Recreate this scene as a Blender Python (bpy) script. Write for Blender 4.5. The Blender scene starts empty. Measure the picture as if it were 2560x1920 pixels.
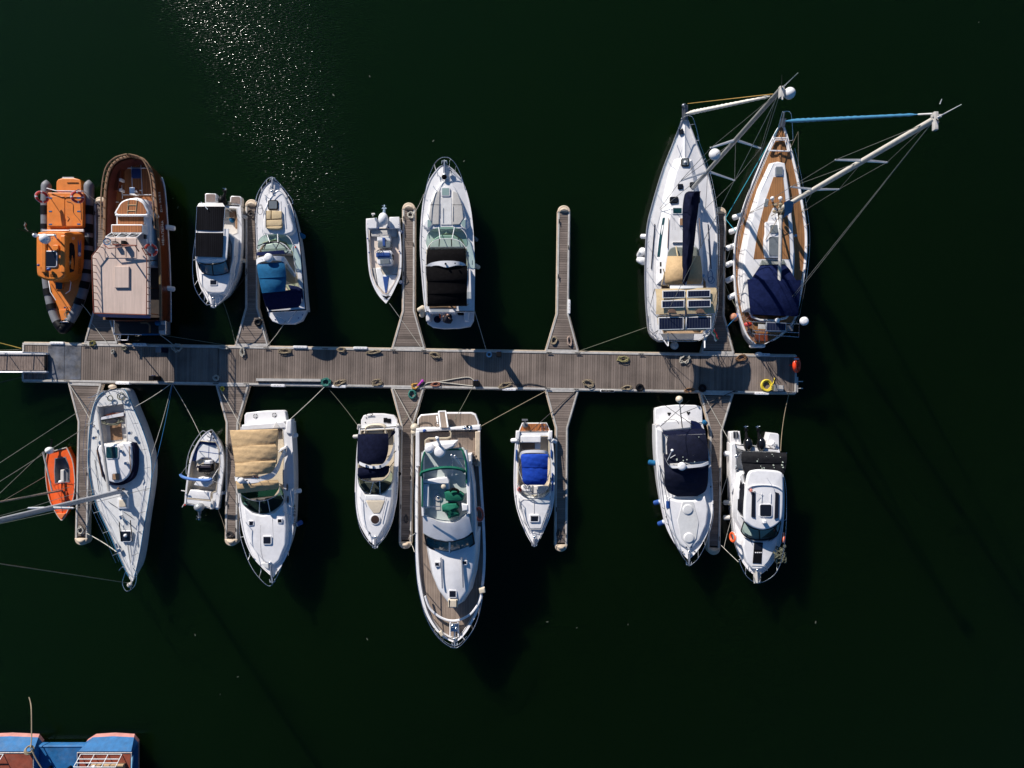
import bpy, math, random
from mathutils import Vector as V3, Matrix
from mathutils.bvhtree import BVHTree
from math import sin, cos, pi, radians, atan2, hypot
random.seed(7)
SC = bpy.context.scene
COL = SC.collection
# ------------------------------------------------------------------ camera, sky, sun, exposure
H = 42.7            # drone height above the water, metres
F = 1707.0          # focal length in photograph pixels (24 mm on 36 mm, 2560 px wide)
cam = bpy.data.objects.new('camera', bpy.data.cameras.new('camera'))
COL.objects.link(cam)
cam.location = (0, 0, H)
cam.data.sensor_width = 36.0
cam.data.lens = 24.0
cam.data.clip_end = 2000
SC.camera = cam
SUN_EL, SUN_DIR = radians(25.5), (-0.545, 0.838)     # towards the sun
wd = bpy.data.worlds.new("World"); SC.world = wd; wd.use_nodes = True
nt = wd.node_tree
bg = nt.nodes['Background']
sky = nt.nodes.new('ShaderNodeTexSky'); sky.sky_type = 'NISHITA'; sky.sun_disc = False
sky.sun_elevation = SUN_EL; sky.sun_rotation = atan2(SUN_DIR[0], SUN_DIR[1])
vm = nt.nodes.new('ShaderNodeVectorMath'); vm.operation = 'MULTIPLY'; vm.inputs[1].default_value = (.50, .90, 1.24)   # deep clear-sky blue
nt.links.new(sky.outputs[0], vm.inputs[0]); nt.links.new(vm.outputs[0], bg.inputs[0]); bg.inputs[1].default_value = 0.05; sky.ozone_density = 4.0
sun = bpy.data.objects.new('sun', bpy.data.lights.new('sun', 'SUN')); COL.objects.link(sun)
sun.data.energy = 5.0; sun.data.angle = radians(0.5); sun.data.color = (1.0, 0.93, 0.86)
d = V3((-SUN_DIR[0] * cos(SUN_EL), -SUN_DIR[1] * cos(SUN_EL), -sin(SUN_EL)))
sun.rotation_euler = d.to_track_quat('-Z', 'Y').to_euler()
SC.view_settings.view_transform = 'Standard'; SC.view_settings.look = 'None'
SC.view_settings.exposure = 0.5; SC.view_settings.gamma = 1.0
SC.cycles.max_bounces = 8; SC.cycles.transparent_max_bounces = 12
SC.cycles.sample_clamp_indirect = 4.0

# ------------------------------------------------------------------ helpers
def W(px, py, z=0.0):
    """world point at height z seen at photograph pixel (px, py)"""
    k = (H - z) / F
    return V3(((px - 1280) * k, (960 - py) * k, z))

class View:
    """coordinates read off an enlarged crop of the photograph"""
    def __init__(s, ox, oy, k): s.ox, s.oy, s.k = ox, oy, k
    def px(s, x, y): return s.ox + x * s.k, s.oy + y * s.k
    def __call__(s, x, y, z=0.0): return W(s.ox + x * s.k, s.oy + y * s.k, z)
    def m(s, d, z=1.0): return d * s.k * (H - z) / F
R1 = View(40, 380, .3014); R2 = View(460, 420, .2532); R3 = View(890, 380, .2773)
R4 = View(1560, 160, .2170); R5 = View(1560, 500, .2290); R6 = View(1900, 200, .2411)
S1 = View(0, 940, .3376); S2 = View(430, 1000, .2894); S3 = View(870, 1000, .3859)
S4 = View(1260, 980, .2532); S5 = View(1600, 960, .3135); S6 = View(0, 1700, .1808)
D1 = View(0, 820, .2351); D2 = View(500, 820, .2351); D3 = View(1000, 820, .2351); D4 = View(1500, 820, .2351)
D5 = View(1340, 480, .2532); P1 = View(60, 550, .1085); P2 = View(330, 450, .1206); P3 = View(1050, 720, .0678); P4 = View(220, 760, .0995)
PX = View(0, 0, 1.0)

def cr(pts, n=4, closed=False):
    """Catmull-Rom through tuples / vectors"""
    P = [tuple(p) for p in pts]; N = len(P); out = []
    rng = N if closed else N - 1
    for i in range(rng):
        if closed: a, b, c, e = P[i-1], P[i], P[(i+1) % N], P[(i+2) % N]
        else: a, b, c, e = P[max(i-1, 0)], P[i], P[i+1], P[min(i+2, N-1)]
        for j in range(n):
            t = j / n
            out.append(tuple(.5 * ((2*q) + (r-p)*t + (2*p-5*q+4*r-s)*t*t + (3*q-p-3*r+s)*t**3) for p, q, r, s in zip(a, b, c, e)))
    if not closed: out.append(P[-1])
    return out

def vs(V, pts, z): return [V(p[0], p[1], p[2] if len(p) > 2 else z) for p in pts]
def scr(V, pts, z, n=4, closed=True): return vs(V, cr(pts, n, closed), z)

def area(P): return .5 * sum(P[i-1].x * P[i].y - P[i].x * P[i-1].y for i in range(len(P)))
def offs(P, d):
    """offset a CCW outline outwards by d"""
    N = len(P); out = []
    for i in range(N):
        a, b, c = P[i-1], P[i], P[(i+1) % N]
        e1 = V3((b.x-a.x, b.y-a.y)); e2 = V3((c.x-b.x, c.y-b.y))
        if e1.length < 1e-6: e1 = e2
        if e2.length < 1e-6: e2 = e1
        n1 = V3((e1.y, -e1.x)).normalized(); n2 = V3((e2.y, -e2.x)).normalized()
        n = n1 + n2
        if n.length < 1e-4: n = n1
        n.normalize(); k = d / max(.45, n.dot(n1))
        out.append(V3((b.x + n.x*k, b.y + n.y*k, b.z)))
    return out

class M:
    def __init__(s): s.v = []; s.f = []; s.mi = []; s.cur = 0
    def add(s, vs_, fs):
        o = len(s.v); s.v += [V3(p) for p in vs_]
        for f in fs: s.f.append(tuple(o + i for i in f)); s.mi.append(s.cur)
        return s
    def mat(s, i): s.cur = i; return s
    def loft(s, rings, closed=True, cap0=False, cap1=False):
        n = len(rings[0]); vs_ = [p for r in rings for p in r]; fs = []
        for j in range(len(rings)-1):
            for i in range(n if closed else n-1):
                k = (i+1) % n
                fs.append((j*n+i, j*n+k, (j+1)*n+k, (j+1)*n+i))
        if cap0: fs.append(tuple(reversed(range(n))))
        if cap1: fs.append(tuple((len(rings)-1)*n + i for i in range(n)))
        return s.add(vs_, fs)
    def cap(s, ring, crown=0.0, steps=3):
        n = len(ring); c = sum((p for p in ring), V3((0, 0, 0))) / n; rr = []
        for q in range(steps):
            f = 1 - q / steps
            rr.append([V3((c.x+(p.x-c.x)*f, c.y+(p.y-c.y)*f, c.z+(p.z-c.z)*f + crown*(1-f*f))) for p in ring])
        o = [p for r in rr for p in r] + [V3((c.x, c.y, c.z+crown))]; fs = []
        for j in range(steps-1):
            for i in range(n): k = (i+1) % n; fs.append((j*n+i, j*n+k, (j+1)*n+k, (j+1)*n+i))
        for i in range(n): fs.append(((steps-1)*n+i, (steps-1)*n+(i+1) % n, steps*n))
        return s.add(o, fs)
    def solid(s, P, zt, zb, bev=.03, out=0.0, crown=0.0, flat=False, seg=3):
        """outline P (at its top) pulled down to zb, rounded upper edge; zt None keeps each point's own height"""
        P = list(P)
        if area(P) < 0: P.reverse()
        T = [V3((p.x, p.y, p.z if zt is None else zt)) for p in P]
        rings = [[V3((p.x, p.y, zb)) for p in offs(T, out)], [V3((p.x, p.y, p.z-bev)) for p in T]]
        for j in range(1, seg+1):
            a = pi/2*j/seg
            rings.append([V3((p.x, p.y, p.z-bev+bev*sin(a))) for p in offs(T, -bev*(1-cos(a)))])
        s.loft(rings)
        if flat: s.add(rings[-1], [tuple(range(len(P)))])
        else: s.cap(rings[-1], crown)
        return s
    def tube(s, path, r, n=6, closed=False, r1=None, caps=True, flat=1.0):
        P = [V3(p) for p in path]; N = len(P); rings = []; up = None
        for i in range(N):
            if closed: t = P[(i+1) % N] - P[i-1]
            else: t = P[min(i+1, N-1)] - P[max(i-1, 0)]
            if t.length < 1e-7: t = V3((0, 0, 1))
            t.normalize()
            if up is None: up = V3((0, 0, 1)) if abs(t.z) < .9 else V3((0, 1, 0))
            a = t.cross(up)
            if a.length < 1e-4: a = t.cross(V3((1, 0, 0)))
            a.normalize(); b = a.cross(t); up = b
            rr = r if r1 is None else r + (r1-r)*i/(N-1)
            if isinstance(r, (list, tuple)): rr = r[i]
            rings.append([P[i] + a*(cos(2*pi*k/n)*rr) + b*(sin(2*pi*k/n)*rr*flat) for k in range(n)])
        if closed: rings.append(rings[0])
        return s.loft(rings, True, caps and not closed, caps and not closed)
    def box(s, c, dx, dy, dz, rz=0.0, bev=.015):
        """box standing on c (centre of its underside)"""
        ca, sa = cos(rz), sin(rz)
        P = [V3((c.x+x*ca-y*sa, c.y+x*sa+y*ca, c.z+dz)) for x, y in ((-dx/2, -dy/2), (dx/2, -dy/2), (dx/2, dy/2), (-dx/2, dy/2))]
        return s.solid(P, None, c.z, min(bev, dz*.45, dx*.4, dy*.4), flat=True, seg=2)
    def ball(s, c, rx, ry=None, rz=None, n=14, rot=None):
        ry = ry or rx; rz = rz or rx; rings = []
        for j in range(1, n//2):
            a = pi*j/(n//2)
            rings.append([V3((rx*sin(a)*cos(2*pi*k/n), ry*sin(a)*sin(2*pi*k/n), -rz*cos(a))) for k in range(n)])
        vs_ = [p for r in rings for p in r] + [V3((0, 0, -rz)), V3((0, 0, rz))]; fs = []; m = len(rings)
        for j in range(m-1):
            for i in range(n): k = (i+1) % n; fs.append((j*n+i, j*n+k, (j+1)*n+k, (j+1)*n+i))
        for i in range(n):
            k = (i+1) % n
            fs.append((k, i, m*n)); fs.append(((m-1)*n+i, (m-1)*n+k, m*n+1))
        if rot is not None: vs_ = [rot @ p for p in vs_]
        return s.add([V3(c)+p for p in vs_], fs)
    def torus(s, c, R, r, nrm=(0, 0, 1), n=20, m=8, sx=1.0, sy=1.0):
        q = V3((0, 0, 1)).rotation_difference(V3(nrm))
        return s.tube([V3(c) + q @ V3((R*sx*cos(2*pi*i/n), R*sy*sin(2*pi*i/n), 0)) for i in range(n)], r, m, True)
    def bvh(s): return BVHTree.FromPolygons([tuple(p) for p in s.v], s.f)

ORG = {}
def _setprops(o, label, cat, group, kind):
    if label: o['label'] = label
    if cat: o['category'] = cat
    if group: o['group'] = group
    if kind: o['kind'] = kind
def thing(name, label, cat, at, group=None, rz=0.0, kind=None):
    o = bpy.data.objects.new(name, None); COL.objects.link(o)
    o.location = at; o.rotation_euler = (0, 0, rz); o.empty_display_size = .2
    ORG[o.name] = V3(at); _setprops(o, label, cat, group, kind)
    return o
def build(name, m, mats, org, smooth=True, ang=38):
    me = bpy.data.meshes.new(name)
    me.from_pydata([tuple(p - org) for p in m.v], [], m.f)
    if not isinstance(mats, (list, tuple)): mats = [mats]
    for q in mats: me.materials.append(q)
    if len(mats) > 1: me.polygons.foreach_set('material_index', m.mi)
    me.validate()
    import bmesh
    b = bmesh.new(); b.from_mesh(me); bmesh.ops.recalc_face_normals(b, faces=b.faces); b.to_mesh(me); b.free()
    if smooth:
        me.polygons.foreach_set('use_smooth', [True]*len(me.polygons)); me.set_sharp_from_angle(angle=radians(ang))
    o = bpy.data.objects.new(name, me); COL.objects.link(o)
    return o
def part(parent, name, m, mats, label=None, smooth=True, ang=38, local=False):
    o = build(name, m, mats, V3((0, 0, 0)) if local else ORG[parent.name], smooth, ang)
    o.parent = parent; ORG[o.name] = ORG[parent.name]
    if label: o['label'] = label
    return o
def single(name, m, mats, label, cat, at, group=None, kind=None, smooth=True, ang=38):
    o = build(name, m, mats, V3(at), smooth, ang); o.location = at
    ORG[o.name] = V3(at); _setprops(o, label, cat, group, kind)
    return o

# ------------------------------------------------------------------ materials
MATS = {}
def mat(name, col, rough=.5, var=.08, sc=3.0, metal=0.0, bump=0.0, bsc=30.0, spec=.5, stretch=None, dirt=0.0):
    if name in MATS: return MATS[name]
    m = bpy.data.materials.new(name); m.use_nodes = True; t = m.node_tree; N = t.nodes; Lk = t.links.new
    p = N['Principled BSDF']
    p.inputs['Roughness'].default_value = rough; p.inputs['Metallic'].default_value = metal
    p.inputs['Specular IOR Level'].default_value = spec
    tc = N.new('ShaderNodeTexCoord'); src = tc.outputs['Object']
    if stretch:
        mp = N.new('ShaderNodeMapping'); mp.inputs['Scale'].default_value = stretch; Lk(src, mp.inputs[0]); src = mp.outputs[0]
    n = N.new('ShaderNodeTexNoise'); n.inputs['Scale'].default_value = sc; n.inputs['Detail'].default_value = 5; n.inputs['Roughness'].default_value = .62
    Lk(src, n.inputs['Vector'])
    mr = N.new('ShaderNodeMapRange'); mr.inputs[1].default_value = .3; mr.inputs[2].default_value = .7
    mr.inputs[3].default_value = 1 - var*1.6; mr.inputs[4].default_value = 1 + var*.6
    Lk(n.outputs[0], mr.inputs[0])
    mx = N.new('ShaderNodeVectorMath'); mx.operation = 'SCALE'; mx.inputs[0].default_value = col[:3]; Lk(mr.outputs[0], mx.inputs['Scale'])
    out = mx.outputs[0]
    if dirt:
        n2 = N.new('ShaderNodeTexNoise'); n2.inputs['Scale'].default_value = .9; n2.inputs['Detail'].default_value = 8; n2.inputs['Roughness'].default_value = .75
        Lk(tc.outputs['Object'], n2.inputs['Vector'])
        r2 = N.new('ShaderNodeMapRange'); r2.inputs[1].default_value = .5; r2.inputs[2].default_value = .78; r2.inputs[4].default_value = dirt
        Lk(n2.outputs[0], r2.inputs[0])
        mi = N.new('ShaderNodeMix'); mi.data_type = 'RGBA'; Lk(r2.outputs[0], mi.inputs[0]); Lk(out, mi.inputs[6])
        mi.inputs[7].default_value = (.30, .26, .20, 1); out = mi.outputs[2]
    Lk(out, p.inputs['Base Color'])
    if bump:
        b = N.new('ShaderNodeTexNoise'); b.inputs['Scale'].default_value = bsc; b.inputs['Detail'].default_value = 4; Lk(src, b.inputs['Vector'])
        bp = N.new('ShaderNodeBump'); bp.inputs['Strength'].default_value = 1.0; bp.inputs['Distance'].default_value = bump
        Lk(b.outputs[0], bp.inputs['Height']); Lk(bp.outputs[0], p.inputs['Normal'])
    MATS[name] = m
    return m
def striped(name, col, gap, axis, pitch, gw=.12, var=.25, rough=.65, soft=.04, grain=.25):
    """boards or slats along one axis of the object: every board its own tone, dark joint between"""
    if name in MATS: return MATS[name]
    m = bpy.data.materials.new(name); m.use_nodes = True; t = m.node_tree; N = t.nodes; Lk = t.links.new
    p = N['Principled BSDF']; p.inputs['Roughness'].default_value = rough; p.inputs['Specular IOR Level'].default_value = .25
    tc = N.new('ShaderNodeTexCoord'); sp = N.new('ShaderNodeSeparateXYZ'); Lk(tc.outputs['Object'], sp.inputs[0])
    def math_(op, a, b=None):
        q = N.new('ShaderNodeMath'); q.operation = op
        for i, x in enumerate((a, b)):
            if x is None: continue
            if isinstance(x, (int, float)): q.inputs[i].default_value = x
            else: Lk(x, q.inputs[i])
        return q.outputs[0]
    s = math_('DIVIDE', sp.outputs[axis], pitch)
    fl = math_('FLOOR', s); fr = math_('FRACT', s)
    wn = N.new('ShaderNodeTexWhiteNoise'); wn.noise_dimensions = '1D'; Lk(fl, wn.inputs['W'])
    edge = math_('MINIMUM', fr, math_('SUBTRACT', 1.0, fr))
    mr = N.new('ShaderNodeMapRange'); mr.inputs[1].default_value = gw/2; mr.inputs[2].default_value = gw/2 + soft; Lk(edge, mr.inputs[0])
    gn = N.new('ShaderNodeTexNoise'); gn.inputs['Scale'].default_value = 1.0; gn.inputs['Detail'].default_value = 6; gn.inputs['Roughness'].default_value = .7
    mp = N.new('ShaderNodeMapping'); sc = [4, 4, 4]; sc[axis] = 30; mp.inputs['Scale'].default_value = sc
    Lk(tc.outputs['Object'], mp.inputs[0]); Lk(mp.outputs[0], gn.inputs['Vector'])
    pn = N.new('ShaderNodeTexNoise'); pn.inputs['Scale'].default_value = .8; pn.inputs['Detail'].default_value = 5
    ge = N.new('ShaderNodeNewGeometry'); Lk(ge.outputs['Position'], pn.inputs['Vector'])
    f = math_('ADD', math_('MULTIPLY', math_('SUBTRACT', wn.outputs[0], .5), var*2), 1.0)
    f = math_('ADD', f, math_('MULTIPLY', math_('SUBTRACT', gn.outputs[0], .5), grain*2))
    f = math_('ADD', f, math_('MULTIPLY', math_('SUBTRACT', pn.outputs[0], .5), 1.1))
    sv = N.new('ShaderNodeVectorMath'); sv.operation = 'SCALE'; sv.inputs[0].default_value = col[:3]; Lk(f, sv.inputs['Scale'])
    mi = N.new('ShaderNodeMix'); mi.data_type = 'RGBA'; Lk(mr.outputs[0], mi.inputs[0]); mi.inputs[6].default_value = (*gap, 1); Lk(sv.outputs[0], mi.inputs[7])
    Lk(mi.outputs[2], p.inputs['Base Color'])
    MATS[name] = m
    return m
def glass(name, tint, refl=.12, rough=.02):
    if name in MATS: return MATS[name]
    m = bpy.data.materials.new(name); m.use_nodes = True; t = m.node_tree; N = t.nodes
    N.remove(N['Principled BSDF'])
    a = N.new('ShaderNodeBsdfTransparent'); a.inputs[0].default_value = (*tint, 1)
    g = N.new('ShaderNodeBsdfGlossy'); g.inputs['Roughness'].default_value = rough
    lw = N.new('ShaderNodeLayerWeight'); lw.inputs[0].default_value = refl
    mx = N.new('ShaderNodeMixShader'); t.links.new(lw.outputs['Fresnel'], mx.inputs[0]); t.links.new(a.outputs[0], mx.inputs[1]); t.links.new(g.outputs[0], mx.inputs[2])
    t.links.new(mx.outputs[0], N['Material Output'].inputs[0])
    MATS[name] = m
    return m

GEL = mat('white gelcoat', (.73, .72, .72), .28, .06, 2.5, dirt=.26)
GEL2 = mat('off-white gelcoat', (.64, .61, .57), .4, .07, 3, dirt=.25)
NONSKID = mat('grey-white non-skid deck', (.61, .61, .60), .7, .07, 4, bump=.004, bsc=90, dirt=.24)
CREAM = mat('cream plastic', (.56, .45, .33), .6, .14, 3, dirt=.4)
ALU = mat('aluminium', (.62, .62, .63), .38, .10, 6, metal=.75)
ALUW = mat('pale painted aluminium', (.49, .465, .43), .5, .16, 4, dirt=.6)
STEEL = mat('stainless steel', (.70, .71, .72), .22, .05, 6, metal=1.0)
BLACKP = mat('black plastic', (.006, .006, .007), .5, .2, 6, spec=.12)
DARKG = mat('dark smoked glass', (.010, .011, .016), .08, .1, 3, spec=.7)
GREYG = mat('grey acrylic', (.16, .18, .19), .12, .12, 5, spec=.6)
GREENG = mat('pale green acrylic', (.26, .36, .34), .15, .08, 5, spec=.6)
TEALG = mat('dark teal glass', (.008, .045, .055), .08, .15, 3, spec=.7)
CLEARG = glass('clear plastic window', (.72, .74, .72))
GTEAL = glass('green tinted windscreen', (.52, .68, .62))
GDARK = glass('dark green windscreen', (.13, .30, .27))
GBLUE = glass('blue tinted windscreen', (.10, .28, .40))
NAVY = mat('navy canvas', (.008, .013, .050), .85, .2, 5, bump=.012, bsc=7, spec=.03)
NAVYD = mat('dark navy canvas', (.008, .010, .026), .85, .25, 5, bump=.010, bsc=8, spec=.03)
BLACKC = mat('black canvas', (.006, .0055, .006), .85, .25, 6, bump=.012, bsc=6, spec=.03)
CHARC = mat('charcoal canvas', (.020, .020, .022), .85, .2, 6, bump=.012, bsc=8, spec=.03)
ROYAL = mat('royal blue canvas', (.008, .050, .36), .8, .15, 5, bump=.016, bsc=6, spec=.2)
SKYC = mat('mid blue canvas', (.008, .10, .22), .8, .15, 4, bump=.014, bsc=5, spec=.2)
BEIGE = mat('beige canvas', (.50, .345, .185), .85, .10, 5, bump=.020, bsc=5, spec=.2)
SAND = mat('sand canvas', (.57, .44, .26), .85, .10, 4, bump=.010, bsc=6, spec=.2)
GREENC = mat('green canvas', (.008, .115, .07), .8, .15, 5, bump=.01, bsc=8, spec=.2)
VINYL = mat('cream vinyl', (.58, .50, .38), .5, .07, 5, bump=.006, bsc=10)
VINYLW = mat('white vinyl', (.70, .70, .70), .45, .06, 5, bump=.008, bsc=8)
VINYLG = mat('grey vinyl', (.46, .44, .41), .5, .07, 5, bump=.004, bsc=10)
VBLUE = mat('blue vinyl', (.014, .06, .24), .45, .1, 5)
RED = mat('red plastic', (.55, .035, .02), .5, .12, 6)
ORANGE = mat('orange paint', (.66, .185, .014), .45, .12, 2.5, dirt=.18)
ORED = mat('orange-red grp', (.78, .105, .012), .4, .10, 3, dirt=.2)
LIFEO = mat('orange life ring', (.80, .10, .02), .5, .1, 8)
GREYR = mat('grey inflatable fabric', (.15, .155, .17), .6, .15, 3, dirt=.1)
MAHO = mat('varnished red-brown wood', (.17, .042, .016), .3, .3, 1.2, stretch=(8, .6, 3))
MAHO2 = mat('weathered brown wood', (.25, .135, .065), .6, .3, 2, stretch=(8, 1, 3))
TAN = mat('tan roof paint', (.56, .43, .36), .7, .10, 1.0, stretch=(9, .5, 1), dirt=.3)
BROWNR = mat('red-brown steel rail', (.20, .045, .02), .5, .2, 5)
BLUEP = mat('blue paint', (.018, .13, .32), .5, .22, 2.2, bump=.004, bsc=5, dirt=.18)
BLUED = mat('deep blue tarpaulin', (.010, .06, .22), .6, .2, 4)
PINK = mat('faded pink boot stripe', (.50, .22, .19), .7, .15, 3, dirt=.2)
RUST = mat('red oxide deck', (.26, .055, .025), .75, .22, 2.5, dirt=.15)
ROPEW = mat('pale rope', (.50, .47, .40), .9, .2, 30)
ROPET = mat('tan rope', (.32, .255, .165), .9, .3, 25)
ROPEG = mat('grey-green rope', (.17, .17, .12), .9, .3, 25)
ROPEY = mat('yellow hose', (.68, .52, .03), .6, .15, 20)
ROPEB = mat('blue rope', (.015, .15, .34), .8, .2, 20)
ROPED = mat('dark rope', (.05, .045, .045), .9, .3, 20)
ROPEGR = mat('green rope', (.02, .16, .13), .8, .3, 25)
WIRE = mat('rigging wire', (.30, .30, .27), .35, .1, 9, metal=.6)
BROWNV = mat('brown cushion', (.30, .17, .09), .7, .15, 6)
CARPET = mat('grey-brown sole', (.20, .165, .14), .9, .2, 5)
SKIN = mat('skin', (.48, .27, .19), .55, .08, 8)
HAIR = mat('dark hair', (.05, .028, .02), .7, .2, 20)
CLOTHD = mat('dark navy clothing', (.008, .009, .020), .9, .2, 9)
TEAK = striped('warm teak deck', (.31, .145, .055), (.05, .03, .02), 0, .105, .10, .10, grain=.15)
TEAKO = striped('orange teak slats', (.36, .13, .042), (.10, .035, .015), 0, .10, .16, .14, grain=.15)
TEAKG = striped('weathered teak deck', (.245, .19, .15), (.07, .05, .04), 0, .10, .10, .12, grain=.15)
PADT = mat('grey teak mat', (.20, .15, .13), .8, .15, 8)
SOLAR = striped('solar cells', (.010, .014, .035), (.06, .07, .09), 0, .16, .06, .05, .12, grain=.05)
# ------------------------------------------------------------------ water
GLK = 1.78
def water():
    m = bpy.data.materials.new('harbour water'); m.use_nodes = True; t = m.node_tree; N = t.nodes; Lk = t.links.new
    p = N['Principled BSDF']; p.inputs['Roughness'].default_value = .12; p.inputs['IOR'].default_value = 1.22
    tc = N.new('ShaderNodeTexCoord')
    def math_(op, a, b=None, c=None):
        q = N.new('ShaderNodeMath'); q.operation = op
        for i, x in enumerate((a, b, c)):
            if x is None: continue
            if isinstance(x, (int, float)): q.inputs[i].default_value = x
            else: Lk(x, q.inputs[i])
        return q.outputs[0]
    n1 = N.new('ShaderNodeTexNoise'); n1.inputs['Scale'].default_value = .05; n1.inputs['Detail'].default_value = 5
    Lk(tc.outputs['Object'], n1.inputs['Vector'])
    mi = N.new('ShaderNodeMix'); mi.data_type = 'RGBA'; Lk(n1.outputs[0], mi.inputs[0])
    mi.inputs[6].default_value = (.0014, .0066, .0016, 1); mi.inputs[7].default_value = (.0024, .0072, .0009, 1)
    Lk(mi.outputs[2], p.inputs['Base Color'])
    ps = N.new('ShaderNodeSeparateXYZ'); Lk(tc.outputs['Object'], ps.inputs[0])            # paler, greener water colour towards the open upper left
    tb = N.new('ShaderNodeMapRange'); tb.inputs[1].default_value = -20; tb.inputs[2].default_value = 45; Lk(math_('SUBTRACT', ps.outputs[1], math_('MULTIPLY', ps.outputs[0], .8)), tb.inputs[0])
    Lk(math_('MULTIPLY_ADD', n1.outputs[0], .6, math_('MULTIPLY', math_('SUBTRACT', 1.0, tb.outputs[0]), .4)), mi.inputs[0])
    gs = N.new('ShaderNodeVectorMath'); gs.operation = 'SCALE'; Lk(mi.outputs[2], gs.inputs[0]); Lk(math_('MULTIPLY_ADD', tb.outputs[0], .9, .85), gs.inputs['Scale']); Lk(gs.outputs[0], p.inputs['Base Color'])
    # wind-ruffled lane running in from the open side between the moored boats
    sp = N.new('ShaderNodeSeparateXYZ'); Lk(tc.outputs['Object'], sp.inputs[0])
    wob = N.new('ShaderNodeTexNoise'); wob.inputs['Scale'].default_value = .22; wob.inputs['Detail'].default_value = 4; Lk(tc.outputs['Object'], wob.inputs['Vector'])
    yy = sp.outputs[1]
    xc = math_('MULTIPLY_ADD', yy, -.27, -9.3)                        # middle of the lane
    hw = math_('MAXIMUM', math_('MULTIPLY_ADD', yy, .22, .9), .5)      # its half width grows outwards
    dx = math_('ABSOLUTE', math_('SUBTRACT', math_('ADD', sp.outputs[0], math_('MULTIPLY', math_('SUBTRACT', wob.outputs[0], .5), 6.0)), xc))
    q = math_('DIVIDE', dx, hw)
    lane = N.new('ShaderNodeMapRange'); lane.interpolation_type = 'SMOOTHSTEP'
    lane.inputs[1].default_value = 1.5; lane.inputs[2].default_value = .25; Lk(q, lane.inputs[0])
    far = N.new('ShaderNodeMapRange'); far.interpolation_type = 'SMOOTHSTEP'
    far.inputs[1].default_value = 6.5; far.inputs[2].default_value = 12.0; Lk(yy, far.inputs[0])
    mask = math_('MULTIPLY', lane.outputs[0], far.outputs[0])
    mask = math_('MULTIPLY', mask, math_('MULTIPLY_ADD', yy, -.024, 1.62))      # shorter, steeper chop closer to the boats
    amp = math_('MULTIPLY_ADD', mask, .0155, .0030)
    mp = N.new('ShaderNodeMapping'); mp.inputs['Rotation'].default_value = (0, 0, radians(-28)); mp.inputs['Scale'].default_value = (1.15, 4.2, 1)
    Lk(tc.outputs['Object'], mp.inputs[0])
    w1 = N.new('ShaderNodeTexNoise'); w1.inputs['Scale'].default_value = 3.4; w1.inputs['Detail'].default_value = 1.0; w1.inputs['Roughness'].default_value = .55; Lk(mp.outputs[0], w1.inputs['Vector'])
    hgt = math_('MULTIPLY', w1.outputs[0], math_('MULTIPLY', amp, GLK))
    bp = N.new('ShaderNodeBump'); bp.inputs['Strength'].default_value = 1.0; bp.inputs['Distance'].default_value = 1.0
    Lk(hgt, bp.inputs['Height']); Lk(bp.outputs[0], p.inputs['Normal'])
    p.inputs['Subsurface Weight'].default_value = 1.0; p.inputs['Subsurface Radius'].default_value = (.7, 1.0, .7); p.inputs['Subsurface Scale'].default_value = 14.0
    g = M(); S = 450
    g.add([(-S, -S, 0), (S, -S, 0), (S, S, 0), (-S, S, 0)], [(0, 1, 2, 3)])
    o = build('water', g, m, V3((0, 0, 0)), False); o['kind'] = 'structure'
water()

# ------------------------------------------------------------------ pontoon, fingers, gangway
DZ = .50
PLANKX = striped('weathered pontoon planks', (.178, .142, .119), (.02, .016, .015), 0, .145, .05, .20, .85, .02, .22)
PO, PE = W(56, 905, DZ), W(1991, 936.5, DZ)
PANG = atan2(PE.y-PO.y, PE.x-PO.x); PLEN = (PE-PO).length; PHW = 1.19
pont = thing('pontoon', 'long grey planked floating pontoon running across the marina', 'pontoon', (PO.x, PO.y, 0), rz=PANG)
def plank_row(m, x0, x1, hw, z=DZ, pitch=.145):
    n0 = int(math.ceil(x0/pitch)); n1 = int(x1/pitch)
    for i in range(n0, n1):
        xa, xb = i*pitch + .006, (i+1)*pitch - .006
        ha, hb = hw(xa), hw(xb); dz = random.uniform(-.004, .004)
        P = [V3((xa, -ha, z+dz)), V3((xb, -hb, z+dz)), V3((xb, hb, z+dz)), V3((xa, ha, z+dz))]
        m.solid(P, None, z-.05, .006, flat=True, seg=1)
m = M(); plank_row(m, .1, PLEN-.1, lambda x: PHW-.13); part(pont, 'deck_boards', m, PLANKX, local=True, smooth=False)
m = M()
for s in (-1, 1):
    m.box(V3((PLEN/2, s*(PHW-.06), .30)), PLEN, .13, .235, bev=.02)
m.box(V3((.04, 0, .30)), .12, 2*PHW-.26, .23, bev=.02); m.box(V3((PLEN-.04, 0, .30)), .12, 2*PHW-.26, .23, bev=.02)
part(pont, 'edge_beam', m, ALUW, local=True)
m = M()
for s in (-1, 1): m.box(V3((PLEN/2, s*(PHW+.035), .26)), PLEN-.1, .06, .22, bev=.02)
part(pont, 'rubbing_strip', m, CREAM, local=True)
m = M(); m.box(V3((PLEN/2, 0, -.3)), PLEN-.3, 2*PHW-.3, .7, bev=.02); part(pont, 'float', m, BLACKP, local=True)
def wloc(p):      # world point -> pontoon frame
    d = p - V3((PO.x, PO.y, 0)); c, s = cos(-PANG), sin(-PANG)
    return V3((d.x*c - d.y*s, d.x*s + d.y*c, p.z))
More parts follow.
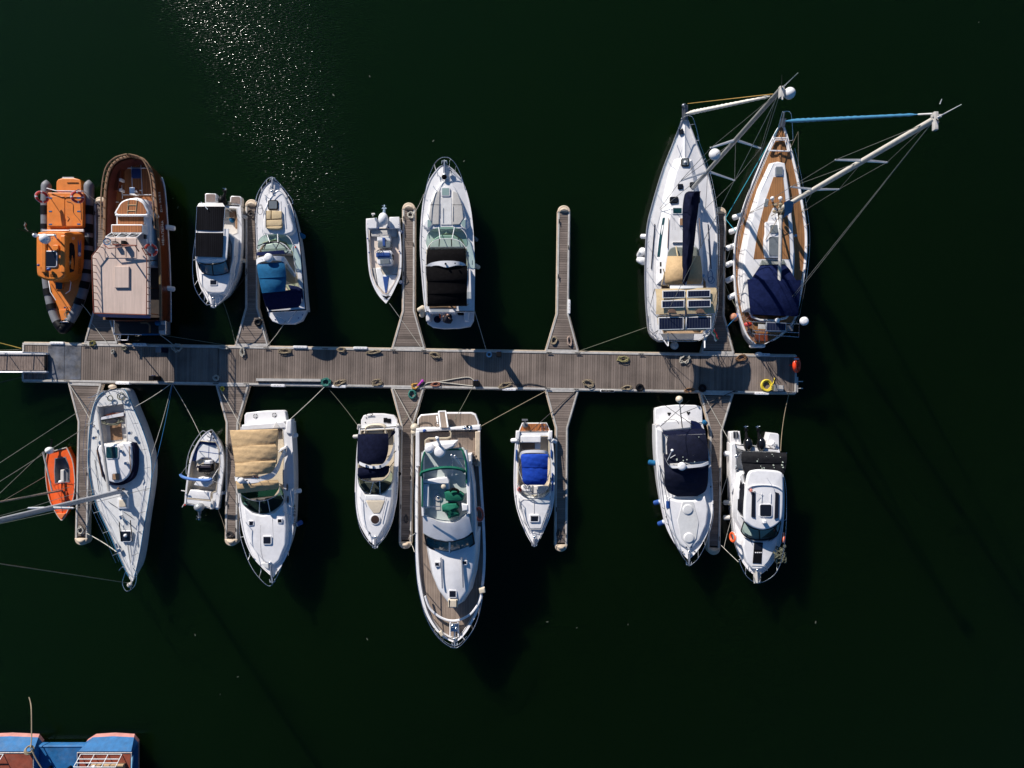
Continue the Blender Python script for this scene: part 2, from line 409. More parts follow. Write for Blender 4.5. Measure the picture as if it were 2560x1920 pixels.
def bumper_mesh(m, c, rz=0.0):
    ca, sa = cos(rz), sin(rz)
    R = lambda x, y: V3((c.x+x*ca-y*sa, c.y+x*sa+y*ca, c.z))
    L, w = .37, .085
    P = [R(L*sx + .07*cos(a)*1.0, w*.25*sy + .06*sin(a)) for sx, sy, a0 in ((1, 1, 0), (-1, 1, pi/2), (-1, -1, pi), (1, -1, 3*pi/2)) for a in (a0, a0+.4, a0+.8, a0+1.2, a0+1.57)]
    m.solid(P, c.z+.10, c.z-.2, .03)
    m.mat(1)
    for k in (-.17, 0, .17): m.box(V3((*R(k, 0).xy, c.z+.088)), .085, .05, .017, rz, .004)
    m.mat(0)
for vw, x, y in ((D1, 612, 163), (D2, 1068, 200), (D2, 1708, 208), (D1, 1310, 585), (D2, 832, 606), (D2, 1480, 618), (D3, 1160, 648), (D4, 78, 664), (D4, 1718, 698), (D3, 2205, 665), (D1, 1490, 175), (D4, 1730, 285)):
    m = M(); p = wloc(vw(x, y, .5)); p.y = math.copysign(PHW+.01, p.y); bumper_mesh(m, V3((p.x, p.y, .5)))
    part(pont, 'bumper', m, [GEL, VINYLG], local=True)
def cleat_mesh(m, c, rz, s=1.0):
    ca, sa = cos(rz), sin(rz)
    R = lambda x, y, z: V3((c.x+x*ca-y*sa, c.y+x*sa+y*ca, c.z+z))
    for k in (-.06, .06): m.tube([R(k*s, 0, 0), R(k*s, 0, .07)], .02, 6)
    m.tube([R(-.17*s, 0, .085), R(-.1*s, 0, .075), R(.1*s, 0, .075), R(.17*s, 0, .085)], .022, 6)
for vw, x, y in ((D1, 720, 572), (D1, 1815, 575), (D2, 175, 590), (D2, 500, 600), (D2, 1335, 210), (D3, 255, 250), (D3, 1890, 265), (D4, 435, 292), (D3, 1585, 278), (D4, 1090, 672), (D4, 1430, 670), (D4, 2010, 690), (D3, 1570, 640), (D3, 1875, 660), (D2, 710, 200), (D1, 910, 195), (D2, 2055, 225), (D3, 240, 620)):
    m = M(); p = wloc(vw(x, y, .5)); p.y = math.copysign(PHW-.07, p.y); cleat_mesh(m, V3((p.x, p.y, .53)), 0); part(pont, 'cleat', m, BLACKP, local=True)
# steel landing plates at the foot of the gangway
m = M()
for a, b in ((512, 680), (690, 858)):
    p, q = wloc(D1(a, 195, .5)), wloc(D1(b, 545, .5))
    m.box(V3(((p.x+q.x)/2, 0, .505)), abs(q.x-p.x), 2*PHW-.32, .012, bev=.004)
part(pont, 'landing_plate', m, mat('worn blue-grey plate', (.155, .165, .19), .5, .45, 1.6, metal=.3, dirt=.5), local=True)
# joints between pontoon modules
m = M()
for px in (417, 545, 1063, 1365, 1590, 1750):
    p = wloc(W(px, 920, .5)); m.box(V3((p.x, 0, .492)), .03, 2*PHW-.28, .012, bev=.003)
part(pont, 'module_joint', m, BLACKP, local=True)
m = M(); m.box(V3((PLEN+.06, -.62, .3)), .16, .95, .17, bev=.02)
for y in (-.42, -.85): m.tube([V3((PLEN, y, .42)), V3((PLEN+.45, y, .42))], .03, 8)
part(pont, 'end_bracket', m, ALUW, local=True)

FLARE = 2.33
def fhw(x): return 1.02 + (.365-1.02)*min(x/FLARE, 1)
def finger(L, name, label, group):
    r = thing(name, label, 'finger pontoon', (0, 0, 0), group)
    m = M(); plank_row(m, .05, L-.40, lambda x: fhw(x)-.105); part(r, 'deck_boards', m, PLANKX, local=True, smooth=False)
    for nm, o1, o2, zt, zb, mt in (('edge_beam', -.10, -.0, DZ+.03, .25, ALUW), ('rubbing_strip', .005, .055, DZ-.03, .22, CREAM)):
        m = M()
        for s in (-1, 1):
            P = [V3((0, s*(fhw(0)+o1), 0)), V3((FLARE, s*(fhw(FLARE)+o1), 0)), V3((L-.36, s*(.365+o1), 0)), V3((L-.36, s*(.365+o2), 0)), V3((FLARE, s*(fhw(FLARE)+o2), 0)), V3((0, s*(fhw(0)+o2), 0))]
            if s < 0: P.reverse()
            m.solid(P, zt, zb, .012, flat=True, seg=2)
        part(r, nm, m, mt, local=True)
    m = M(); m.box(V3((L/2, 0, -.3)), L-.9, .5, .7, bev=.02); m.box(V3((.9, 0, -.3)), 1.6, 1.2, .7, bev=.02); part(r, 'float', m, BLACKP, local=True)
    m = M(); c = V3((L-.38, 0, 0)); P = [V3((c.x+.40*cos(a)*1.0, .40*sin(a), 0)) for a in [-pi/2+pi*i/14 for i in range(15)]]
    P = [V3((c.x-.04, .40, 0))] + [V3((c.x-.04, -.40, 0))] + P[1:-1]
    m.solid(P, DZ+.06, -.1, .06)
    Q = [V3((c.x+.02+.22*cos(a), .24*sin(a), 0)) for a in [-pi/2+pi*i/12 for i in range(13)]]
    m.solid(Q, DZ+.15, DZ+.04, .05, crown=.02)
    part(r, 'end_cap', m, CREAM, local=True)
    for x, s in ((L-1.0, 1), (L-4.4, 1), (L-2.6, -1)):
        m = M(); cleat_mesh(m, V3((x, s*.30, DZ+.03)), 0, .8); part(r, 'cleat', m, BLACKP, local=True)
    m = M(); m.box(V3((.02, 0, DZ-.05)), .16, 2.02, .075, bev=.01); part(r, 'joint_plate', m, ALUW, local=True)
    return r
def dup(root, loc, rz, label):
    r = root.copy(); COL.objects.link(r); r.location = loc; r.rotation_euler = (0, 0, rz); r['label'] = label; ORG[r.name] = V3(loc)
    for ch in list(root.children):
        c = ch.copy(); COL.objects.link(c); c.parent = r
    return r
fin = [((252, 857), (251, 496), 'finger pontoon between the orange rescue boat and the brown wooden ferry'),
       ((629, 863), (629, 501), 'finger pontoon between the black-roofed cuddy boat and the blue canopy cruiser'),
       ((1021, 871), (1022, 508), 'finger pontoon between the small console boat and the black canopy cruiser'),
       ((1405, 878), (1410, 514), 'empty finger pontoon with no boat on either side and a white bumper'),
       ((1794, 882), (1800, 518), 'shaded finger pontoon between the two tall-masted sailboats'),
       ((212, 960), (203, 1361), 'finger pontoon between the orange dinghy and the plain white sailboat'),
       ((581, 962), (578, 1365), 'finger pontoon between the small blue-cushioned boat and the beige canopy cruiser'),
       ((1019, 969), (1013, 1371), 'finger pontoon beside the big flybridge yacht'),
       ((1405, 976), (1402, 1378), 'finger pontoon beside the small boat with bright blue canopy'),
       ((1792, 984), (1784, 1389), 'finger pontoon between the navy covered cruiser and the pilothouse boat')]
protoA = protoB = None
for i, (b, t, lb) in enumerate(fin):
    p, q = W(*b, DZ), W(*t, DZ); rz = atan2(q.y-p.y, q.x-p.x); L = 9.0 if i < 5 else 9.95
    loc = (p.x, p.y, 0)
    if i == 0: r = protoA = finger(L, 'finger_pontoon', lb, 'finger pontoons along the main pontoon')
    elif i == 5: r = protoB = finger(L, 'finger_pontoon', lb, 'finger pontoons along the main pontoon')
    else: r = dup(protoA if i < 5 else protoB, loc, rz, lb)
    r.location = loc; r.rotation_euler = (0, 0, rz); ORG[r.name] = V3(loc)
    if i == 3:
        m = M(); bumper_mesh(m, V3((2.75, -.40, .5)), 0); part(r, 'bumper', m, [GEL, VINYLG], local=True)

# gangway coming down from the quay off to the left
p0, p1 = D1(506, 370, .62), D1(-160, 368, 1.15)
gw = thing('gangway', 'sloping aluminium gangway with handrails at the left end of the pontoon', 'gangway', (p0.x, p0.y, 0))
L = (p1-p0).length; ex = (p1-p0).normalized(); ey = V3((-ex.y, ex.x, 0)).normalized()
G = lambda x, y, z=0: p0 + ex*x + ey*y + V3((0, 0, z))
m = M()
for i in range(int(L/.15)):
    m.loft([[G(i*.15+.004, -.52), G(i*.15+.143, -.52), G(i*.15+.143, .52), G(i*.15+.004, .52)], [G(i*.15+.004, -.52, .03), G(i*.15+.143, -.52, .03), G(i*.15+.143, .52, .03), G(i*.15+.004, .52, .03)]], True, True, True)
part(gw, 'walkway_boards', m, mat('tan walkway boards', (.26, .195, .16), .85, .3, 2.5, stretch=(6, 1, 1)), smooth=False)
for s in (-1, 1):
    m = M(); m.loft([[G(x, s*.56-.05, -.12), G(x, s*.56+.05, -.12), G(x, s*.56+.05, .09), G(x, s*.56-.05, .09)] for x in (0, L)], True, True, True)
    part(gw, 'side_beam', m, GEL)
    m = M(); m.tube([G(.0, s*.6, .09), G(.75, s*.6, 1.0), G(L, s*.6, 1.0)], .04, 8)
    m.tube([G(.4, s*.6, .55), G(L, s*.6, .55)], .022, 6)
    for k in range(1, int(L/1.5)+1):
        m.tube([G(k*1.5-.75, s*.6, .05), G(k*1.5-.75, s*.6, 1.0)], .025, 6)
        m.tube([G(k*1.5-.75, s*.6, .05), G(k*1.5+.7, s*.6, 1.0)], .02, 6)
    part(gw, 'handrail', m, ALU)
m = M(); m.loft([[G(x, -.5, z) for x, z in ((0, .03), (.02, .09), (.14, .09), (.16, .03))], [G(x, .5, z) for x, z in ((0, .03), (.02, .09), (.14, .09), (.16, .03))]], True, True, True)
part(gw, 'end_roller', m, BLACKP)
# ------------------------------------------------------------------ boat toolkit
class Hull: pass
def hull(root, V, rows, z0, z1, mt, flare=(.10, .45), rake=.6, n=5, stripe=None, rub=None, rim=.07, name='hull'):
    """lofted hull from gunwale rows (left x, y, right x, y) read from stern to bow at gunwale height"""
    R = cr(rows, n); N = len(R)-1; h = Hull(); h.Lp = []; h.Rp = []; rings = []
    h.z0, h.z1 = z0, z1
    pa = [V((r[0]+r[2])/2, (r[1]+r[3])/2, z0) for r in R]
    ax = (pa[-1]-pa[0]); ax.z = 0; ax.normalize(); h.ax = ax
    for i, r in enumerate(R):
        t = i/N; z = z0 + (z1-z0)*t**1.7
        a, b = V(r[0], r[1], z), V(r[2], r[3], z)
        h.Lp.append(a); h.Rp.append(b)
    h.outline = h.Lp + h.Rp[::-1]
    for i in range(N+1):
        t = i/N; a, b = h.Lp[i], h.Rp[i]; c = (a+b)/2
        fl = flare[0] + (flare[1]-flare[0])*t**2.2
        def q(p, f, z, rk): 
            w = c + (p-c)*(1-f) - ax*rk; return V3((w.x, w.y, z))
        z = a.z; rk = rake*t**3
        # inner rim, cap, topside with a soft knuckle, waterline, keel
        inn = min(rim, (a-b).length*.4); ia, ib = a + (c-a).normalized()*inn if (c-a).length > 1e-4 else a, b + (c-b).normalized()*inn if (c-b).length > 1e-4 else b
        ring = [V3((ia.x, ia.y, z-.06)), V3((ia.x, ia.y, z)), a,
                q(a, fl*.10, z-.12, rk*.05), q(a, fl*.35, z*.55, rk*.35), q(a, fl*.8, z*.12, rk*.85), q(a, fl, -.05, rk), q(a, min(fl+.35, .95), -.35, rk+.1),
                q(b, min(fl+.35, .95), -.35, rk+.1), q(b, fl, -.05, rk), q(b, fl*.8, z*.12, rk*.85), q(b, fl*.35, z*.55, rk*.35), q(b, fl*.10, z-.12, rk*.05),
                b, V3((ib.x, ib.y, z)), V3((ib.x, ib.y, z-.06))]
        rings.append(ring)
    m = M()
    m.loft(rings, False)
    m.add(rings[0][2:14], [tuple(range(12))])
    mats = [mt]
    if stripe:
        mats.append(stripe); k = 15
        for f in range(len(m.mi)):
            if f < N*k and f % k in (2, 12): m.mi[f] = 1
    h.m = m; h.bvh = m.bvh()
    h.obj = part(root, name, m, mats, ang=50)
    if rub:
        m = M()
        for Pp in (h.Lp, h.Rp): m.tube([p + V3((0, 0, -.02)) for p in Pp], .035, 6)
        m.tube([h.Lp[0]+V3((0, 0, -.02)), h.Rp[0]+V3((0, 0, -.02))], .035, 6)
        part(root, 'rub_rail', m, rub)
    h.inner = offs(ccw(h.outline), -rim)
    return h
def ccw(P):
    P = list(P)
    return P[::-1] if area(P) < 0 else P
def rayhit(c, a, P):
    dx, dy = cos(a), sin(a); best = None
    for i in range(len(P)):
        p, q = P[i-1], P[i]; ex, ey = q.x-p.x, q.y-p.y; den = dx*ey - dy*ex
        if abs(den) < 1e-12: continue
        t = ((p.x-c.x)*ey - (p.y-c.y)*ex)/den; u = ((p.x-c.x)*dy - (p.y-c.y)*dx)/den
        if t > 0 and -1e-6 <= u <= 1+1e-6 and (best is None or t > best[0]): best = (t, u, p, q)
    t, u, p, q = best
    return V3((c.x+dx*t, c.y+dy*t, p.z+(q.z-p.z)*u))
def deck(root, h, mt, holes=None, floor=None, liner=None, dz=-.045, crown=.05, name='deck', lname='cockpit', wallin=.05):
    """deck plate inside the hull rim; an outline in holes opens it down to a floor"""
    out = [V3((p.x, p.y, p.z+dz)) for p in offs(ccw(h.outline), -.05)]
    if not holes:
        m = M(); N = len(h.Lp); K = 6; rings = []
        for i in range(N):
            a, b = h.Lp[i], h.Rp[i]; row = []
            for k in range(K+1):
                u = k/K; p = a + (b-a)*(.02+.96*u); row.append(V3((p.x, p.y, p.z+dz+crown*(1-(2*u-1)**2))))
            rings.append(row)
        m.loft(rings, False); return part(root, name, m, mt)
    hole = ccw(holes); c = sum(hole, V3((0, 0, 0)))/len(hole)
    an = sorted({round(atan2(p.y-c.y, p.x-c.x), 4) for p in out+hole})
    O = [rayhit(c, a, out) for a in an]; I = [rayhit(c, a, hole) for a in an]
    I = [V3((i.x, i.y, o.z + .5*crown)) for i, o in zip(I, O)]
    Mid = [(o+i)/2 + V3((0, 0, crown*.3)) for i, o in zip(I, O)]
    m = M(); m.loft([O, Mid, I]); part(root, name, m, mt)
    J = offs(I, -wallin); J = [V3((p.x, p.y, floor)) for p in J]
    m = M(); m.loft([[p+V3((0, 0, .012)) for p in offs(I, .05)], [p+V3((0, 0, .02)) for p in I], J]); m.cap(J)
    return part(root, lname, m, liner or mt)
def sheet(m, V, rows, ze, crown=.25, th=.025, n=12, sm=4, pw=2.2, wr=0.0):
    """cloth or moulded roof spanning left/right edge points; rows (xl,yl,xr,yr[,z,crown])"""
    R = [tuple(r) + ((ze, crown) if len(r) == 4 else (() if len(r) == 6 else (crown,))) for r in rows]
    R = cr(R, sm) if sm > 1 else R
    top = []
    for j, r in enumerate(R):
        row = []
        for k in range(n+1):
            u = k/n; z = r[4] + r[5]*(1-abs(2*u-1)**pw)
            if wr: z += wr*(sin(u*19+j*.9)*.5 + sin(u*7.3-j*1.7)*.5)
            row.append(V(r[0]+(r[2]-r[0])*u, r[1]+(r[3]-r[1])*u, z))
        top.append(row)
    bot = [[V3((p.x, p.y, p.z-th)) for p in r] for r in top]
    m.loft(top, False); m.loft(bot, False)
    T = top; B = bot
    edge = lambda a, b: m.loft([a, b], False)
    edge(T[0], B[0]); edge(T[-1], B[-1]); edge([r[0] for r in T], [r[0] for r in B]); edge([r[-1] for r in T], [r[-1] for r in B])
    return top
def pane(m, A, B, th=.012):
    """glass between two polylines of world points of equal count"""
    nrm = [V3((0, 0, 1))]*len(A)
    ring = lambda P, o: [p + V3((0, 0, o)) for p in P]
    m.loft([ring(A, 0), ring(B, 0)], False); m.loft([ring(A, -th), ring(B, -th)], False)
def resamp(P, n):
    P = [V3(p) for p in P]; L = [0]
    for i in range(1, len(P)): L.append(L[-1]+(P[i]-P[i-1]).length)
    out = []; j = 0
    for k in range(n):
        s = L[-1]*k/(n-1)
        while j < len(P)-2 and L[j+1] < s: j += 1
        u = (s-L[j])/max(1e-9, L[j+1]-L[j]); out.append(P[j].lerp(P[j+1], min(max(u, 0), 1)))
    return out
def windscreen(root, V, low, zl, up, zu, gm, fm=None, mull=(.33, .67), r=.022, name='windscreen'):
    A = resamp(scr(V, low, zl, 6, False), 25); B = resamp(scr(V, up, zu, 6, False), 25)
    m = M(); m.loft([A, B], False); o = part(root, name, m, gm)
    m = M(); m.tube(A, r, 6); m.tube(B, r, 6); m.tube([A[0], B[0]], r, 6); m.tube([A[-1], B[-1]], r, 6)
    for q in mull:
        i = round(q*24); m.tube([A[i], B[i]], r*1.1, 6)
    part(root, 'windscreen_frame', m, fm or STEEL)
    return A, B
def rrect(V, cx, cy, w, h, z, r=None, ang=0.0, n=4):
    r = min(w, h)*.18 if r is None else r; out = []; ca, sa = cos(ang), sin(ang)
    for sx, sy, a0 in ((1, 1, 0), (-1, 1, pi/2), (-1, -1, pi), (1, -1, 1.5*pi)):
        for i in range(n+1):
            a = a0 + pi/2*i/n; x, y = sx*(w/2-r)+r*cos(a), sy*(h/2-r)+r*sin(a)
            out.append(V(cx+x*ca-y*sa, cy+x*sa+y*ca, z))
    return ccw(out)
def circ(V, cx, cy, r, z, n=20, ry=None): return ccw([V(cx+r*cos(2*pi*i/n), cy+(ry or r)*sin(2*pi*i/n), z) for i in range(n)])
def hatch(root, V, cx, cy, w, h, z, ang=0.0, gm=None, fm=None, fr=.06, hgt=.05, name='hatch'):
    P = rrect(V, cx, cy, w, h, z, None, ang)
    m = M(); m.solid(P, z+hgt, z-.06, .015, flat=True); o = part(root, name, m, fm or GEL)
    m = M(); m.solid(offs(P, -fr), z+hgt+.012, z+hgt-.02, .008, flat=True); part(o, 'hatch_glass', m, gm or DARKG)
    return o
def blk(root, V, pts, zt, zb, mt, name, bev=.03, out=0.0, crown=0.0, sm=0, label=None, flat=None):
    """rounded solid on an outline read at its top"""
    P = scr(V, pts, zt, sm) if sm else vs(V, pts, zt)
    m = M(); m.solid(ccw(P), None, zb, bev, out, crown, flat=(crown == 0 and not sm) if flat is None else flat)
    return part(root, name, m, mt, label)
def rbox(root, V, x0, y0, x1, y1, zt, zb, mt, name, r=None, bev=.03, crown=0.0, ang=0.0):
    m = M(); m.solid(rrect(V, (x0+x1)/2, (y0+y1)/2, abs(x1-x0), abs(y1-y0), zt, r, ang), None, zb, bev, crown=crown)
    return part(root, name, m, mt)
def decal(root, bv, V, pts, name, mt, off=.012, sub=6):
    """thin panel laid on the surface below an outline read in crop coordinates"""
    P = []; n = len(pts)
    for i in range(n):
        for j in range(sub):
            x = pts[i][0]+(pts[(i+1) % n][0]-pts[i][0])*j/sub; y = pts[i][1]+(pts[(i+1) % n][1]-pts[i][1])*j/sub
            q = hit(bv, V, x, y)
            if q[0] is not None: P.append(q[0] + (q[1] if q[1].dot(q[2]) < 0 else -q[1])*off)
    if len(P) < 4: return
    m = M(); c = sum(P, V3((0, 0, 0)))/len(P); m.add(P+[c], [(i, (i+1) % len(P), len(P)) for i in range(len(P))]); return part(root, name, m, mt)
def tubes(root, name, paths, r, mt, n=6):
    if 2 <= len(paths) <= 3:
        for p in paths: o = tubes(root, name, [p], r, mt, n)
        return o
    m = M()
    for p in paths: m.tube(p, r, n)
    return part(root, name, m, mt)
def rail(root, V, pts, z, base=None, r=.022, mt=None, name='bow_rail', zb=None, every=1, sm=5, mid=False):
    """guard rail through pts at height z; base: where each stanchion stands on the deck (pixel points, height zb)"""
    top = vs(V, cr(pts, sm), z); m = M(); m.tube(top, r, 6)
    if base:
        for i, b in enumerate(base):
            if b is None: continue
            m.tube([V(b[0], b[1], b[2] if len(b) > 2 else zb), V(pts[i][0], pts[i][1], pts[i][2] if len(pts[i]) > 2 else z)], r*.85, 6)
    return part(root, name, m, mt or STEEL)
def hit(h, V, x, y):
    px, py = V.px(x, y); o = V3((0, 0, H)); d = (W(px, py, 0)-o).normalized()
    loc, nr, i, ds = h.bvh.ray_cast(o, d)
    return loc, nr, d
def text_on(root, h, V, s, p0, p1, hgt, mt, name='lettering', flip=False, off=.012):
    """lettering laid on a surface: baseline from p0 to p1 in crop coordinates, letters hgt tall"""
    cu = bpy.data.curves.new('t', 'FONT'); cu.body = s; cu.resolution_u = 3; cu.align_x = 'LEFT'
    ob = bpy.data.objects.new('t', cu); COL.objects.link(ob)
    dg = bpy.context.evaluated_depsgraph_get(); me = bpy.data.meshes.new_from_object(ob.evaluated_get(dg))
    bpy.data.objects.remove(ob); bpy.data.curves.remove(cu)
    xs = [v.co.x for v in me.vertices]; ys = [v.co.y for v in me.vertices]
    if not xs: return
    x0, x1, y1 = min(xs), max(xs), max(ys); ex, ey = p1[0]-p0[0], p1[1]-p0[1]; L = hypot(ex, ey); nx, ny = ey/L, -ex/L
    if flip: nx, ny = -nx, -ny
    out = []
    for v in me.vertices:
        u = (v.co.x-x0)/(x1-x0); w = v.co.y/y1*hgt
        q = hit(h, V, p0[0]+ex*u+nx*w, p0[1]+ey*u+ny*w)
        if q[0] is None: bpy.data.meshes.remove(me); return
        n_ = q[1] if q[1].dot(q[2]) < 0 else -q[1]
        out.append(q[0] + n_*off)
    m = M(); m.add(out, [tuple(p.vertices) for p in me.polygons]); bpy.data.meshes.remove(me)
    return part(root, name, m, mt, smooth=False)
def dome(root, c, r, hgt, mt=None, name='radar_dome', post=None):
    m = M(); n = 20; prof = [(1.0, 0), (1.0, .45), (.93, .68), (.72, .88), (.38, .98)]
    rings = [[V3((c.x+r*f*cos(2*pi*k/n), c.y+r*f*sin(2*pi*k/n), c.z+hgt*g)) for k in range(n)] for f, g in prof]
    m.loft(rings, True, True, False); m.cap(rings[-1], hgt*.02, 1)
    if post: m.tube([c+V3((0, 0, -post)), c+V3((0, 0, .02))], r*.3, 8)
    return part(root, name, m, mt or GEL)
def outboard(root, V, cow, cz, sx, sy, leg, lz, mt, legmt=None, prop=True, name='outboard_motor', ang=0.0):
    """tilted-up outboard: cowling over the transom, leg and propeller swung out behind"""
    c = V(cow[0], cow[1], cz); e = V(leg[0], leg[1], lz)
    m = M(); q = Matrix.Rotation(ang, 3, 'Z')
    m.ball(c, V.m(sx), V.m(sy), .30, 16, q)
    o = part(root, name, m, mt)
    m = M(); dv = (e-c).normalized(); side = V3((-dv.y, dv.x, 0)).normalized()
    m.tube([c+(e-c)*f+V3((0, 0, -.08)) for f in (.1, .35, .6, .85, 1.0)], [.13, .12, .09, .07, .05], 8)
    m.ball(c+(e-c)*.92, .06, .06, .06, 10)
    p = c+(e-c)*.80; m.loft([[p+side*.16, p-side*.16, p-side*.1+dv*.12, p+side*.1+dv*.12], [p+side*.16+V3((0, 0, .02)), p-side*.16+V3((0, 0, .02)), p-side*.1+dv*.12+V3((0, 0, .02)), p+side*.1+dv*.12+V3((0, 0, .02))]], True, True, True)
    part(o, 'motor_leg', m, legmt or mt)
    if prop:
        m = M(); m.tube([e-dv*.05, e+dv*.10], .035, 8)
        for k in range(3):
            a = k*2*pi/3+.4; r_ = side*cos(a)+V3((0, 0, 1))*sin(a)
            m.ball(e+dv*.05+r_*.09, .075, .075, .075, 8, Matrix(((r_.x*1.2, side.x*.3, dv.x*.3), (r_.y*1.2, side.y*.3, dv.y*.3), (r_.z*1.2, .3, dv.z*.3))))
        part(o, 'propeller', m, STEEL)
    return o
def fender(V, x, y, z, L, r, mt, label, dirv=None, end=None, group='fenders hung along the boats'):
    """sausage fender hanging by its line"""
    c = V(x, y, z); dv = V3(dirv or (0, 0, 1)).normalized(); m = M()
    prof = [(-.5, .25), (-.47, .7), (-.38, 1), (0, 1.0), (.38, 1), (.47, .7), (.5, .25)]
    m.tube([c+dv*(L*a) for a, b in prof], [r*b for a, b in prof], 10)
    if end:
        m.mat(1); m.tube([c+dv*(L*a) for a in (.34, .44, .50, .53)], [r*1.03, r*.9, r*.45, r*.2], 10)
    m.mat(1 if end else 0); m.tube([c+dv*(L*.5), c+dv*(L*.5)+V3((0, 0, .3))], .012, 5)
    return single('fender', m, [mt, end] if end else mt, label, 'fender', c, group)
def lifebuoy(c, R, r, nrm, label, mt=None, bands=True):
    m = M(); q = V3((0, 0, 1)).rotation_difference(V3(nrm)); n = 24
    for i in range(n): pass
    m.torus(c, R, r, nrm, n, 8)
    if bands:
        for f in range(n*8):
            if (f//8) % 6 == 0: m.mi[f] = 1
    m.cur = 1; m.torus(c, R*1.13+r*.6, .012, nrm, 16, 5)
    return single('lifebuoy', m, [mt or RED, GEL], label, 'lifebuoy', c)
def rope(a, b, sag, r, mt, label, name='mooring_line', n=12, group=None, wob=0.0, cat='rope'):
    P = []
    for i in range(n+1):
        t = i/n; p = V3(a).lerp(V3(b), t); p.z -= sag*4*t*(1-t)
        if wob and 0 < i < n: p += V3((random.uniform(-wob, wob), random.uniform(-wob, wob), 0))
        P.append(p)
    m = M(); m.tube(P, r, 6)
    return single(name, m, mt, label, cat, V3(a), group)
def coil(V, x, y, rx, ry, mt, label, z=.535, turns=4, r=.02, ang=0.0, mess=.35, tail=None, name='rope_coil'):
    c = V(x, y, z); rx, ry = V.m(rx), V.m(ry); P = []; n = turns*14
    for i in range(n+1):
        a = 2*pi*i/14; f = .55+.45*((i/n) if int(i/14) % 2 else 1-(i/n)*.5) + random.uniform(-mess, mess)*.25
        u, v = rx*f*cos(a), ry*f*sin(a)
        P.append(V3((c.x+u*cos(ang)-v*sin(ang), c.y+u*sin(ang)+v*cos(ang), c.z + .02*(i/14) * .8 + random.uniform(0, .015))))
    if tail: P += [V(tx, ty, z) for tx, ty in tail]
    m = M(); m.tube([V3(p) for p in cr(P, 2)], r, 5)
    return single(name, m, mt, label, 'rope', c, 'rope coils lying on the pontoon')
def seat(root, V, x0, y0, x1, y1, z, mt, back=None, name='seat', hb=.35, zb=.3):
    rbox(root, V, x0, y0, x1, y1, z, zb, mt, name, bev=.05, crown=.02)
    if back: rbox(root, V, *back, z+hb, zb, mt, 'seat_back', bev=.05)
def wheel(root, c, R, nrm, mt=None):
    m = M(); m.torus(c, R, .018, nrm, 18, 6); q = V3((0, 0, 1)).rotation_difference(V3(nrm))
    for k in range(3):
        a = k*2*pi/3+.5; m.tube([V3(c), V3(c)+q @ V3((R*cos(a), R*sin(a), 0))], .014, 5)
    return part(root, 'steering_wheel', m, mt or BLACKP)
def cleats(root, V, pts, z, rz=pi/2, s=.8):
    for p in pts:
        m = M(); cleat_mesh(m, V(p[0], p[1], z), rz, s); part(root, 'cleat', m, STEEL)
def anchor(root, V, a, b, z):
    """bow roller with the anchor stowed in it, from deck point a out to b"""
    p, q = V(a[0], a[1], z), V(b[0], b[1], z); dv = (q-p).normalized(); s = V3((-dv.y, dv.x, 0))
    m = M(); m.loft([[p-s*.07, p+s*.07, p+s*.07+V3((0, 0, .05)), p-s*.07+V3((0, 0, .05))], [q-s*.06, q+s*.06, q+s*.06+V3((0, 0, .05)), q-s*.06+V3((0, 0, .05))]], True, True, True)
    o = part(root, 'bow_roller', m, STEEL)
    m = M(); m.tube([p+V3((0, 0, .09)), q+V3((0, 0, .09))+dv*.06], .03, 6)
    e = q+dv*.05+V3((0, 0, .02))
    for k in (-1, 1): m.tube([e+V3((0, 0, -.1)), e-dv*.05+s*.13*k, e-dv*.22+s*.17*k+V3((0, 0, -.02))], [.03, .045, .015], 6)
    part(o, 'anchor', m, ALU)
    m = M(); m.ball(p-dv*.14+V3((0, 0, .07)), .09, .09, .09, 10); part(root, 'windlass', m, STEEL)
def whip(root, a, b, name='antenna', r=.014, mt=None):
    m = M(); m.tube([a, b], r, 5, r1=r*.5); return part(root, name, m, mt or GEL)
def mid(h, V, z=0): return V3(((h[0].x+h[1].x)/2, (h[0].y+h[1].y)/2, 0))
def flag(root, a, b, w, cols, name='flag', mt3=None):
    """small rippled ensign hanging off a short staff, colours in bands"""
    m = M(); m.tube([a, b], .012, 5); part(root, 'flag_staff', m, GEL)
    m = M(); dx = V3(w); n = 8; rows = []
    for j in range(len(cols)+1):
        f = j/len(cols); p = V3(b).lerp(V3(a), f*.55)
        rows.append([p + dx*(k/n) + V3((0, 0, -.12*(k/n)**2)) + V3((dx.y, -dx.x, 0)).normalized()*(.03*sin(k*1.3)) for k in range(n+1)])
    for j in range(len(cols)): m.mat(j); m.loft([rows[j], rows[j+1]], False)
    part(root, name, m, [mat('flag '+c, {'white': (.75, .75, .75), 'green': (.02, .25, .12), 'red': (.55, .03, .04)}[c], .8, .1, 8) for c in cols])
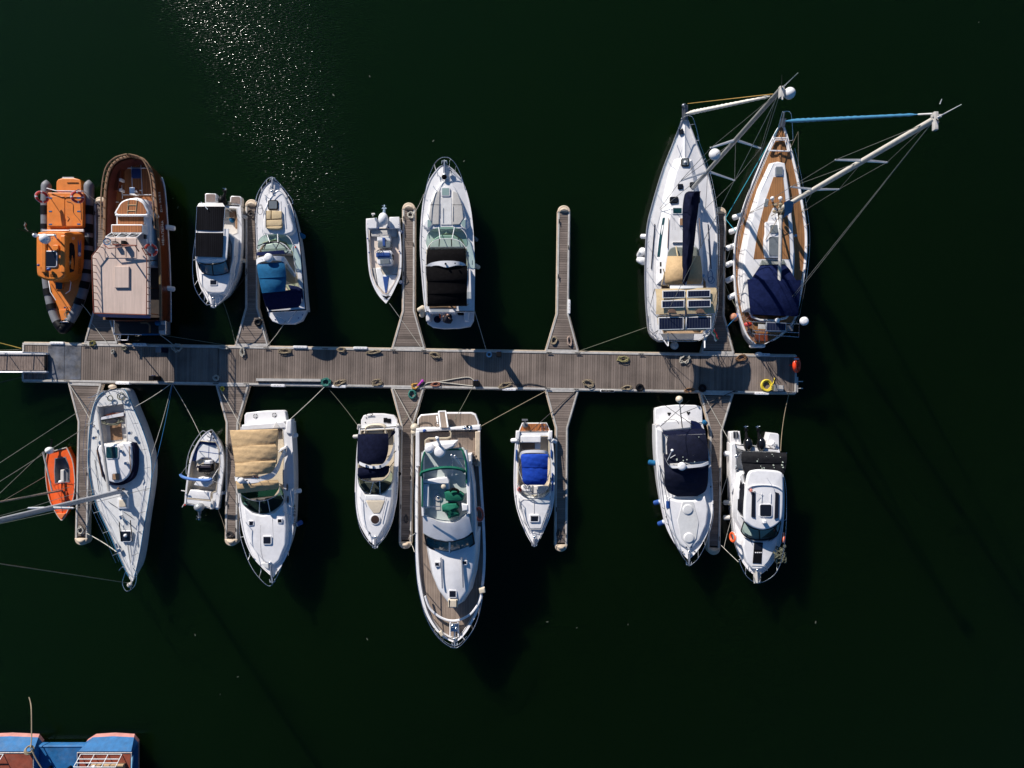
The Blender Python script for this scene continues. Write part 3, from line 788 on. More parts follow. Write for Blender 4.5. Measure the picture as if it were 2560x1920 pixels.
# ------------------------------------------------------------------ black canopy cruiser
def cruiser_black():
    V = R3; r = thing('motor_cruiser', 'white motor cruiser under a black canopy with an arch, grey sun pads on its bow', 'motorboat', V(830, 850, 0))
    h = hull(r, V, [(622, 1440, 1068, 1440), (605, 1300, 1070, 1300), (585, 1050, 1072, 1050), (575, 850, 1066, 850), (580, 690, 1057, 690), (592, 520, 1037, 520), (617, 370, 1003, 370), (660, 250, 955, 250), (715, 168, 890, 168), (755, 128, 842, 128), (797, 110, 801, 110)], 1.30, 1.62, GEL, flare=(.07, .40))
    deck(r, h, GEL, vs(V, [(640, 880), (700, 790), (790, 745), (880, 745), (950, 790), (995, 880), (1000, 1380), (640, 1380)], 1.3), .55, VINYL)
    blk(r, V, [(628, 1430), (630, 1500), (645, 1550), (690, 1582), (790, 1594), (930, 1590), (1030, 1572), (1060, 1520), (1066, 1430)], .55, .1, GEL, 'swim_platform', .05, flat=True)
    rbox(r, V, 655, 1405, 900, 1455, 1.28, .5, GEL, 'transom_locker', bev=.06)
    rbox(r, V, 660, 1382, 905, 1412, 1.32, .5, BROWNV, 'stern_bench', bev=.05, crown=.02)
    rbox(r, V, 915, 1395, 985, 1470, .72, .4, BLACKP, 'transom_gate_mat', bev=.01)
    for x in (655, 1000): blk(r, V, [(x-30, 1440), (x+20, 1440), (x+14, 1525), (x-24, 1525)], .95, .5, GEL, 'quarter_moulding', .08, flat=True)
    # foredeck
    blk(r, V, [(632, 690), (645, 540), (690, 400), (745, 290), (800, 262), (870, 290), (930, 400), (975, 540), (990, 690)], 1.66, 1.3, GEL, 'trunk_cabin', .10, .05, .03, sm=4)
    blk(r, V, [(765, 410), (862, 410), (862, 655), (765, 655)], 1.705, 1.6, NONSKID, 'walkway', .01)
    blk(r, V, [(755, 345), (750, 655), (690, 655), (655, 600), (668, 480), (712, 365)], 1.76, 1.62, VINYLG, 'sun_pad', .05, sm=0, crown=.01)
    blk(r, V, [(868, 345), (912, 365), (958, 480), (972, 600), (935, 655), (868, 655)], 1.76, 1.62, VINYLG, 'sun_pad', .05, sm=0, crown=.01)
    for y, xa, xb in ((475, 668, 748), (475, 870, 958)):
        tubes(r, 'pad_seam', [[V(xa, y, 1.765), V(xb, y, 1.765)]], .012, BLACKP)
    hatch(r, V, 808, 360, 82, 84, 1.70, gm=GREENG)
    for x, s in ((640, 1), (990, -1)): 
        P = [(x + s*50*cos(a), 645+46*sin(a)) for a in [-pi/2+pi*i/12 for i in range(13)]]
        blk(r, V, P, 1.72, 1.5, GEL, 'port_rim', .02, flat=True)
        P = [(x + s*(4+38*cos(a)), 645+36*sin(a)) for a in [-pi/2+pi*i/12 for i in range(13)]]
        blk(r, V, P, 1.735, 1.6, GREENG, 'port_glass', .01, flat=True)
    # windscreen, clear front, dash
    blk(r, V, [(660, 860), (690, 790), (760, 745), (880, 745), (945, 790), (975, 860)], 1.62, .8, GEL2, 'dashboard', .06, flat=True)
    windscreen(r, V, [(630, 830), (642, 745), (690, 690), (760, 668), (815, 664), (880, 668), (945, 692), (992, 745), (1006, 830)], 1.62, [(640, 880), (668, 830), (720, 795), (780, 783), (860, 783), (920, 797), (965, 830), (992, 870)], 2.2, GTEAL, GEL, (.36, .62))
    m = M(); sheet(m, V, [(652, 868, 985, 864, 2.55, .12), (640, 905, 990, 900, 2.77, .14)], 2.3); part(r, 'clear_front', m, CLEARG)
    tubes(r, 'canopy_frame', [[V(752, 785, 2.3), V(748, 850, 2.52)], [V(860, 785, 2.3), V(862, 850, 2.52)]], .03, BLACKC)
    m = M(); sheet(m, V, [(650, 880, 980, 872, 2.65, .22), (636, 930, 988, 925, 2.81, .25), (634, 1010, 992, 1005, 2.85, .22)], 2.4); part(r, 'front_canopy', m, BLACKC)
    m = M(); sheet(m, V, [(630, 1030, 1003, 1025, 2.80, .24), (632, 1100, 1005, 1095, 2.87, .27), (638, 1160, 1004, 1155, 2.85, .29), (643, 1175, 1002, 1170, 2.81, .26), (645, 1270, 1000, 1265, 2.77, .28), (645, 1285, 1000, 1280, 2.73, .25), (645, 1370, 1000, 1365, 2.55, .22), (648, 1392, 1000, 1388, 2.10, .10)], 2.4, sm=3); part(r, 'aft_canopy', m, BLACKC)
    tubes(r, 'side_curtain_frame', [[V(1010, 900, 1.75), V(1014, 1150, 1.75), V(1008, 1380, 1.5)]], .03, STEEL)
    m = M(); pane(m, [V(630, 1030, 2.45), V(645, 1370, 2.2)], [V(622, 1030, 1.4), V(636, 1380, 1.4)]); pane(m, [V(1003, 1030, 2.45), V(1000, 1365, 2.2)], [V(1016, 1030, 1.4), V(1020, 1380, 1.4)]); part(r, 'side_curtain', m, CLEARG)
    m = M(); A = [(622, 1090), (630, 1040), (660, 1005), (740, 985), (815, 980), (900, 983), (970, 1000), (1000, 1035), (1012, 1090)]; B = [(630, 1110), (640, 1062), (680, 1030), (740, 1022), (815, 1040), (900, 1022), (960, 1022), (990, 1055), (1004, 1110)]
    zz = [1.6, 2.6, 2.95, 3.15, 3.2, 3.15, 2.95, 2.6, 1.6]
    a = resamp(cr([V(p[0], p[1], z) for p, z in zip(A, zz)], 5), 33); b = resamp(cr([V(p[0], p[1], z-.02) for p, z in zip(B, zz)], 5), 33)
    dn = V3((0, 0, -.12)); m.loft([a, b, [p+dn for p in b], [p+dn for p in a], a], False); part(r, 'radar_arch', m, GEL, ang=60)
    m = M(); m.ball(V(808, 1008, 3.30), .07, .07, .12, 10); m.ball(V(893, 1003, 3.27), .05, .05, .07, 8); part(r, 'arch_light', m, DARKG)
    rail(r, V, [(608, 520), (622, 370), (655, 230), (705, 110), (755, 58), (800, 46), (850, 58), (905, 120), (950, 220), (985, 340)], 2.15, [(622, 515), (632, 372), (668, 262), (722, 178), None, None, (838, 140), (890, 180), (945, 270), (985, 362)], zb=1.6)
    tubes(r, 'grab_rail', [[V(763, 465, 1.85), V(763, 600, 1.85)], [V(862, 465, 1.85), V(862, 600, 1.85)]], .018, STEEL)
    m = M(); m.ball(V(795, 225, 1.78), .16, .16, .13, 12); part(r, 'windlass_cover', m, BLACKC)
    anchor(r, V, (798, 190), (797, 82), 1.66)
    cleats(r, V, [(738, 205), (858, 180), (600, 660), (1050, 1000)], 1.6)
    m = M()
    for x, y in ((848, 168), (862, 180)): m.ball(V(x, y, 1.66), .04)
    part(r, 'deck_fitting', m, BLACKP)
    tubes(r, 'side_deck_rail', [[V(590+i*2-(i > 3)*4, 650+i*105, 1.48), V(610+i*2-(i > 3)*4, 668+i*105, 1.44)] for i in range(5)], .016, STEEL)
    rbox(r, V, 845, 195, 868, 225, 1.62, 1.5, NONSKID, 'locker_lid', bev=.01)
    fender(V, 588, 1415, .9, .55, .17, VINYL, 'cream fender at the left stern quarter of the black canopy cruiser, upper of two', (.5, .2, .6))
    fender(V, 600, 1450, .7, .6, .17, VINYL, 'cream fender at the left stern quarter of the black canopy cruiser, lower of two', (.2, .5, .5))
    fender(V, 1090, 1032, .75, .5, .14, VINYL, 'pale fender halfway along the right side of the black canopy cruiser', (-.4, .1, .8))
    fender(V, 1078, 785, .6, .45, .12, GREYR, 'dim grey fender near the windscreen on the right side of the black canopy cruiser', (-.3, .1, .8))
    # person bending over the swim platform, and a bag beside
    z = .56
    c = P3(930, 1190, z+.75)
    p = thing('person', 'person in dark clothes crouching at the stern of the black canopy cruiser', 'person', P3(1000, 1200, z))
    m = M(); hip = P3(1085, 1230, z+.42); ch = P3(945, 1170, z+.72); nk = P3(985, 1075, z+.86); hd = P3(1020, 1020, z+.93)
    m.tube([hip, hip.lerp(ch, .5)+V3((0, 0, .04)), ch, ch.lerp(nk, .6), nk, nk.lerp(hd, .6)], [.15, .19, .21, .16, .07, .06], 12)
    for s, kx, ky, fx, fy in ((1, 1120, 1010, 1130, 1120), (-1, 1165, 1180, 1110, 1290)):
        k = P3(kx, ky, z+.48); f = P3(fx, fy, z+.06); m.tube([hip, hip.lerp(k, .5), k, k.lerp(f, .5), f], [.11, .095, .075, .06, .045], 8); m.ball(f+V3((.03, .08, -.01)), .05, .12, .045, 8)
    part(p, 'clothing', m, CLOTHD)
    m = M(); m.ball(hd, .092, .105, .12, 14); m.ball(hd+V3((0, .10, -.03)), .02, .025, .025, 6); m.ball(hd+V3((.09, 0, -.02)), .02, .03, .035, 6); m.ball(hd+V3((-.09, 0, -.02)), .02, .03, .035, 6)
    for sx, sy, ex, ey, hx, hy in ((1050, 1120, 1110, 1165, 1045, 1040), (850, 1090, 880, 1010, 950, 985)):
        a, b, c2 = P3(sx, sy, z+.75), P3(ex, ey, z+.55), P3(hx, hy, z+.5); m.tube([a, a.lerp(b, .5), b, b.lerp(c2, .5), c2], [.06, .052, .045, .038, .03], 8); m.ball(c2, .04, .06, .03, 8)
        for q in range(5): m.tube([c2+V3((-.03+.015*q, .03, 0)), c2+V3((-.035+.017*q, .085-.012*abs(q-2), -.02)), c2+V3((-.03+.015*q, .10-.012*abs(q-2), -.045))], .009, 5)
    part(p, 'skin', m, SKIN)
    m = M(); m.ball(hd+V3((0, -.02, .025)), .098, .105, .11, 12); part(p, 'hair', m, HAIR)
    m = M(); m.solid(circ(P3, 625, 1150, 128, z+.38, 20), None, z, .10, -.02, .03); 
    single('bag', m, NAVYD, 'round dark bag on the swim platform of the black canopy cruiser', 'bag', P3(625, 1150, z))
    m = M(); a, b = P3(725, 960, z+.42), P3(750, 1110, z+.45); m.tube([a, a.lerp(b, .3), a.lerp(b, .8), b], [.03, .055, .055, .03], 8); m.mat(1); m.ball(a, .06)
    single('float', m, [LIFEO, MAHO], 'orange float with a dark cap leaning on the round dark bag', 'float', a)
cruiser_black()

# ------------------------------------------------------------------ small console boat
def console_boat():
    V = R3; r = thing('open_boat', 'small white open boat with centre console and blue seat stripes', 'motorboat', V(250, 950, 0))
    h = hull(r, V, [(90, 600, 390, 588), (90, 700, 398, 700), (100, 850, 408, 850), (108, 1000, 410, 1000), (125, 1120, 398, 1120), (160, 1220, 355, 1220), (207, 1300, 315, 1300), (268, 1366, 271, 1366)], .70, .88, GEL, flare=(.10, .45), rim=.10)
    deck(r, h, GEL, vs(V, [(122, 710), (140, 690), (360, 685), (375, 700), (386, 850), (388, 1000), (376, 1110), (340, 1190), (285, 1280), (245, 1275), (185, 1200), (150, 1110), (130, 1000), (118, 850)], .7), .47, mat('pinkish cream liner', (.66, .56, .48), .5, .06, 3, dirt=.2), crown=.02)
    blk(r, V, [(90, 600), (185, 590), (190, 690), (110, 690), (92, 660)], .82, .3, GEL, 'aft_locker', .05, flat=True)
    blk(r, V, [(300, 585), (388, 582), (398, 690), (300, 690)], .82, .3, GEL, 'aft_locker', .05, flat=True)
    rbox(r, V, 135, 695, 370, 765, .62, .2, VINYLG, 'aft_bench', bev=.05, crown=.02)
    tubes(r, 'bench_rail', [[V(180, 700, .8), V(180, 740, .8), V(250, 752, .8), V(318, 740, .8), V(318, 700, .8)]], .014, STEEL)
    rbox(r, V, 190, 762, 313, 805, .72, .2, VINYLW, 'helm_seat', bev=.05, crown=.02); rbox(r, V, 195, 805, 312, 862, .95, .2, GREYG, 'seat_back', bev=.05)
    blk(r, V, [(236, 770), (258, 770), (262, 845), (240, 845)], .99, .7, VBLUE, 'seat_stripe', .01)
    rbox(r, V, 190, 885, 325, 1018, 1.05, .2, GEL, 'console', bev=.08, r=25)
    rbox(r, V, 180, 905, 305, 948, 1.13, .9, VBLUE, 'dashboard', bev=.03)
    blk(r, V, [(215, 965), (300, 962), (304, 1008), (220, 1010)], 1.12, 1.0, GREYG, 'console_screen', .02)
    tubes(r, 'console_rail', [[V(172, 905, 1.25), V(200, 892, 1.3), V(240, 888, 1.3), V(300, 892, 1.3), V(332, 960, 1.25), V(325, 1015, 1.15)]], .016, STEEL)
    wheel(r, V(215, 895, 1.15), .17, (0, .7, .7))
    rbox(r, V, 318, 920, 332, 965, 1.0, .6, BLACKP, 'throttle', bev=.03)
    blk(r, V, [(175, 1045), (225, 1042), (232, 1105), (300, 1105), (372, 1105), (345, 1190), (285, 1272), (250, 1270), (195, 1200)], .60, .2, VINYLW, 'bow_cushion', .06, sm=0, crown=.02)
    blk(r, V, [(340, 1040), (380, 1030), (378, 1100), (320, 1104)], .62, .2, VINYLG, 'side_cushion', .05)
    blk(r, V, [(140, 1042), (172, 1045), (195, 1195), (170, 1185)], .63, .2, VINYLG, 'side_cushion', .05)
    blk(r, V, [(240, 1122), (296, 1122), (275, 1270), (264, 1270)], .645, .5, VBLUE, 'cushion_stripe', .01)
    blk(r, V, [(225, 1042), (262, 1042), (298, 1112), (240, 1112)], .57, .2, VINYL, 'cushion_insert', .03)
    blk(r, V, [(236, 1297), (310, 1297), (275, 1326)], .86, .7, BLACKP, 'anchor_well', .01)
    tubes(r, 'bow_handrail', [[V(228, 1288, .95), V(270, 1300, .98), V(312, 1285, .95)]], .018, STEEL)
    for x, y in ((108, 650), (386, 655), (104, 780), (118, 905), (390, 895), (385, 675), (200, 685), (292, 680)):
        m = M(); m.ball(V(x, y, .78), .05, .05, .05, 8); part(r, 'rod_holder', m, VBLUE)
    outboard(r, V, (245, 605), 1.15, 45, 60, (256, 490), .75, VINYLW, mat('blue grey plastic bag', (.18, .25, .33), .3, .3, 9))
    m = M(); m.tube([V(140, 560, 1.0), V(170, 558, 1.0)], .06, 6); m.tube([V(152, 575, .5), V(152, 560, 1.0)], .03, 6); part(r, 'light_post', m, GEL2)
    fender(V, 410, 722, .45, .42, .12, VBLUE, 'blue fender near the stern of the small console boat', (-.3, 0, .9), VINYLW)
    fender(V, 411, 1175, .45, .42, .12, VBLUE, 'blue fender near the bow of the small console boat', (-.3, 0, .9), VINYLW)
console_boat()

# ------------------------------------------------------------------ black-roofed cuddy boat
def cuddy_black():
    V = R2; r = thing('cabin_boat', 'white cabin boat with two ribbed black roof panels and a raised outboard', 'motorboat', V(330, 800, 0))
    h = hull(r, V, [(140, 350, 558, 370), (120, 600, 570, 600), (113, 850, 560, 850), (124, 1030, 530, 1030), (150, 1150, 480, 1150), (195, 1250, 425, 1250), (240, 1320, 362, 1320), (290, 1377, 294, 1378)], .95, 1.35, GEL, flare=(.08, .42))
    deck(r, h, GEL, vs(V, [(150, 380), (515, 400), (528, 520), (526, 640), (470, 660), (150, 640)], .95), .42, GEL2)
    for a in ([(205, 255), (218, 248), (308, 250), (318, 262), (320, 345), (205, 345)], [(455, 285), (468, 273), (552, 277), (566, 292), (568, 370), (450, 350)]):
        blk(r, V, a, .45, .05, GEL, 'swim_platform', .05, flat=True)
        cx = sum(p[0] for p in a)/6; cy = sum(p[1] for p in a)/6
        blk(r, V, [(cx+(p[0]-cx)*.8, cy+(p[1]-cy)*.8) for p in a], .468, .4, PADT, 'platform_mat', .01)
    outboard(r, V, (378, 325), .95, 38, 52, (405, 215), 1.0, BLACKP)
    rbox(r, V, 424, 325, 446, 385, .75, .4, VINYL, 'stern_cushion', bev=.05)
    rbox(r, V, 408, 418, 505, 492, .62, .4, VINYL, 'cockpit_seat', bev=.05, crown=.02); rbox(r, V, 446, 425, 503, 485, .66, .5, BROWNV, 'seat_pad', bev=.03)
    rbox(r, V, 503, 478, 527, 596, .66, .4, BROWNV, 'side_bench', bev=.04)
    m = M(); m.solid(scr(V, [(440, 500), (465, 488), (490, 505), (480, 530), (455, 532)], .62, 4), None, .45, .06, crown=.03); part(r, 'folded_cloth', m, SKYC)
    # cabin
    blk(r, V, [(125, 640), (440, 640), (498, 690), (490, 900), (452, 1040), (300, 1062), (170, 1030), (122, 900)], 1.55, .9, GEL, 'cabin_side', .06, .05)
    blk(r, V, [(150, 1040), (300, 1050), (465, 1040), (430, 1180), (395, 1245), (225, 1235), (170, 1160)], 1.58, 1.1, GEL, 'trunk_cabin', .10, .06, .04, sm=0)
    m = M(); A = [V(440, 650, 1.56), V(476, 760, 1.56), V(472, 900, 1.56), V(447, 1045, 1.56)]; B = [V(428, 655, 2.2), V(440, 760, 2.2), V(432, 880, 2.2), V(415, 930, 2.2)]; m.loft([A, B], False); part(r, 'side_window', m, DARKG)
    m = M(); A = [V(112, 650, 1.56), V(110, 780, 1.56), V(118, 900, 1.56), V(145, 1035, 1.56)]; B = [V(112, 650, 2.2), V(110, 760, 2.2), V(112, 880, 2.2), V(128, 930, 2.2)]; m.loft([A, B], False); part(r, 'side_window', m, DARKG)
    windscreen(r, V, [(150, 985), (190, 1030), (250, 1055), (310, 1060), (380, 1050), (448, 1025)], 1.57, [(132, 920), (180, 945), (250, 955), (320, 950), (380, 935), (418, 910)], 2.15, mat('blue windscreen', (.02, .10, .17), .07, .2, 4, spec=.7), BLACKP, (.5,), .03)
    rr = [(118, 640, 440, 610), (112, 750, 428, 750), (112, 860, 420, 860), (118, 905, 412, 900), (135, 930, 395, 915)]
    m = M(); sheet(m, V, [(112, 610, 440, 600, 2.25, .05), (108, 760, 430, 760, 2.3, .06), (110, 880, 420, 880, 2.3, .06), (120, 915, 410, 910, 2.22, .06), (150, 945, 380, 935, 2.1, .05)], 2.3, th=.08); part(r, 'cabin_roof', m, GEL)
    rib = striped('ribbed black canvas', (.009, .009, .011), (.003, .003, .004), 0, .11, .14, .12, .9, .12, .1); rib.node_tree.nodes['Principled BSDF'].inputs['Specular IOR Level'].default_value = .03
    m = M(); sheet(m, V, [(128, 380, 405, 378, 2.25, .05), (122, 500, 402, 500, 2.28, .06), (116, 612, 388, 622, 2.3, .06)], 2.3, sm=2); part(r, 'aft_sunshade', m, rib)
    m = M(); sheet(m, V, [(114, 638, 386, 640, 2.42, .03), (112, 760, 382, 762, 2.44, .03), (110, 872, 376, 882, 2.42, .03)], 2.4, sm=2, th=.05); part(r, 'roof_panel', m, rib)
    m = M(); sheet(m, V, [(150, 345, 380, 345, 2.22, .04), (128, 378, 405, 380, 2.26, .05)], 2.2, sm=1); part(r, 'aft_shade_edge', m, GEL2)
    tubes(r, 'shade_frame', [[V(128, 380, 2.24), V(114, 640, 2.36), V(110, 875, 2.36)], [V(405, 380, 2.24), V(386, 640, 2.36)], [V(405, 385, 2.24), V(480, 440, 1.0)], [V(128, 385, 2.24), V(150, 440, 1.0)], [V(168, 335, 2.2), V(235, 410, 2.4)]], .02, STEEL)
    hatch(r, V, 293, 1130, 80, 62, 1.60)
    tubes(r, 'deck_seam', [[V(222, 1215, 1.6), V(300, 1222, 1.63), V(395, 1218, 1.6)]], .01, VINYLG)
    rail(r, V, [(112, 690), (96, 800), (86, 910), (86, 1040), (100, 1160), (145, 1260), (215, 1345), (245, 1350), (290, 1345)], 1.95, [(122, 700), None, (116, 900), None, (136, 1105), (178, 1215), (240, 1300), None, (290, 1350)], zb=1.15)
    rail(r, V, [(505, 870), (500, 1000), (478, 1110), (438, 1220), (380, 1300), (330, 1340), (296, 1345)], 1.85, [(510, 870), None, (485, 1100), None, (390, 1280), None, None], zb=1.2)
    anchor(r, V, (293, 1310), (292, 1372), 1.38)
    cleats(r, V, [(243, 1255), (388, 1245), (355, 1295), (205, 1290)], 1.36)
    fender(V, 588, 482, .6, .5, .13, VINYLG, 'grey fender beside the cockpit of the black-roofed cabin boat', (-.8, .1, .5), BLACKP)
    fender(V, 570, 915, .6, .5, .13, VINYL, 'white fender with dark end at the windscreen of the black-roofed cabin boat', (-.8, 0, .4), BLACKP)
cuddy_black()

# ------------------------------------------------------------------ blue canopy cruiser
def cruiser_blue():
    V = R2; r = thing('motor_cruiser', 'white motor cruiser with two-tone blue canopy and beige bow cushions', 'motorboat', V(930, 850, 0))
    h = hull(r, V, [(825, 1420, 1200, 1400), (768, 1210, 1182, 1190), (724, 950, 1162, 940), (708, 720, 1135, 700), (703, 510, 1096, 495), (715, 370, 1062, 360), (755, 235, 992, 228), (810, 158, 937, 152), (873, 114, 877, 114)], 1.25, 1.55, GEL, flare=(.08, .42), rub=NAVYD)
    deck(r, h, GEL, vs(V, [(735, 850), (790, 740), (900, 715), (1010, 740), (1075, 840), (1120, 1100), (1150, 1330), (850, 1380), (770, 1180)], 1.25), .5, VINYL)
    blk(r, V, [(822, 1390), (835, 1460), (870, 1513), (940, 1540), (1080, 1542), (1158, 1506), (1200, 1425), (1203, 1370)], .55, .1, GEL, 'swim_platform', .05, flat=True)
    tubes(r, 'platform_rail', [[V(860, 1415, .75), V(1010, 1525, .75)], [V(1165, 1350, .9), V(1020, 1525, .75)]], .014, STEEL)
    m = M()
    for x, y in ((1160, 1410), (1170, 1450), (1130, 1480), (900, 1495)): m.ball(V(x, y, .56), .04)
    part(r, 'platform_fitting', m, VBLUE)
    blk(r, V, [(790, 650), (800, 400), (850, 270), (900, 220), (945, 222), (1010, 320), (1050, 480), (1068, 640)], 1.62, 1.2, GEL, 'trunk_cabin', .10, .06, .03, sm=4)
    hatch(r, V, 880, 366, 100, 96, 1.66, gm=GREYG, fm=BLACKP)
    for a in ([(802, 420), (858, 418), (858, 505), (800, 510)], [(863, 418), (962, 425), (966, 500), (863, 505)], [(802, 515), (966, 508), (968, 562), (940, 575), (800, 572)], [(805, 578), (968, 570), (962, 595), (930, 608), (850, 606), (808, 592)]):
        blk(r, V, a, 1.78, 1.6, SAND, 'sun_cushion', .05, crown=.015)
    tubes(r, 'grab_rail', [[V(805, 400, 1.8), V(806, 590, 1.8)], [V(958, 330, 1.8), V(972, 545, 1.8)], [V(815, 310, 1.75), V(820, 255, 1.75)], [V(860, 290, 1.75), V(945, 215, 1.72)]], .016, STEEL)
    blk(r, V, [(750, 850), (800, 755), (900, 735), (1000, 755), (1060, 845), (900, 830)], 1.5, .7, GEL2, 'dashboard', .06, flat=True)
    windscreen(r, V, [(718, 800), (735, 715), (780, 668), (850, 645), (920, 640), (990, 655), (1045, 695), (1078, 765)], 1.55, [(735, 815), (765, 770), (815, 742), (880, 733), (940, 735), (990, 755), (1025, 790), (1050, 825)], 2.1, GTEAL, GEL, (.36, .6))
    m = M(); sheet(m, V, [(738, 800, 1030, 790, 2.08, .12), (722, 835, 1010, 815, 2.3, .18)], 2.2); part(r, 'clear_front', m, CLEARG)
    tubes(r, 'canopy_frame', [[V(812, 740, 2.12), V(788, 805, 2.42)], [V(938, 738, 2.15), V(905, 800, 2.45)], [V(1055, 805, 1.75), V(1000, 850, 2.35)], [V(725, 770, 2.0), V(812, 735, 2.15), V(938, 735, 2.15), V(1040, 810, 2.0)]], .028, NAVYD)
    m = M(); sheet(m, V, [(722, 830, 985, 810, 2.65, .2), (715, 865, 1000, 845, 2.71, .2)], 2.3); part(r, 'front_canopy', m, NAVY)
    m = M(); A = [V(712, 905, 2.60), V(735, 885, 2.85), (V(800, 870, 3.03)), V(880, 868, 3.03), V(960, 870, 2.85), V(1000, 890, 2.70), V(1040, 960, 2.00), V(1105, 1060, 1.45)]
    B = [V(715, 960, 2.60), V(740, 935, 2.85), V(800, 918, 3.03), V(880, 912, 3.03), V(950, 915, 2.85), V(985, 935, 2.70), V(1010, 985, 2.00), V(1085, 1080, 1.45)]
    a = resamp(cr(A, 5), 30); b = resamp(cr(B, 5), 30); dn = V3((0, 0, -.1)); m.loft([a, b, [p+dn for p in b], [p+dn for p in a], a], False); part(r, 'radar_arch', m, GEL, ang=60)
    dome(r, V(838, 888, 3.06), .26, .20)
    whip(r, V(775, 905, 3.0), V(752, 885, 3.0)); whip(r, V(925, 895, 2.6), V(885, 870, 2.9))
    m = M(); sheet(m, V, [(722, 945, 985, 925, 2.70, .22), (722, 1000, 1000, 985, 2.77, .25), (738, 1090, 1008, 1075, 2.73, .25)], 2.4); part(r, 'aft_canopy', m, SKYC)
    m = M(); sheet(m, V, [(738, 1090, 1008, 1075, 2.69, .24), (755, 1170, 1005, 1150, 2.65, .25), (770, 1235, 1000, 1215, 2.53, .22)], 2.3); part(r, 'aft_canopy', m, SKYC)
    m = M(); sheet(m, V, [(770, 1235, 1110, 1195, 2.05, .05), (785, 1290, 1150, 1250, 1.80, .1), (805, 1350, 1165, 1310, 1.5, .1), (835, 1405, 1130, 1375, 1.25, .04)], 1.6, wr=.03); part(r, 'stern_curtain', m, NAVY, 'dark navy curtain closing the stern')
    m = M(); sheet(m, V, [(1000, 930, 1080, 1040, 2.3, 0), (1010, 1050, 1100, 1120, 2.25, 0), (1005, 1110, 1095, 1165, 2.2, 0)], 2.2, sm=2); part(r, 'side_curtain', m, CLEARG)
    blk(r, V, [(1020, 1150), (1110, 1165), (1150, 1185), (1160, 1290), (1060, 1230)], 1.62, 1.2, NAVY, 'side_curtain', .1, flat=True)
    tubes(r, 'side_frame', [[V(1078, 765, 1.6), V(1085, 900, 1.6), V(1105, 1050, 1.5)], [V(985, 870, 2.2), V(1085, 1040, 1.6)]], .025, GEL)
    text_on(r, h, V, 'ВН 38170', (1112, 588), (1088, 484), 12, mat('hull lettering', (.02, .02, .03), .5))
    rail(r, V, [(705, 330), (722, 260), (765, 180), (815, 115), (850, 92), (880, 92), (925, 135), (975, 190), (1030, 260), (1065, 310), (1075, 350)], 2.0, [(722, 335), None, (765, 225), (815, 165), None, None, (930, 150), None, (1022, 300), None, (1060, 355)], zb=1.55)
    tubes(r, 'side_rail', [[V(700, 420, 1.7), V(706, 540, 1.62), V(728, 600, 1.6)], [V(1090, 420, 1.65), V(1098, 490, 1.6)]], .016, STEEL)
    anchor(r, V, (872, 210), (876, 100), 1.62)
    cleats(r, V, [(858, 200), (845, 235), (765, 245), (1028, 350), (1060, 485), (1165, 1305)], 1.58)
    m = M(); m.ball(V(1100, 782, 1.75), .05, .07, .05, 8); part(r, 'nav_light', m, RED)
    fender(V, 1158, 666, .5, .55, .15, SKYC, 'blue fender on the open-water side of the blue canopy cruiser', (-.6, .3, .7))
    m = M(); m.torus(V(752, 415, 1.62), .22, .012, (0, 0, 1), 16, 5, .7, 1.3); m.torus(V(745, 380, 1.63), .15, .012, (.1, .1, 1), 16, 5); part(r, 'deck_line', m, ROPED)
cruiser_blue()
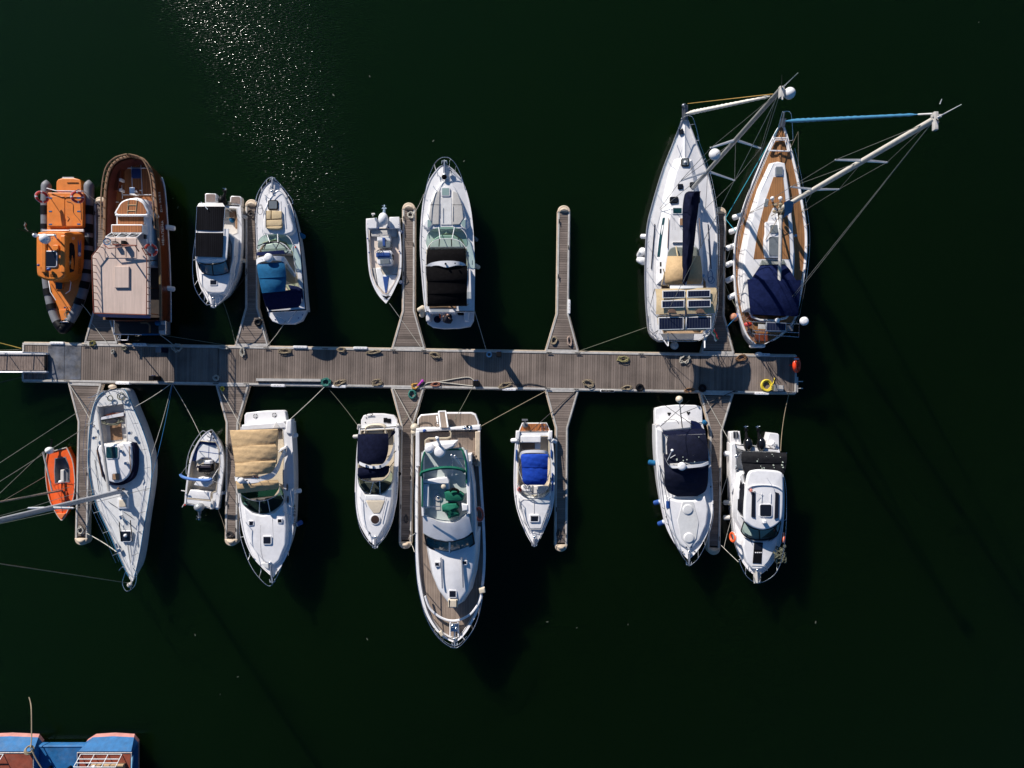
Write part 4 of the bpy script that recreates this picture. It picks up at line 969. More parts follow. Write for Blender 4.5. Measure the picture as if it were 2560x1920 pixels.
# ------------------------------------------------------------------ orange rescue boat
def rescue():
    V = R1; r = thing('rescue_boat', 'orange rescue boat with a wheelhouse and grey inflatable collar patched in black', 'rescue boat', V(400, 850, 0))
    LT = [(252, 232, .55), (251, 300, .55), (248, 450, .55), (249, 640, .55), (250, 820, .55), (256, 1040, .57), (276, 1190, .62), (304, 1310, .68), (342, 1410, .75), (385, 1465, .80)]
    RT = [(606, 232, .55), (605, 300, .55), (605, 450, .55), (604, 640, .55), (601, 820, .55), (588, 1010, .57), (556, 1160, .62), (508, 1290, .68), (448, 1400, .75), (395, 1465, .80)]
    m = M(); curves = []
    for T in (LT, RT):
        c = vs(V, cr(T, 5), .55); curves.append(c); n = len(c)
        m.tube(c, [.03 if i == 0 else min(.29, .03+.075*i) if i < 5 else .29 - .03*(i/n) for i in range(n)], 14)
    part(r, 'inflatable_collar', m, GREYR)
    def patch(c, a, b):
        seg = c[a:b+1]; m = M(); n = 8; rings = []
        for i, p in enumerate(seg):
            t = (seg[min(i+1, len(seg)-1)] - seg[max(i-1, 0)]).normalized(); s = V3((t.y, -t.x, 0)).normalized(); u = V3((0, 0, 1))
            rings.append([p + (s*cos(q) + u*sin(q))*.303 for q in [radians(8+164*k/n) for k in range(n+1)]])
        m.loft(rings, False); part(r, 'rubbing_patch', m, BLACKP)
    for c, idx in ((curves[0], [(10, 12), (14, 15), (24, 25), (28, 30), (33, 35)]), (curves[1], [(10, 12), (14, 16), (17, 19), (20, 22), (24, 25), (27, 29), (32, 34)])):
        for a, b in idx: patch(c, a, b)
    m = M(); 
    for c in curves: m.tube(c[-6:], [.275, .288, .295, .298, .298, .25], 14)
    m.ball(V(390, 1470, .78), .34, .30, .30, 14); part(r, 'bow_pad', m, BLACKP)
    # orange hull tub and decks
    blk(r, V, [(255, 340), (560, 340), (575, 700), (565, 1000), (525, 1150), (450, 1310), (425, 1398), (372, 1398), (355, 1310), (300, 1180), (262, 1040), (255, 700)], .80, -.2, ORANGE, 'hull', .05, flat=True)
    blk(r, V, [(330, 325), (333, 245), (348, 225), (385, 214), (480, 214), (525, 225), (540, 250), (545, 325)], .78, .1, ORANGE, 'stern_platform', .06, flat=True)
    tubes(r, 'stern_rail', [[V(255, 300, 1.2), V(330, 322, 1.25), V(555, 325, 1.25)], [V(385, 212, .95), V(480, 212, .95)]], .03, GEL)
    rbox(r, V, 255, 335, 560, 622, 1.02, .6, ORANGE, 'aft_casing', r=12, bev=.04)
    for x0, x1 in ((268, 402), (414, 552)): rbox(r, V, x0, 365, x1, 614, 1.045, .9, ORANGE, 'deck_hatch', r=10, bev=.015)
    m = M()
    for x, y in ((285, 382), (285, 492), (285, 600), (520, 382), (520, 492), (520, 598)): m.box(V(x, y, 1.045), .2, .09, .012, 0, .003)
    part(r, 'hatch_hinge', m, STEEL)
    tubes(r, 'deck_line', [[V(x, y, 1.06) for x, y in cr([(420, 410), (470, 430), (475, 500), (510, 545), (535, 580)], 4)], [V(x, y, 1.06) for x, y in cr([(425, 535), (440, 550), (425, 575)], 4)], [V(535, 400, 1.06), V(540, 560, 1.06)]], .012, ROPED)
    rbox(r, V, 215, 645, 440, 655, 1.25, 1.15, GEL, 'cross_rail', bev=.02); rbox(r, V, 440, 640, 560, 662, .95, .7, GEL2, 'side_step', bev=.02)
    # wheelhouse
    top = [(172, 690), (180, 668), (300, 662), (408, 668), (418, 700), (416, 960), (405, 1020), (360, 1055), (270, 1060), (205, 1040), (174, 990)]
    T = scr(V, top, 2.15, 3); B = scr(V, [(300, 672), (420, 668), (558, 672), (566, 800), (562, 940), (535, 1030), (470, 1075), (370, 1085), (300, 1060), (262, 980), (258, 800), (262, 690)], .80, 3)
    an = [2*pi*i/48 for i in range(48)]
    def star(P):
        P = ccw(P); c = sum(P, V3((0, 0, 0)))/len(P); return c, [rayhit(c, a, P) for a in an]
    cT, T = star(T); cB, B = star(B)
    Bm = [V3((b.x*.55+t.x*.45, b.y*.55+t.y*.45, 1.45)) for b, t in zip(B, T)]; Tm = [V3(((t.x-cT.x)*1.03+cT.x, (t.y-cT.y)*1.03+cT.y, 2.02)) for t in T]
    m = M(); m.loft([B, Bm, Tm, [V3(p) for p in T], [V3((cT.x+(p.x-cT.x)*.93, cT.y+(p.y-cT.y)*.95, 2.22)) for p in T]]); m.cap([V3((cT.x+(p.x-cT.x)*.93, cT.y+(p.y-cT.y)*.95, 2.22)) for p in T], .05)
    wh = part(r, 'wheelhouse', m, ORANGE, ang=50); hw = Hull(); hw.bvh = m.bvh()
    decal(wh, hw, V, [(442, 760), (460, 748), (480, 770), (488, 840), (486, 930), (478, 990), (444, 1000), (440, 880)], 'side_window', DARKG)
    decal(wh, hw, V, [(512, 700), (538, 700), (538, 866), (512, 866)], 'side_panel', mat('blue sign', (.02, .10, .38), .5, .1, 8))
    q = [(525+11*cos(a), 846+15*sin(a)) for a in [2*pi*i/10 for i in range(10)]]; decal(wh, hw, V, q, 'emblem', GEL, .018, 1)
    q = [(472+14*cos(a), 716+14*sin(a)) for a in [2*pi*i/10 for i in range(10)]]; decal(wh, hw, V, q, 'emblem', mat('pale orange emblem', (.75, .38, .22), .5, .3, 40), .018, 1)
    text_on(r, hw, V, 'СПАСИТЕЛ-5', (534, 1010), (538, 885), 22, BLACKP, off=.015)
    text_on(r, hw, V, 'Вн 8201', (240, 1038), (338, 1036), 26, BLACKP, off=.015)
    for x in (205, 365): rbox(r, V, x, 690, x+42, 1000, 2.36, 2.1, ORANGE, 'roof_ridge', bev=.06)
    hatch(r, V, 283, 888, 122, 136, 2.27, fm=GEL, fr=.05)
    rbox(r, V, 302, 770, 350, 818, 2.40, 2.1, ORANGE, 'roof_box', bev=.03)
    m = M(); m.ball(V(272, 972, 2.42), .13, .10, .11, 12); part(r, 'blue_beacon', m, VBLUE)
    m = M(); m.ball(V(185, 938, 2.38), .08, .07, .08, 10); part(r, 'horn', m, VBLUE)
    m = M(); m.tube([V(150, 690, 3.0), V(330, 690, 3.0)], .06, 8); m.tube([V(320, 690, 3.0), V(340, 720, 2.2)], .05, 8); m.tube([V(170, 690, 3.0), V(215, 705, 2.2)], .05, 8); part(r, 'radar_arch', m, GEL)
    m = M(); m.ball(V(240, 720, 3.0), .30, .30, .30, 20); part(r, 'radar_dome', m, GEL); m = M(); m.ball(V(158, 690, 3.1), .14, .14, .16, 12); part(r, 'radar_dome', m, GEL)
    m = M()
    for x, y in ((290, 700), (310, 695), (300, 715), (325, 705), (315, 680)): m.tube([V(x, y, 2.9), V(x, y, 3.15)], .03, 6)
    part(r, 'floodlight', m, STEEL)
    whip(r, V(175, 678, 3.0), V(0, 636, 4.6), r=.025, mt=BLACKP); whip(r, V(170, 665, 3.0), V(110, 645, 3.6), mt=BLACKP)
    flag(r, V(100, 655, 3.6), V(72, 632, 4.1), (-.1, .42, 0), ['white', 'green', 'red'])
    # foredeck
    hatch(r, V, 360, 1110, 66, 66, .82, fm=ORANGE, fr=.04)
    blk(r, V, [(352, 1308), (462, 1308), (430, 1396), (375, 1396)], .90, .5, ORANGE, 'fore_locker', .03)
    tubes(r, 'bow_rail', [[V(x, y, z) for x, y, z in ((270, 1070, .9), (285, 1160, 1.5), (330, 1230, 1.5))], [V(430, 1040, .9), V(455, 1080, 1.5), V(445, 1150, 1.5), V(410, 1175, .9)]], .022, GEL)
    m = M(); m.tube([V(405, 1290, .9), V(405, 1290, 1.25)], .06, 8); m.tube([V(370, 1410, 1.1), V(430, 1410, 1.1)], .04, 6); m.tube([V(350, 1420, .9), V(370, 1410, 1.1)], .03, 6); m.tube([V(430, 1410, 1.1), V(405, 1380, .9)], .03, 6); part(r, 'towing_bitt', m, STEEL)
    m = M(); m.torus(V(435, 1325, .93), .22, .02, (0, 0, 1), 14, 5, .7, 1.4); m.torus(V(425, 1345, .95), .16, .02, (.1, .2, 1), 14, 5); part(r, 'bow_line', m, ROPEG)
    tubes(r, 'casing_rail', [[V(255, 330, 1.0), V(215, 330, 1.6), V(200, 330, 1.9)], [V(560, 330, 1.0), V(520, 310, 1.8), V(490, 325, 1.9)]], .022, STEEL)
    lifebuoy(V(214, 373, 1.75), .29, .075, (.72, .05, .6), 'red and white lifebuoy at the left stern corner of the orange rescue boat')
    lifebuoy(V(508, 374, 1.75), .29, .075, (.72, .05, .65), 'red lifebuoy at the right stern corner of the orange rescue boat')
rescue()

# ------------------------------------------------------------------ brown wooden ferry
def ferry():
    V = R1; r = thing('passenger_boat', 'brown wooden passenger boat with a big beige flat roof and teak bow deck', 'passenger boat', V(950, 850, 0))
    h = hull(r, V, [(738, 1392, 1204, 1392), (734, 1150, 1202, 1150), (733, 850, 1192, 850), (736, 600, 1176, 600), (741, 380, 1160, 380), (757, 230, 1140, 215), (788, 130, 1105, 120), (850, 68, 1055, 62), (925, 42, 990, 42), (955, 38, 965, 38)], 1.75, 2.05, MAHO, flare=(.16, .30), rake=.3, rim=.12)
    m = M()
    for P in (h.Lp, h.Rp): m.tube([p+V3((0, 0, .05)) for p in P], .085, 8, flat=.6)
    part(r, 'cap_rail', m, MAHO2)
    m = M(); 
    for P in (h.Lp, h.Rp): m.tube([p+V3((0, 0, .42)) for p in P[14:]], .045, 6)
    for P in (h.Lp, h.Rp):
        for p in P[14::2]: m.tube([p+V3((0, 0, .03)), p+V3((0, 0, .42))], .03, 6)
    part(r, 'guard_rail', m, MAHO2)
    inn = offs(ccw(h.outline), -.14)
    m = M(); m.loft([[V3((p.x, p.y, p.z-.03)) for p in inn], [V3((p.x, p.y, 1.0)) for p in offs(inn, -.04)]]); part(r, 'bulwark', m, mat('red bulwark lining', (.10, .02, .012), .5, .2, 3))
    m = M(); m.cap([V3((p.x, p.y, 1.02)) for p in offs(inn, -.02)]); part(r, 'deck', m, TEAKO)
    # deck lines, bow hatch, bench
    m = M()
    for a, b in (((868, 133), (1100, 133)), ((868, 133), (882, 390)), ((955, 75), (966, 345)), ((1034, 75), (1046, 345)), ((885, 355), (1145, 355)), ((960, 318), (1046, 318)), ((1140, 320), (1142, 410)), ((868, 180), (830, 180)), ((805, 415), (850, 415))): 
        m.tube([V(*a, 1.05), V(*b, 1.05)], .028, 4)
    part(r, 'deck_trim', m, GEL)
    rbox(r, V, 957, 137, 1032, 216, 1.10, 1.0, mat('blue deck cover', (.02, .045, .16), .6, .2, 4), 'deck_cover', bev=.02)
    blk(r, V, [(800, 200), (835, 150), (872, 120), (868, 180), (845, 320), (812, 320)], 1.35, 1.0, MAHO, 'bow_bench', .03)
    for y in (215, 300): rbox(r, V, 850, y, 872, y+25, 1.4, 1.0, GEL, 'bollard', bev=.04)
    m = M(); m.box(V(1000, 338, 1.6), .34, .40, .5, 0, .05); part(r, 'windlass', m, STEEL)
    whip(r, V(1000, 330, 2.0), V(995, 318, 3.1), r=.05, mt=GEL, name='mast')
    # trunk cabin and steps
    top = [(826, 524), (838, 455), (872, 408), (930, 384), (985, 384), (1045, 408), (1076, 455), (1084, 524)]
    base = [(838, 760), (830, 520), (850, 440), (900, 395), (985, 375), (1070, 395), (1140, 450), (1168, 530), (1178, 760)]
    T = ccw(vs(V, cr(top, 3), 2.45)); c = sum(T, V3((0, 0, 0)))/len(T)
    blk(r, V, [(836, 770), (832, 500), (852, 430), (905, 385), (985, 368), (1065, 388), (1100, 440), (1108, 520), (1110, 770)], 2.2, 1.0, GEL, 'trunk_cabin', .25, .10, sm=0, flat=True)
    blk(r, V, top, 2.45, 1.6, GEL, 'cabin_top', .10, .15, sm=3, flat=True)
    ins = [(846, 516), (856, 455), (884, 418), (932, 397), (985, 397), (1038, 418), (1062, 455), (1068, 516)]
    blk(r, V, ins, 2.475, 2.3, TEAKO, 'teak_cabin_top', .01, sm=3, flat=True)
    m = M()
    for a, b in (((935, 390), (922, 516)), ((1005, 390), (990, 516)), ((925, 440), (1000, 440)), ((925, 488), (995, 488))): m.tube([V(*a, 2.49), V(*b, 2.49)], .022, 4)
    part(r, 'cabin_top_trim', m, SAND)
    rbox(r, V, 820, 515, 1090, 530, 2.55, 2.2, GEL, 'cabin_coaming', r=3, bev=.03)
    rbox(r, V, 832, 530, 1062, 600, 2.35, 1.5, GEL, 'step', r=6, bev=.02); rbox(r, V, 842, 532, 1058, 600, 2.375, 2.2, TEAKO, 'step_tread', r=3, bev=.01)
    rbox(r, V, 788, 600, 1050, 672, 2.75, 1.5, GEL, 'step', r=6, bev=.02); rbox(r, V, 796, 608, 1042, 666, 2.775, 2.6, TEAKO, 'step_tread', r=3, bev=.01)
    for x, y in ((1136, 484), (1150, 592)):
        m = M(); m.ball(V(x, y, 1.72), .16, .24, .24, 14); part(r, 'porthole', m, DARKG)
    rbox(r, V, 1056, 618, 1073, 722, 2.32, 1.9, DARKG, 'side_window', r=8, bev=.03)
    # windscreen truss under the roof edge
    m = M(); a = [V(x, 672, 2.75) for x in (790, 875, 960, 1045)]; b = [V(x, 708, 3.3) for x in (742, 830, 915, 1000)]
    m.tube(a, .03, 6); m.tube(b, .03, 6)
    for i in range(4):
        m.tube([a[i], b[i]], .035, 6)
        if i < 3: m.tube([b[i], a[i+1]], .02, 6)
    part(r, 'windscreen_frame', m, GEL)
    m = M(); m.loft([a, b], False); part(r, 'windscreen', m, GTEAL)
    # saloon under the roof and the roof
    blk(r, V, [(800, 720), (1080, 720), (1100, 890), (1090, 920), (770, 920)], 2.3, 1.0, GEL, 'wheelhouse_front', .04, .1)
    roof = [(742, 712), (1000, 710), (1100, 868), (1104, 1352), (648, 1334), (632, 862), (690, 790)]
    m = M(); m.solid(ccw(vs(V, roof, 3.45)), None, 3.27, .05, flat=True); part(r, 'roof', m, TAN)
    rbox(r, V, 815, 948, 935, 1126, 3.55, 3.4, TAN, 'roof_locker', r=3, bev=.02)
    m = M()
    for x in (735, 822, 910, 997): m.tube([V(x, 712, 3.47), V(x, 872, 3.47)], .012, 4)
    m.tube([V(735, 876, 3.47), V(997, 876, 3.47)], .014, 4); part(r, 'roof_seam', m, TAN)
    ry = [(1040, 795), (1104, 878), (1082, 1352), (646, 1334), (628, 862), (690, 790)]
    m = M(); zt = 3.76
    right = [(1042, 795, zt), (1084, 870, zt), (1082, 1350, zt)]; left = [(690, 785, zt), (628, 862, zt), (634, 1100, zt), (644, 1337, zt)]
    Rt = [V(*p) for p in right]; Lt = [V(*p) for p in left]
    m.tube(Rt, .03, 6); m.tube(Lt, .03, 6); m.tube([Lt[-1], Rt[-1]], .03, 6)
    def posts(P, k, ox):
        Q = resamp(P, k)
        for q in Q: 
            m.tube([q, V3((q.x+ox, q.y, 3.45))], .022, 6)
    posts(Rt, 11, .02); posts(Lt, 11, .05); posts([Lt[-1], Rt[-1]], 9, .02)
    part(r, 'roof_rail', m, BROWNR)
    m = M(); m.loft([[V(1104, 870, 3.28), V(1104, 1356, 3.28)], [V(1116, 880, 2.7), V(1118, 1372, 2.7)]], False)
    m.loft([[V(650, 1338, 3.28), V(1104, 1356, 3.28)], [V(690, 1368, 2.7), V(1118, 1380, 2.7)]], False); part(r, 'awning_curtain', m, BLUED)
    tubes(r, 'roof_post', [[V(x, y, 3.3), V(x2, y2, 1.1)] for x, y, x2, y2 in ((1095, 900, 1180, 900), (1098, 1130, 1185, 1130), (1100, 1340, 1185, 1350), (660, 1320, 760, 1350), (650, 900, 750, 900))], .035, STEEL)
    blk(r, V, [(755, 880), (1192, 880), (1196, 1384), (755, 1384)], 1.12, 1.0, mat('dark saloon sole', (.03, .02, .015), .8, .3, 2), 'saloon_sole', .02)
    # roof gear and mast
    m = M(); m.tube([V(895, 775, 3.47), V(742, 735, 5.6)], .05, 8, r1=.035); m.tube([V(742, 735, 5.6), V(790, 775, 5.0)], .05, 8); m.torus(V(755, 742, 5.4), .17, .04, (.3, .2, 1), 14, 6); part(r, 'mast', m, STEEL)
    tubes(r, 'roof_bracket', [[V(730, 770, 3.7), V(765, 800, 3.9), V(985, 775, 3.9), V(1020, 825, 3.6)], [V(800, 768, 3.9), V(1000, 775, 3.9)]], .035, BROWNR)
    m = M(); m.box(V(910, 765, 3.47), .18, .3, .35, 0, .03); m.box(V(835, 762, 3.47), .2, .2, .3, 0, .03); part(r, 'searchlight', m, BLACKP)
    # stern
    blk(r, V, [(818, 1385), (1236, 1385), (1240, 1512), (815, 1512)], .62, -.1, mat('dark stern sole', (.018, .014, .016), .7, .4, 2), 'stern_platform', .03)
    rbox(r, V, 1180, 1395, 1240, 1512, .9, .3, GREYR, 'stern_box', r=5, bev=.04); rbox(r, V, 1184, 1398, 1236, 1430, .95, .5, GEL2, 'stern_box_lid', r=5, bev=.03); rbox(r, V, 1184, 1480, 1236, 1512, .95, .5, GEL2, 'stern_box_lid', r=5, bev=.03)
    m = M(); m.solid(circ(V, 1166, 1418, 20, 1.15), None, .5, .06, crown=.02); part(r, 'blue_barrel', m, SKYC)
    tubes(r, 'stern_rail', [[V(810, 1512, 1.0), V(930, 1512, 1.05), V(1060, 1515, 1.05), V(1190, 1512, 1.0)], [V(812, 1390, 1.3), V(812, 1512, 1.0)], [V(1240, 1400, 1.2), V(1240, 1510, 1.0)]], .035, STEEL)
    tubes(r, 'boarding_ladder', [[V(856, 1520, .95), V(838, 1560, .55), V(925, 1560, .55), V(932, 1525, .95)], [V(866, 1520, .95), V(860, 1560, .55)]], .03, GEL)
    tubes(r, 'fishing_rail', [[V(1035, 1415, .9), V(1090, 1415, .95), V(1108, 1440, .95), V(1108, 1500, .9)]], .06, MAHO2)
    m = M(); m.tube([V(1045, 1513, 1.08), V(1190, 1512, 1.08)], .05, 6); part(r, 'blue_pole', m, SKYC)
    # white lower strake seen below the topside, lettering
    m = M(); P = []
    for i in range(0, len(h.Rp)-16):
        a, b = h.Rp[i], h.Lp[i]; fl = .16+.14*(i/(len(h.Rp)-1))**2.2; w = a + ((a+b)/2-a)*fl*.86; P.append(V3((w.x+.0, w.y, .12)))
    m.tube(P, .05, 8); part(r, 'spray_strake', m, GEL)
    text_on(r, h, V, 'ИВАЛЕНА', (1228, 770), (1220, 566), 20, GEL); text_on(r, h, V, 'Бч 5521', (1212, 496), (1194, 335), 17, GEL)
    lifebuoy(V(1118, 812, 2.25), .31, .08, (.72, 0, .6), 'red and white lifebuoy leaning on the cabin side of the brown passenger boat')
    fender(V, 1278, 628, .55, .62, .16, VINYLW, 'white fender with blue end beside the painted name of the brown passenger boat', (-.9, .1, .4), VBLUE)
    fender(V, 1276, 1133, .55, .6, .16, VINYLW, 'white fender with blue end near the stern of the brown passenger boat', (-.9, .1, .4), VBLUE)
ferry()
# ------------------------------------------------------------------ sailing yachts
def lifelines(root, h, z, ins=.08, i0=2, i1=-4, step=4, off=0):
    m = M(); n = len(h.Lp)
    for P, Q in ((h.Lp, h.Rp), (h.Rp, h.Lp)):
        base = [P[i].lerp(Q[i], min(.3, ins/max(.2, (P[i]-Q[i]).length))) for i in range(i0, n+i1)]
        for k in (.35, .66): m.tube([p+V3((0, 0, k)) for p in base], .009, 4)
        for p in base[::step]: m.tube([p, p+V3((0, 0, .68))], .015, 5)
    part(root, 'lifeline', m, STEEL)
def tracks(root, h, mt, i0=3, i1=-3, r=.03, name='toe_rail'):
    m = M()
    for P in (h.Lp, h.Rp): m.tube([p+V3((0, 0, .015)) for p in P[i0:len(P)+i1]], r, 6)
    part(root, name, m, mt)
def mast(root, b, t, r0, r1, mt, spread=(), name='mast'):
    """oval spar from deck b to head t; spreaders at fraction f with tip points"""
    m = M(); m.tube([b.lerp(t, i/16) for i in range(17)], [r0 + (r1-r0)*max(0, (i/16-.6)/.4) for i in range(17)], 12); o = part(root, name, m, mt)
    m = M(); s = V3((1, 0, 0)); m.tube([b.lerp(t, i/4)+V3((0, -r0*.9, 0)) for i in range(5)], .018, 5); part(o, 'mast_track', m, ALU)
    for f, L, R in spread:
        c = b.lerp(t, f)
        for e in (L, R):
            m = M(); m.tube([c, c.lerp(e, .5), e], [.075, .06, .045], 8, flat=.5); m.ball(e, .05, .05, .05, 6); part(o, 'spreader', m, ALU)
    return o
def wires(root, lst, r=.014, name='shroud', mt=None):
    for a, b in lst:
        m = M(); m.tube([a, b], r, 5); part(root, name, m, mt or WIRE)
def furled(root, a, b, r, mt, name='furled_jib', lab=None):
    P = [a.lerp(b, i/60) for i in range(61)]; rr = [r*(.35+.65*min(1, i/6))*(1-.55*(i/60))*(1+.10*sin(i*1.9)+.06*sin(i*4.1)) for i in range(61)]
    rr[-1] = rr[-2] = r*.2
    m = M(); m.tube(P, rr, 10); part(root, name, m, mt, lab)
def winch(root, p, r=.09):
    m = M(); m.tube([p, p+V3((0, 0, .06)), p+V3((0, 0, .12)), p+V3((0, 0, .17))], [r*1.2, r, r*.8, r*.95], 12); part(root, 'winch', m, STEEL)

def sail_a():
    V = PX; r = thing('sailing_yacht', 'white sailing yacht with navy boom cover and solar panels on a beige bimini', 'sailboat', V(1705, 600, 0))
    h = hull(r, V, [(1648, 852, 1748, 852), (1624, 832, 1774, 832), (1615, 775, 1789, 775), (1612, 700, 1792, 700), (1613, 637, 1794, 637), (1617, 569, 1792, 569), (1629, 516, 1785, 507), (1655, 429, 1769, 435), (1681, 362, 1743, 362), (1702, 308, 1723, 308), (1711, 294, 1714, 294)], 1.12, 1.45, GEL, flare=(.10, .30), rake=.5, rim=.05)
    tracks(r, h, ALU); 
    deck(r, h, GEL, vs(V, [(1655, 705), (1668, 690), (1750, 690), (1762, 705), (1768, 800), (1755, 832), (1660, 832), (1648, 800)], 1.12), .65, mat('pale teak cockpit', (.42, .30, .19), .7, .15, 3))
    coach = [(1700, 403), (1713, 398), (1725, 403), (1736, 450), (1741, 520), (1747, 600), (1749, 650), (1747, 690), (1664, 690), (1663, 650), (1667, 570), (1676, 490), (1689, 430)]
    co = ccw(vs(V, coach, 1.74)); m = M(); m.solid(co, None, 1.12, .08, .46, .04); part(r, 'coachroof', m, GEL); cb = Hull(); cb.bvh = m.bvh()
    blk(r, V, [(1676, 520), (1738, 520), (1748, 600), (1750, 650), (1668, 650), (1668, 600)], 1.80, 1.6, GEL, 'companionway_garage', .05)
    decal(r, cb, V, [(1657, 545), (1663, 544), (1655, 598), (1650, 642), (1643, 642), (1648, 598)], 'coachroof_window', TEALG); decal(r, cb, V, [(1754, 545), (1761, 560), (1765, 600), (1765, 644), (1759, 640), (1759, 600)], 'coachroof_window', NAVYD)
    for x in (1650, 1759):
        for y in (655, 672): decal(r, cb, V, [(x, y), (x+4, y), (x+4, y+11), (x, y+11)], 'side_port', BLACKP, .012, 2)
    hatch(r, V, 1713, 406, 20, 20, 1.78, gm=GREYG, fm=BLACKP, fr=.06); m = M(); m.ball(V(1713, 405, 1.86), .09, .09, .06, 10); part(r, 'hatch_vent', m, GEL)
    hatch(r, V, 1701, 466.5, 13, 13, 1.78, fm=BLACKP, fr=.04); hatch(r, V, 1731, 462, 13, 13, 1.78, fm=BLACKP, fr=.04)
    hatch(r, V, 1685, 500, 21, 16, 1.78, fm=BLACKP, fr=.05); hatch(r, V, 1741, 500, 18, 16, 1.78, fm=BLACKP, fr=.05)
    hatch(r, V, 1693, 527, 26, 18, 1.79, gm=TEALG, fr=.06); hatch(r, V, 1705, 555, 14, 20, 1.80, gm=BROWNV, fr=.03); hatch(r, V, 1700, 607, 38, 3, 1.82, gm=NAVY, fr=.01)
    blk(r, V, [(1699, 322), (1708, 322), (1709, 334), (1699, 334)], 1.47, 1.3, DARKG, 'anchor_locker', .01)
    tubes(r, 'handrail', [[V(1672, 545, 1.85), V(1669, 620, 1.85)], [V(1748, 545, 1.85), V(1752, 620, 1.85)]], .02, MAHO2)
    tubes(r, 'genoa_track', [[V(1637, 560, 1.25), V(1628, 672, 1.2)], [V(1770, 560, 1.25), V(1778, 672, 1.2)]], .025, NAVYD)
    tubes(r, 'halyard', [[V(1683, 545, 1.79), V(1682, 575, 1.79)], [V(1686, 545, 1.79), V(1688, 575, 1.79)], [V(1695, 510, 1.75), V(1688, 540, 1.78)]], .012, NAVY)
    b, t = V(1732, 470, 1.7), V(1954, 221, 15.4); sp = lambda f: b.lerp(t, f)
    lo = ((4.9-1.7)/13.7, V(1701.5, 452, 4.8), V(1836.7, 451, 4.8)); up = ((9.7-1.7)/13.7, V(1777, 369.5, 9.5), V(1901.8, 370.5, 9.5))
    mast(r, b, t, .115, .10, mat('grey mast', (.36, .36, .34), .45, .1, 4, metal=.3), (lo, up))
    m = M(); m.box(t+V3((0, -.15, -.1)), .18, .45, .2, 0, .03); m.tube([t, t+V3((0, -.5, .1))], .03, 6); part(r, 'masthead', m, ALUW)
    m = M(); m.ball(V(1974, 233, 15.3), .235, .235, .235, 16); m.tube([V(1974, 233, 15.3), t], .03, 6); part(r, 'satellite_dome', m, GEL)
    m = M(); m.ball(V(1787, 386, 7.9), .30, .30, .24, 18); m.tube([V(1787, 392, 7.8), sp(.43)], .05, 6); part(r, 'radar_dome', m, GEL)
    whip(r, t, V(1995, 182, 17.2), r=.022); whip(r, t, V(1955, 186, 16.8), r=.02, mt=BLACKP)
    furled(r, V(1716, 284, 1.7), V(1926, 240.5, 14.1), .13, mat('rolled white sail', (.70, .66, .60), .8, .1, 8, bump=.01, bsc=14))
    wires(r, [(V(1926, 240.5, 14.1), V(1933, 237, 14.5))], .03, 'jib_swivel', BLACKP)
    wires(r, [(V(1719.5, 259, 1.9), V(1933, 235, 14.6))], .018, 'halyard', mat('orange halyard', (.45, .25, .06), .8, .2, 20))
    m = M(); m.loft([[V(1705, 300, 1.45), V(1720, 300, 1.45), V(1720, 262, 1.65), V(1705, 262, 1.65)], [V(1705, 300, 1.53), V(1720, 300, 1.53), V(1720, 262, 1.73), V(1705, 262, 1.73)]], True, True, True); m.tube([V(1712, 296, 1.6), V(1712, 258, 1.8)], .05, 6); m.ball(V(1709, 264, 1.75), .12); part(r, 'bow_roller', m, mat('dull steel', (.25, .26, .28), .4, .2, 8, metal=.8))
    rail(r, V, [(1686, 352), (1700, 310), (1708, 292), (1728, 290), (1738, 310), (1748, 350)], 2.1, [(1688, 352), (1702, 312), None, None, (1724, 312), (1739, 352)], zb=1.45, name='pulpit')
    lifelines(r, h, 1.2, step=5, i1=-9)
    cp = lambda x, y, z=1.3: V(x, y, z)
    L1, R1_, L2, R2_ = lo[1], lo[2], up[1], up[2]
    wires(r, [(cp(1650, 521), L1), (cp(1764, 521), R1_), (L1, L2), (R1_, R2_), (L2, sp(.97)), (R2_, sp(.97)), (cp(1650, 525), sp(lo[0])), (cp(1764, 525), sp(lo[0])), (L1, sp(up[0])), (R1_, sp(up[0]))])
    wires(r, [(t, V(1640, 836, 1.5)), (t, V(1758, 838, 1.5))], .014, 'backstay')
    # boom under its cover
    m = M(); rows = []
    for x0, x1, y, z in ((1722, 1752, 478, 3.3), (1712, 1750, 486, 3.4), (1707, 1746, 520, 3.35), (1707, 1741, 560, 3.3), (1707, 1737, 600, 3.2), (1706, 1732, 640, 3.1), (1706, 1726, 675, 2.95), (1706, 1719, 700, 2.85), (1709, 1714, 712, 2.8)):
        rows.append((x0, y, x1, y, z-.35, .45))
    sheet(m, V, rows, 3, sm=4, th=.05, wr=.05, pw=1.6); part(r, 'boom_cover', m, NAVYD)
    m = M(); m.tube([V(1733, 476, 2.75), V(1712, 716, 2.6)], .09, 8); part(r, 'boom', m, ALU)
    wires(r, [(V(1712, 712, 2.6), V(1714, 745, 3.2)), (V(1714, 745, 3.2), V(1716, 790, 3.1))], .03, 'mainsheet', ROPED)
    # spray hood, bimini, solar
    m = M(); sheet(m, V, [(1669, 640, 1751, 640, 1.9, .45), (1664, 672, 1755, 670, 2.1, .55), (1662, 700, 1756, 698, 2.05, .5), (1664, 712, 1752, 710, 1.9, .4)], 2, wr=.015, pw=2.6); part(r, 'spray_hood', m, BEIGE)
    m = M(); sheet(m, V, [(1674, 618, 1746, 616, 1.75, .1), (1668, 640, 1750, 640, 1.88, .42)], 2, pw=2.6); part(r, 'spray_hood_window', m, CLEARG)
    tubes(r, 'hood_frame', [[V(1658, 672, 1.9), V(1672, 716, 1.6), V(1654, 712, 1.5), V(1662, 680, 1.7)], [V(1690, 616, 1.95), V(1694, 640, 2.25)]], .035, SAND)
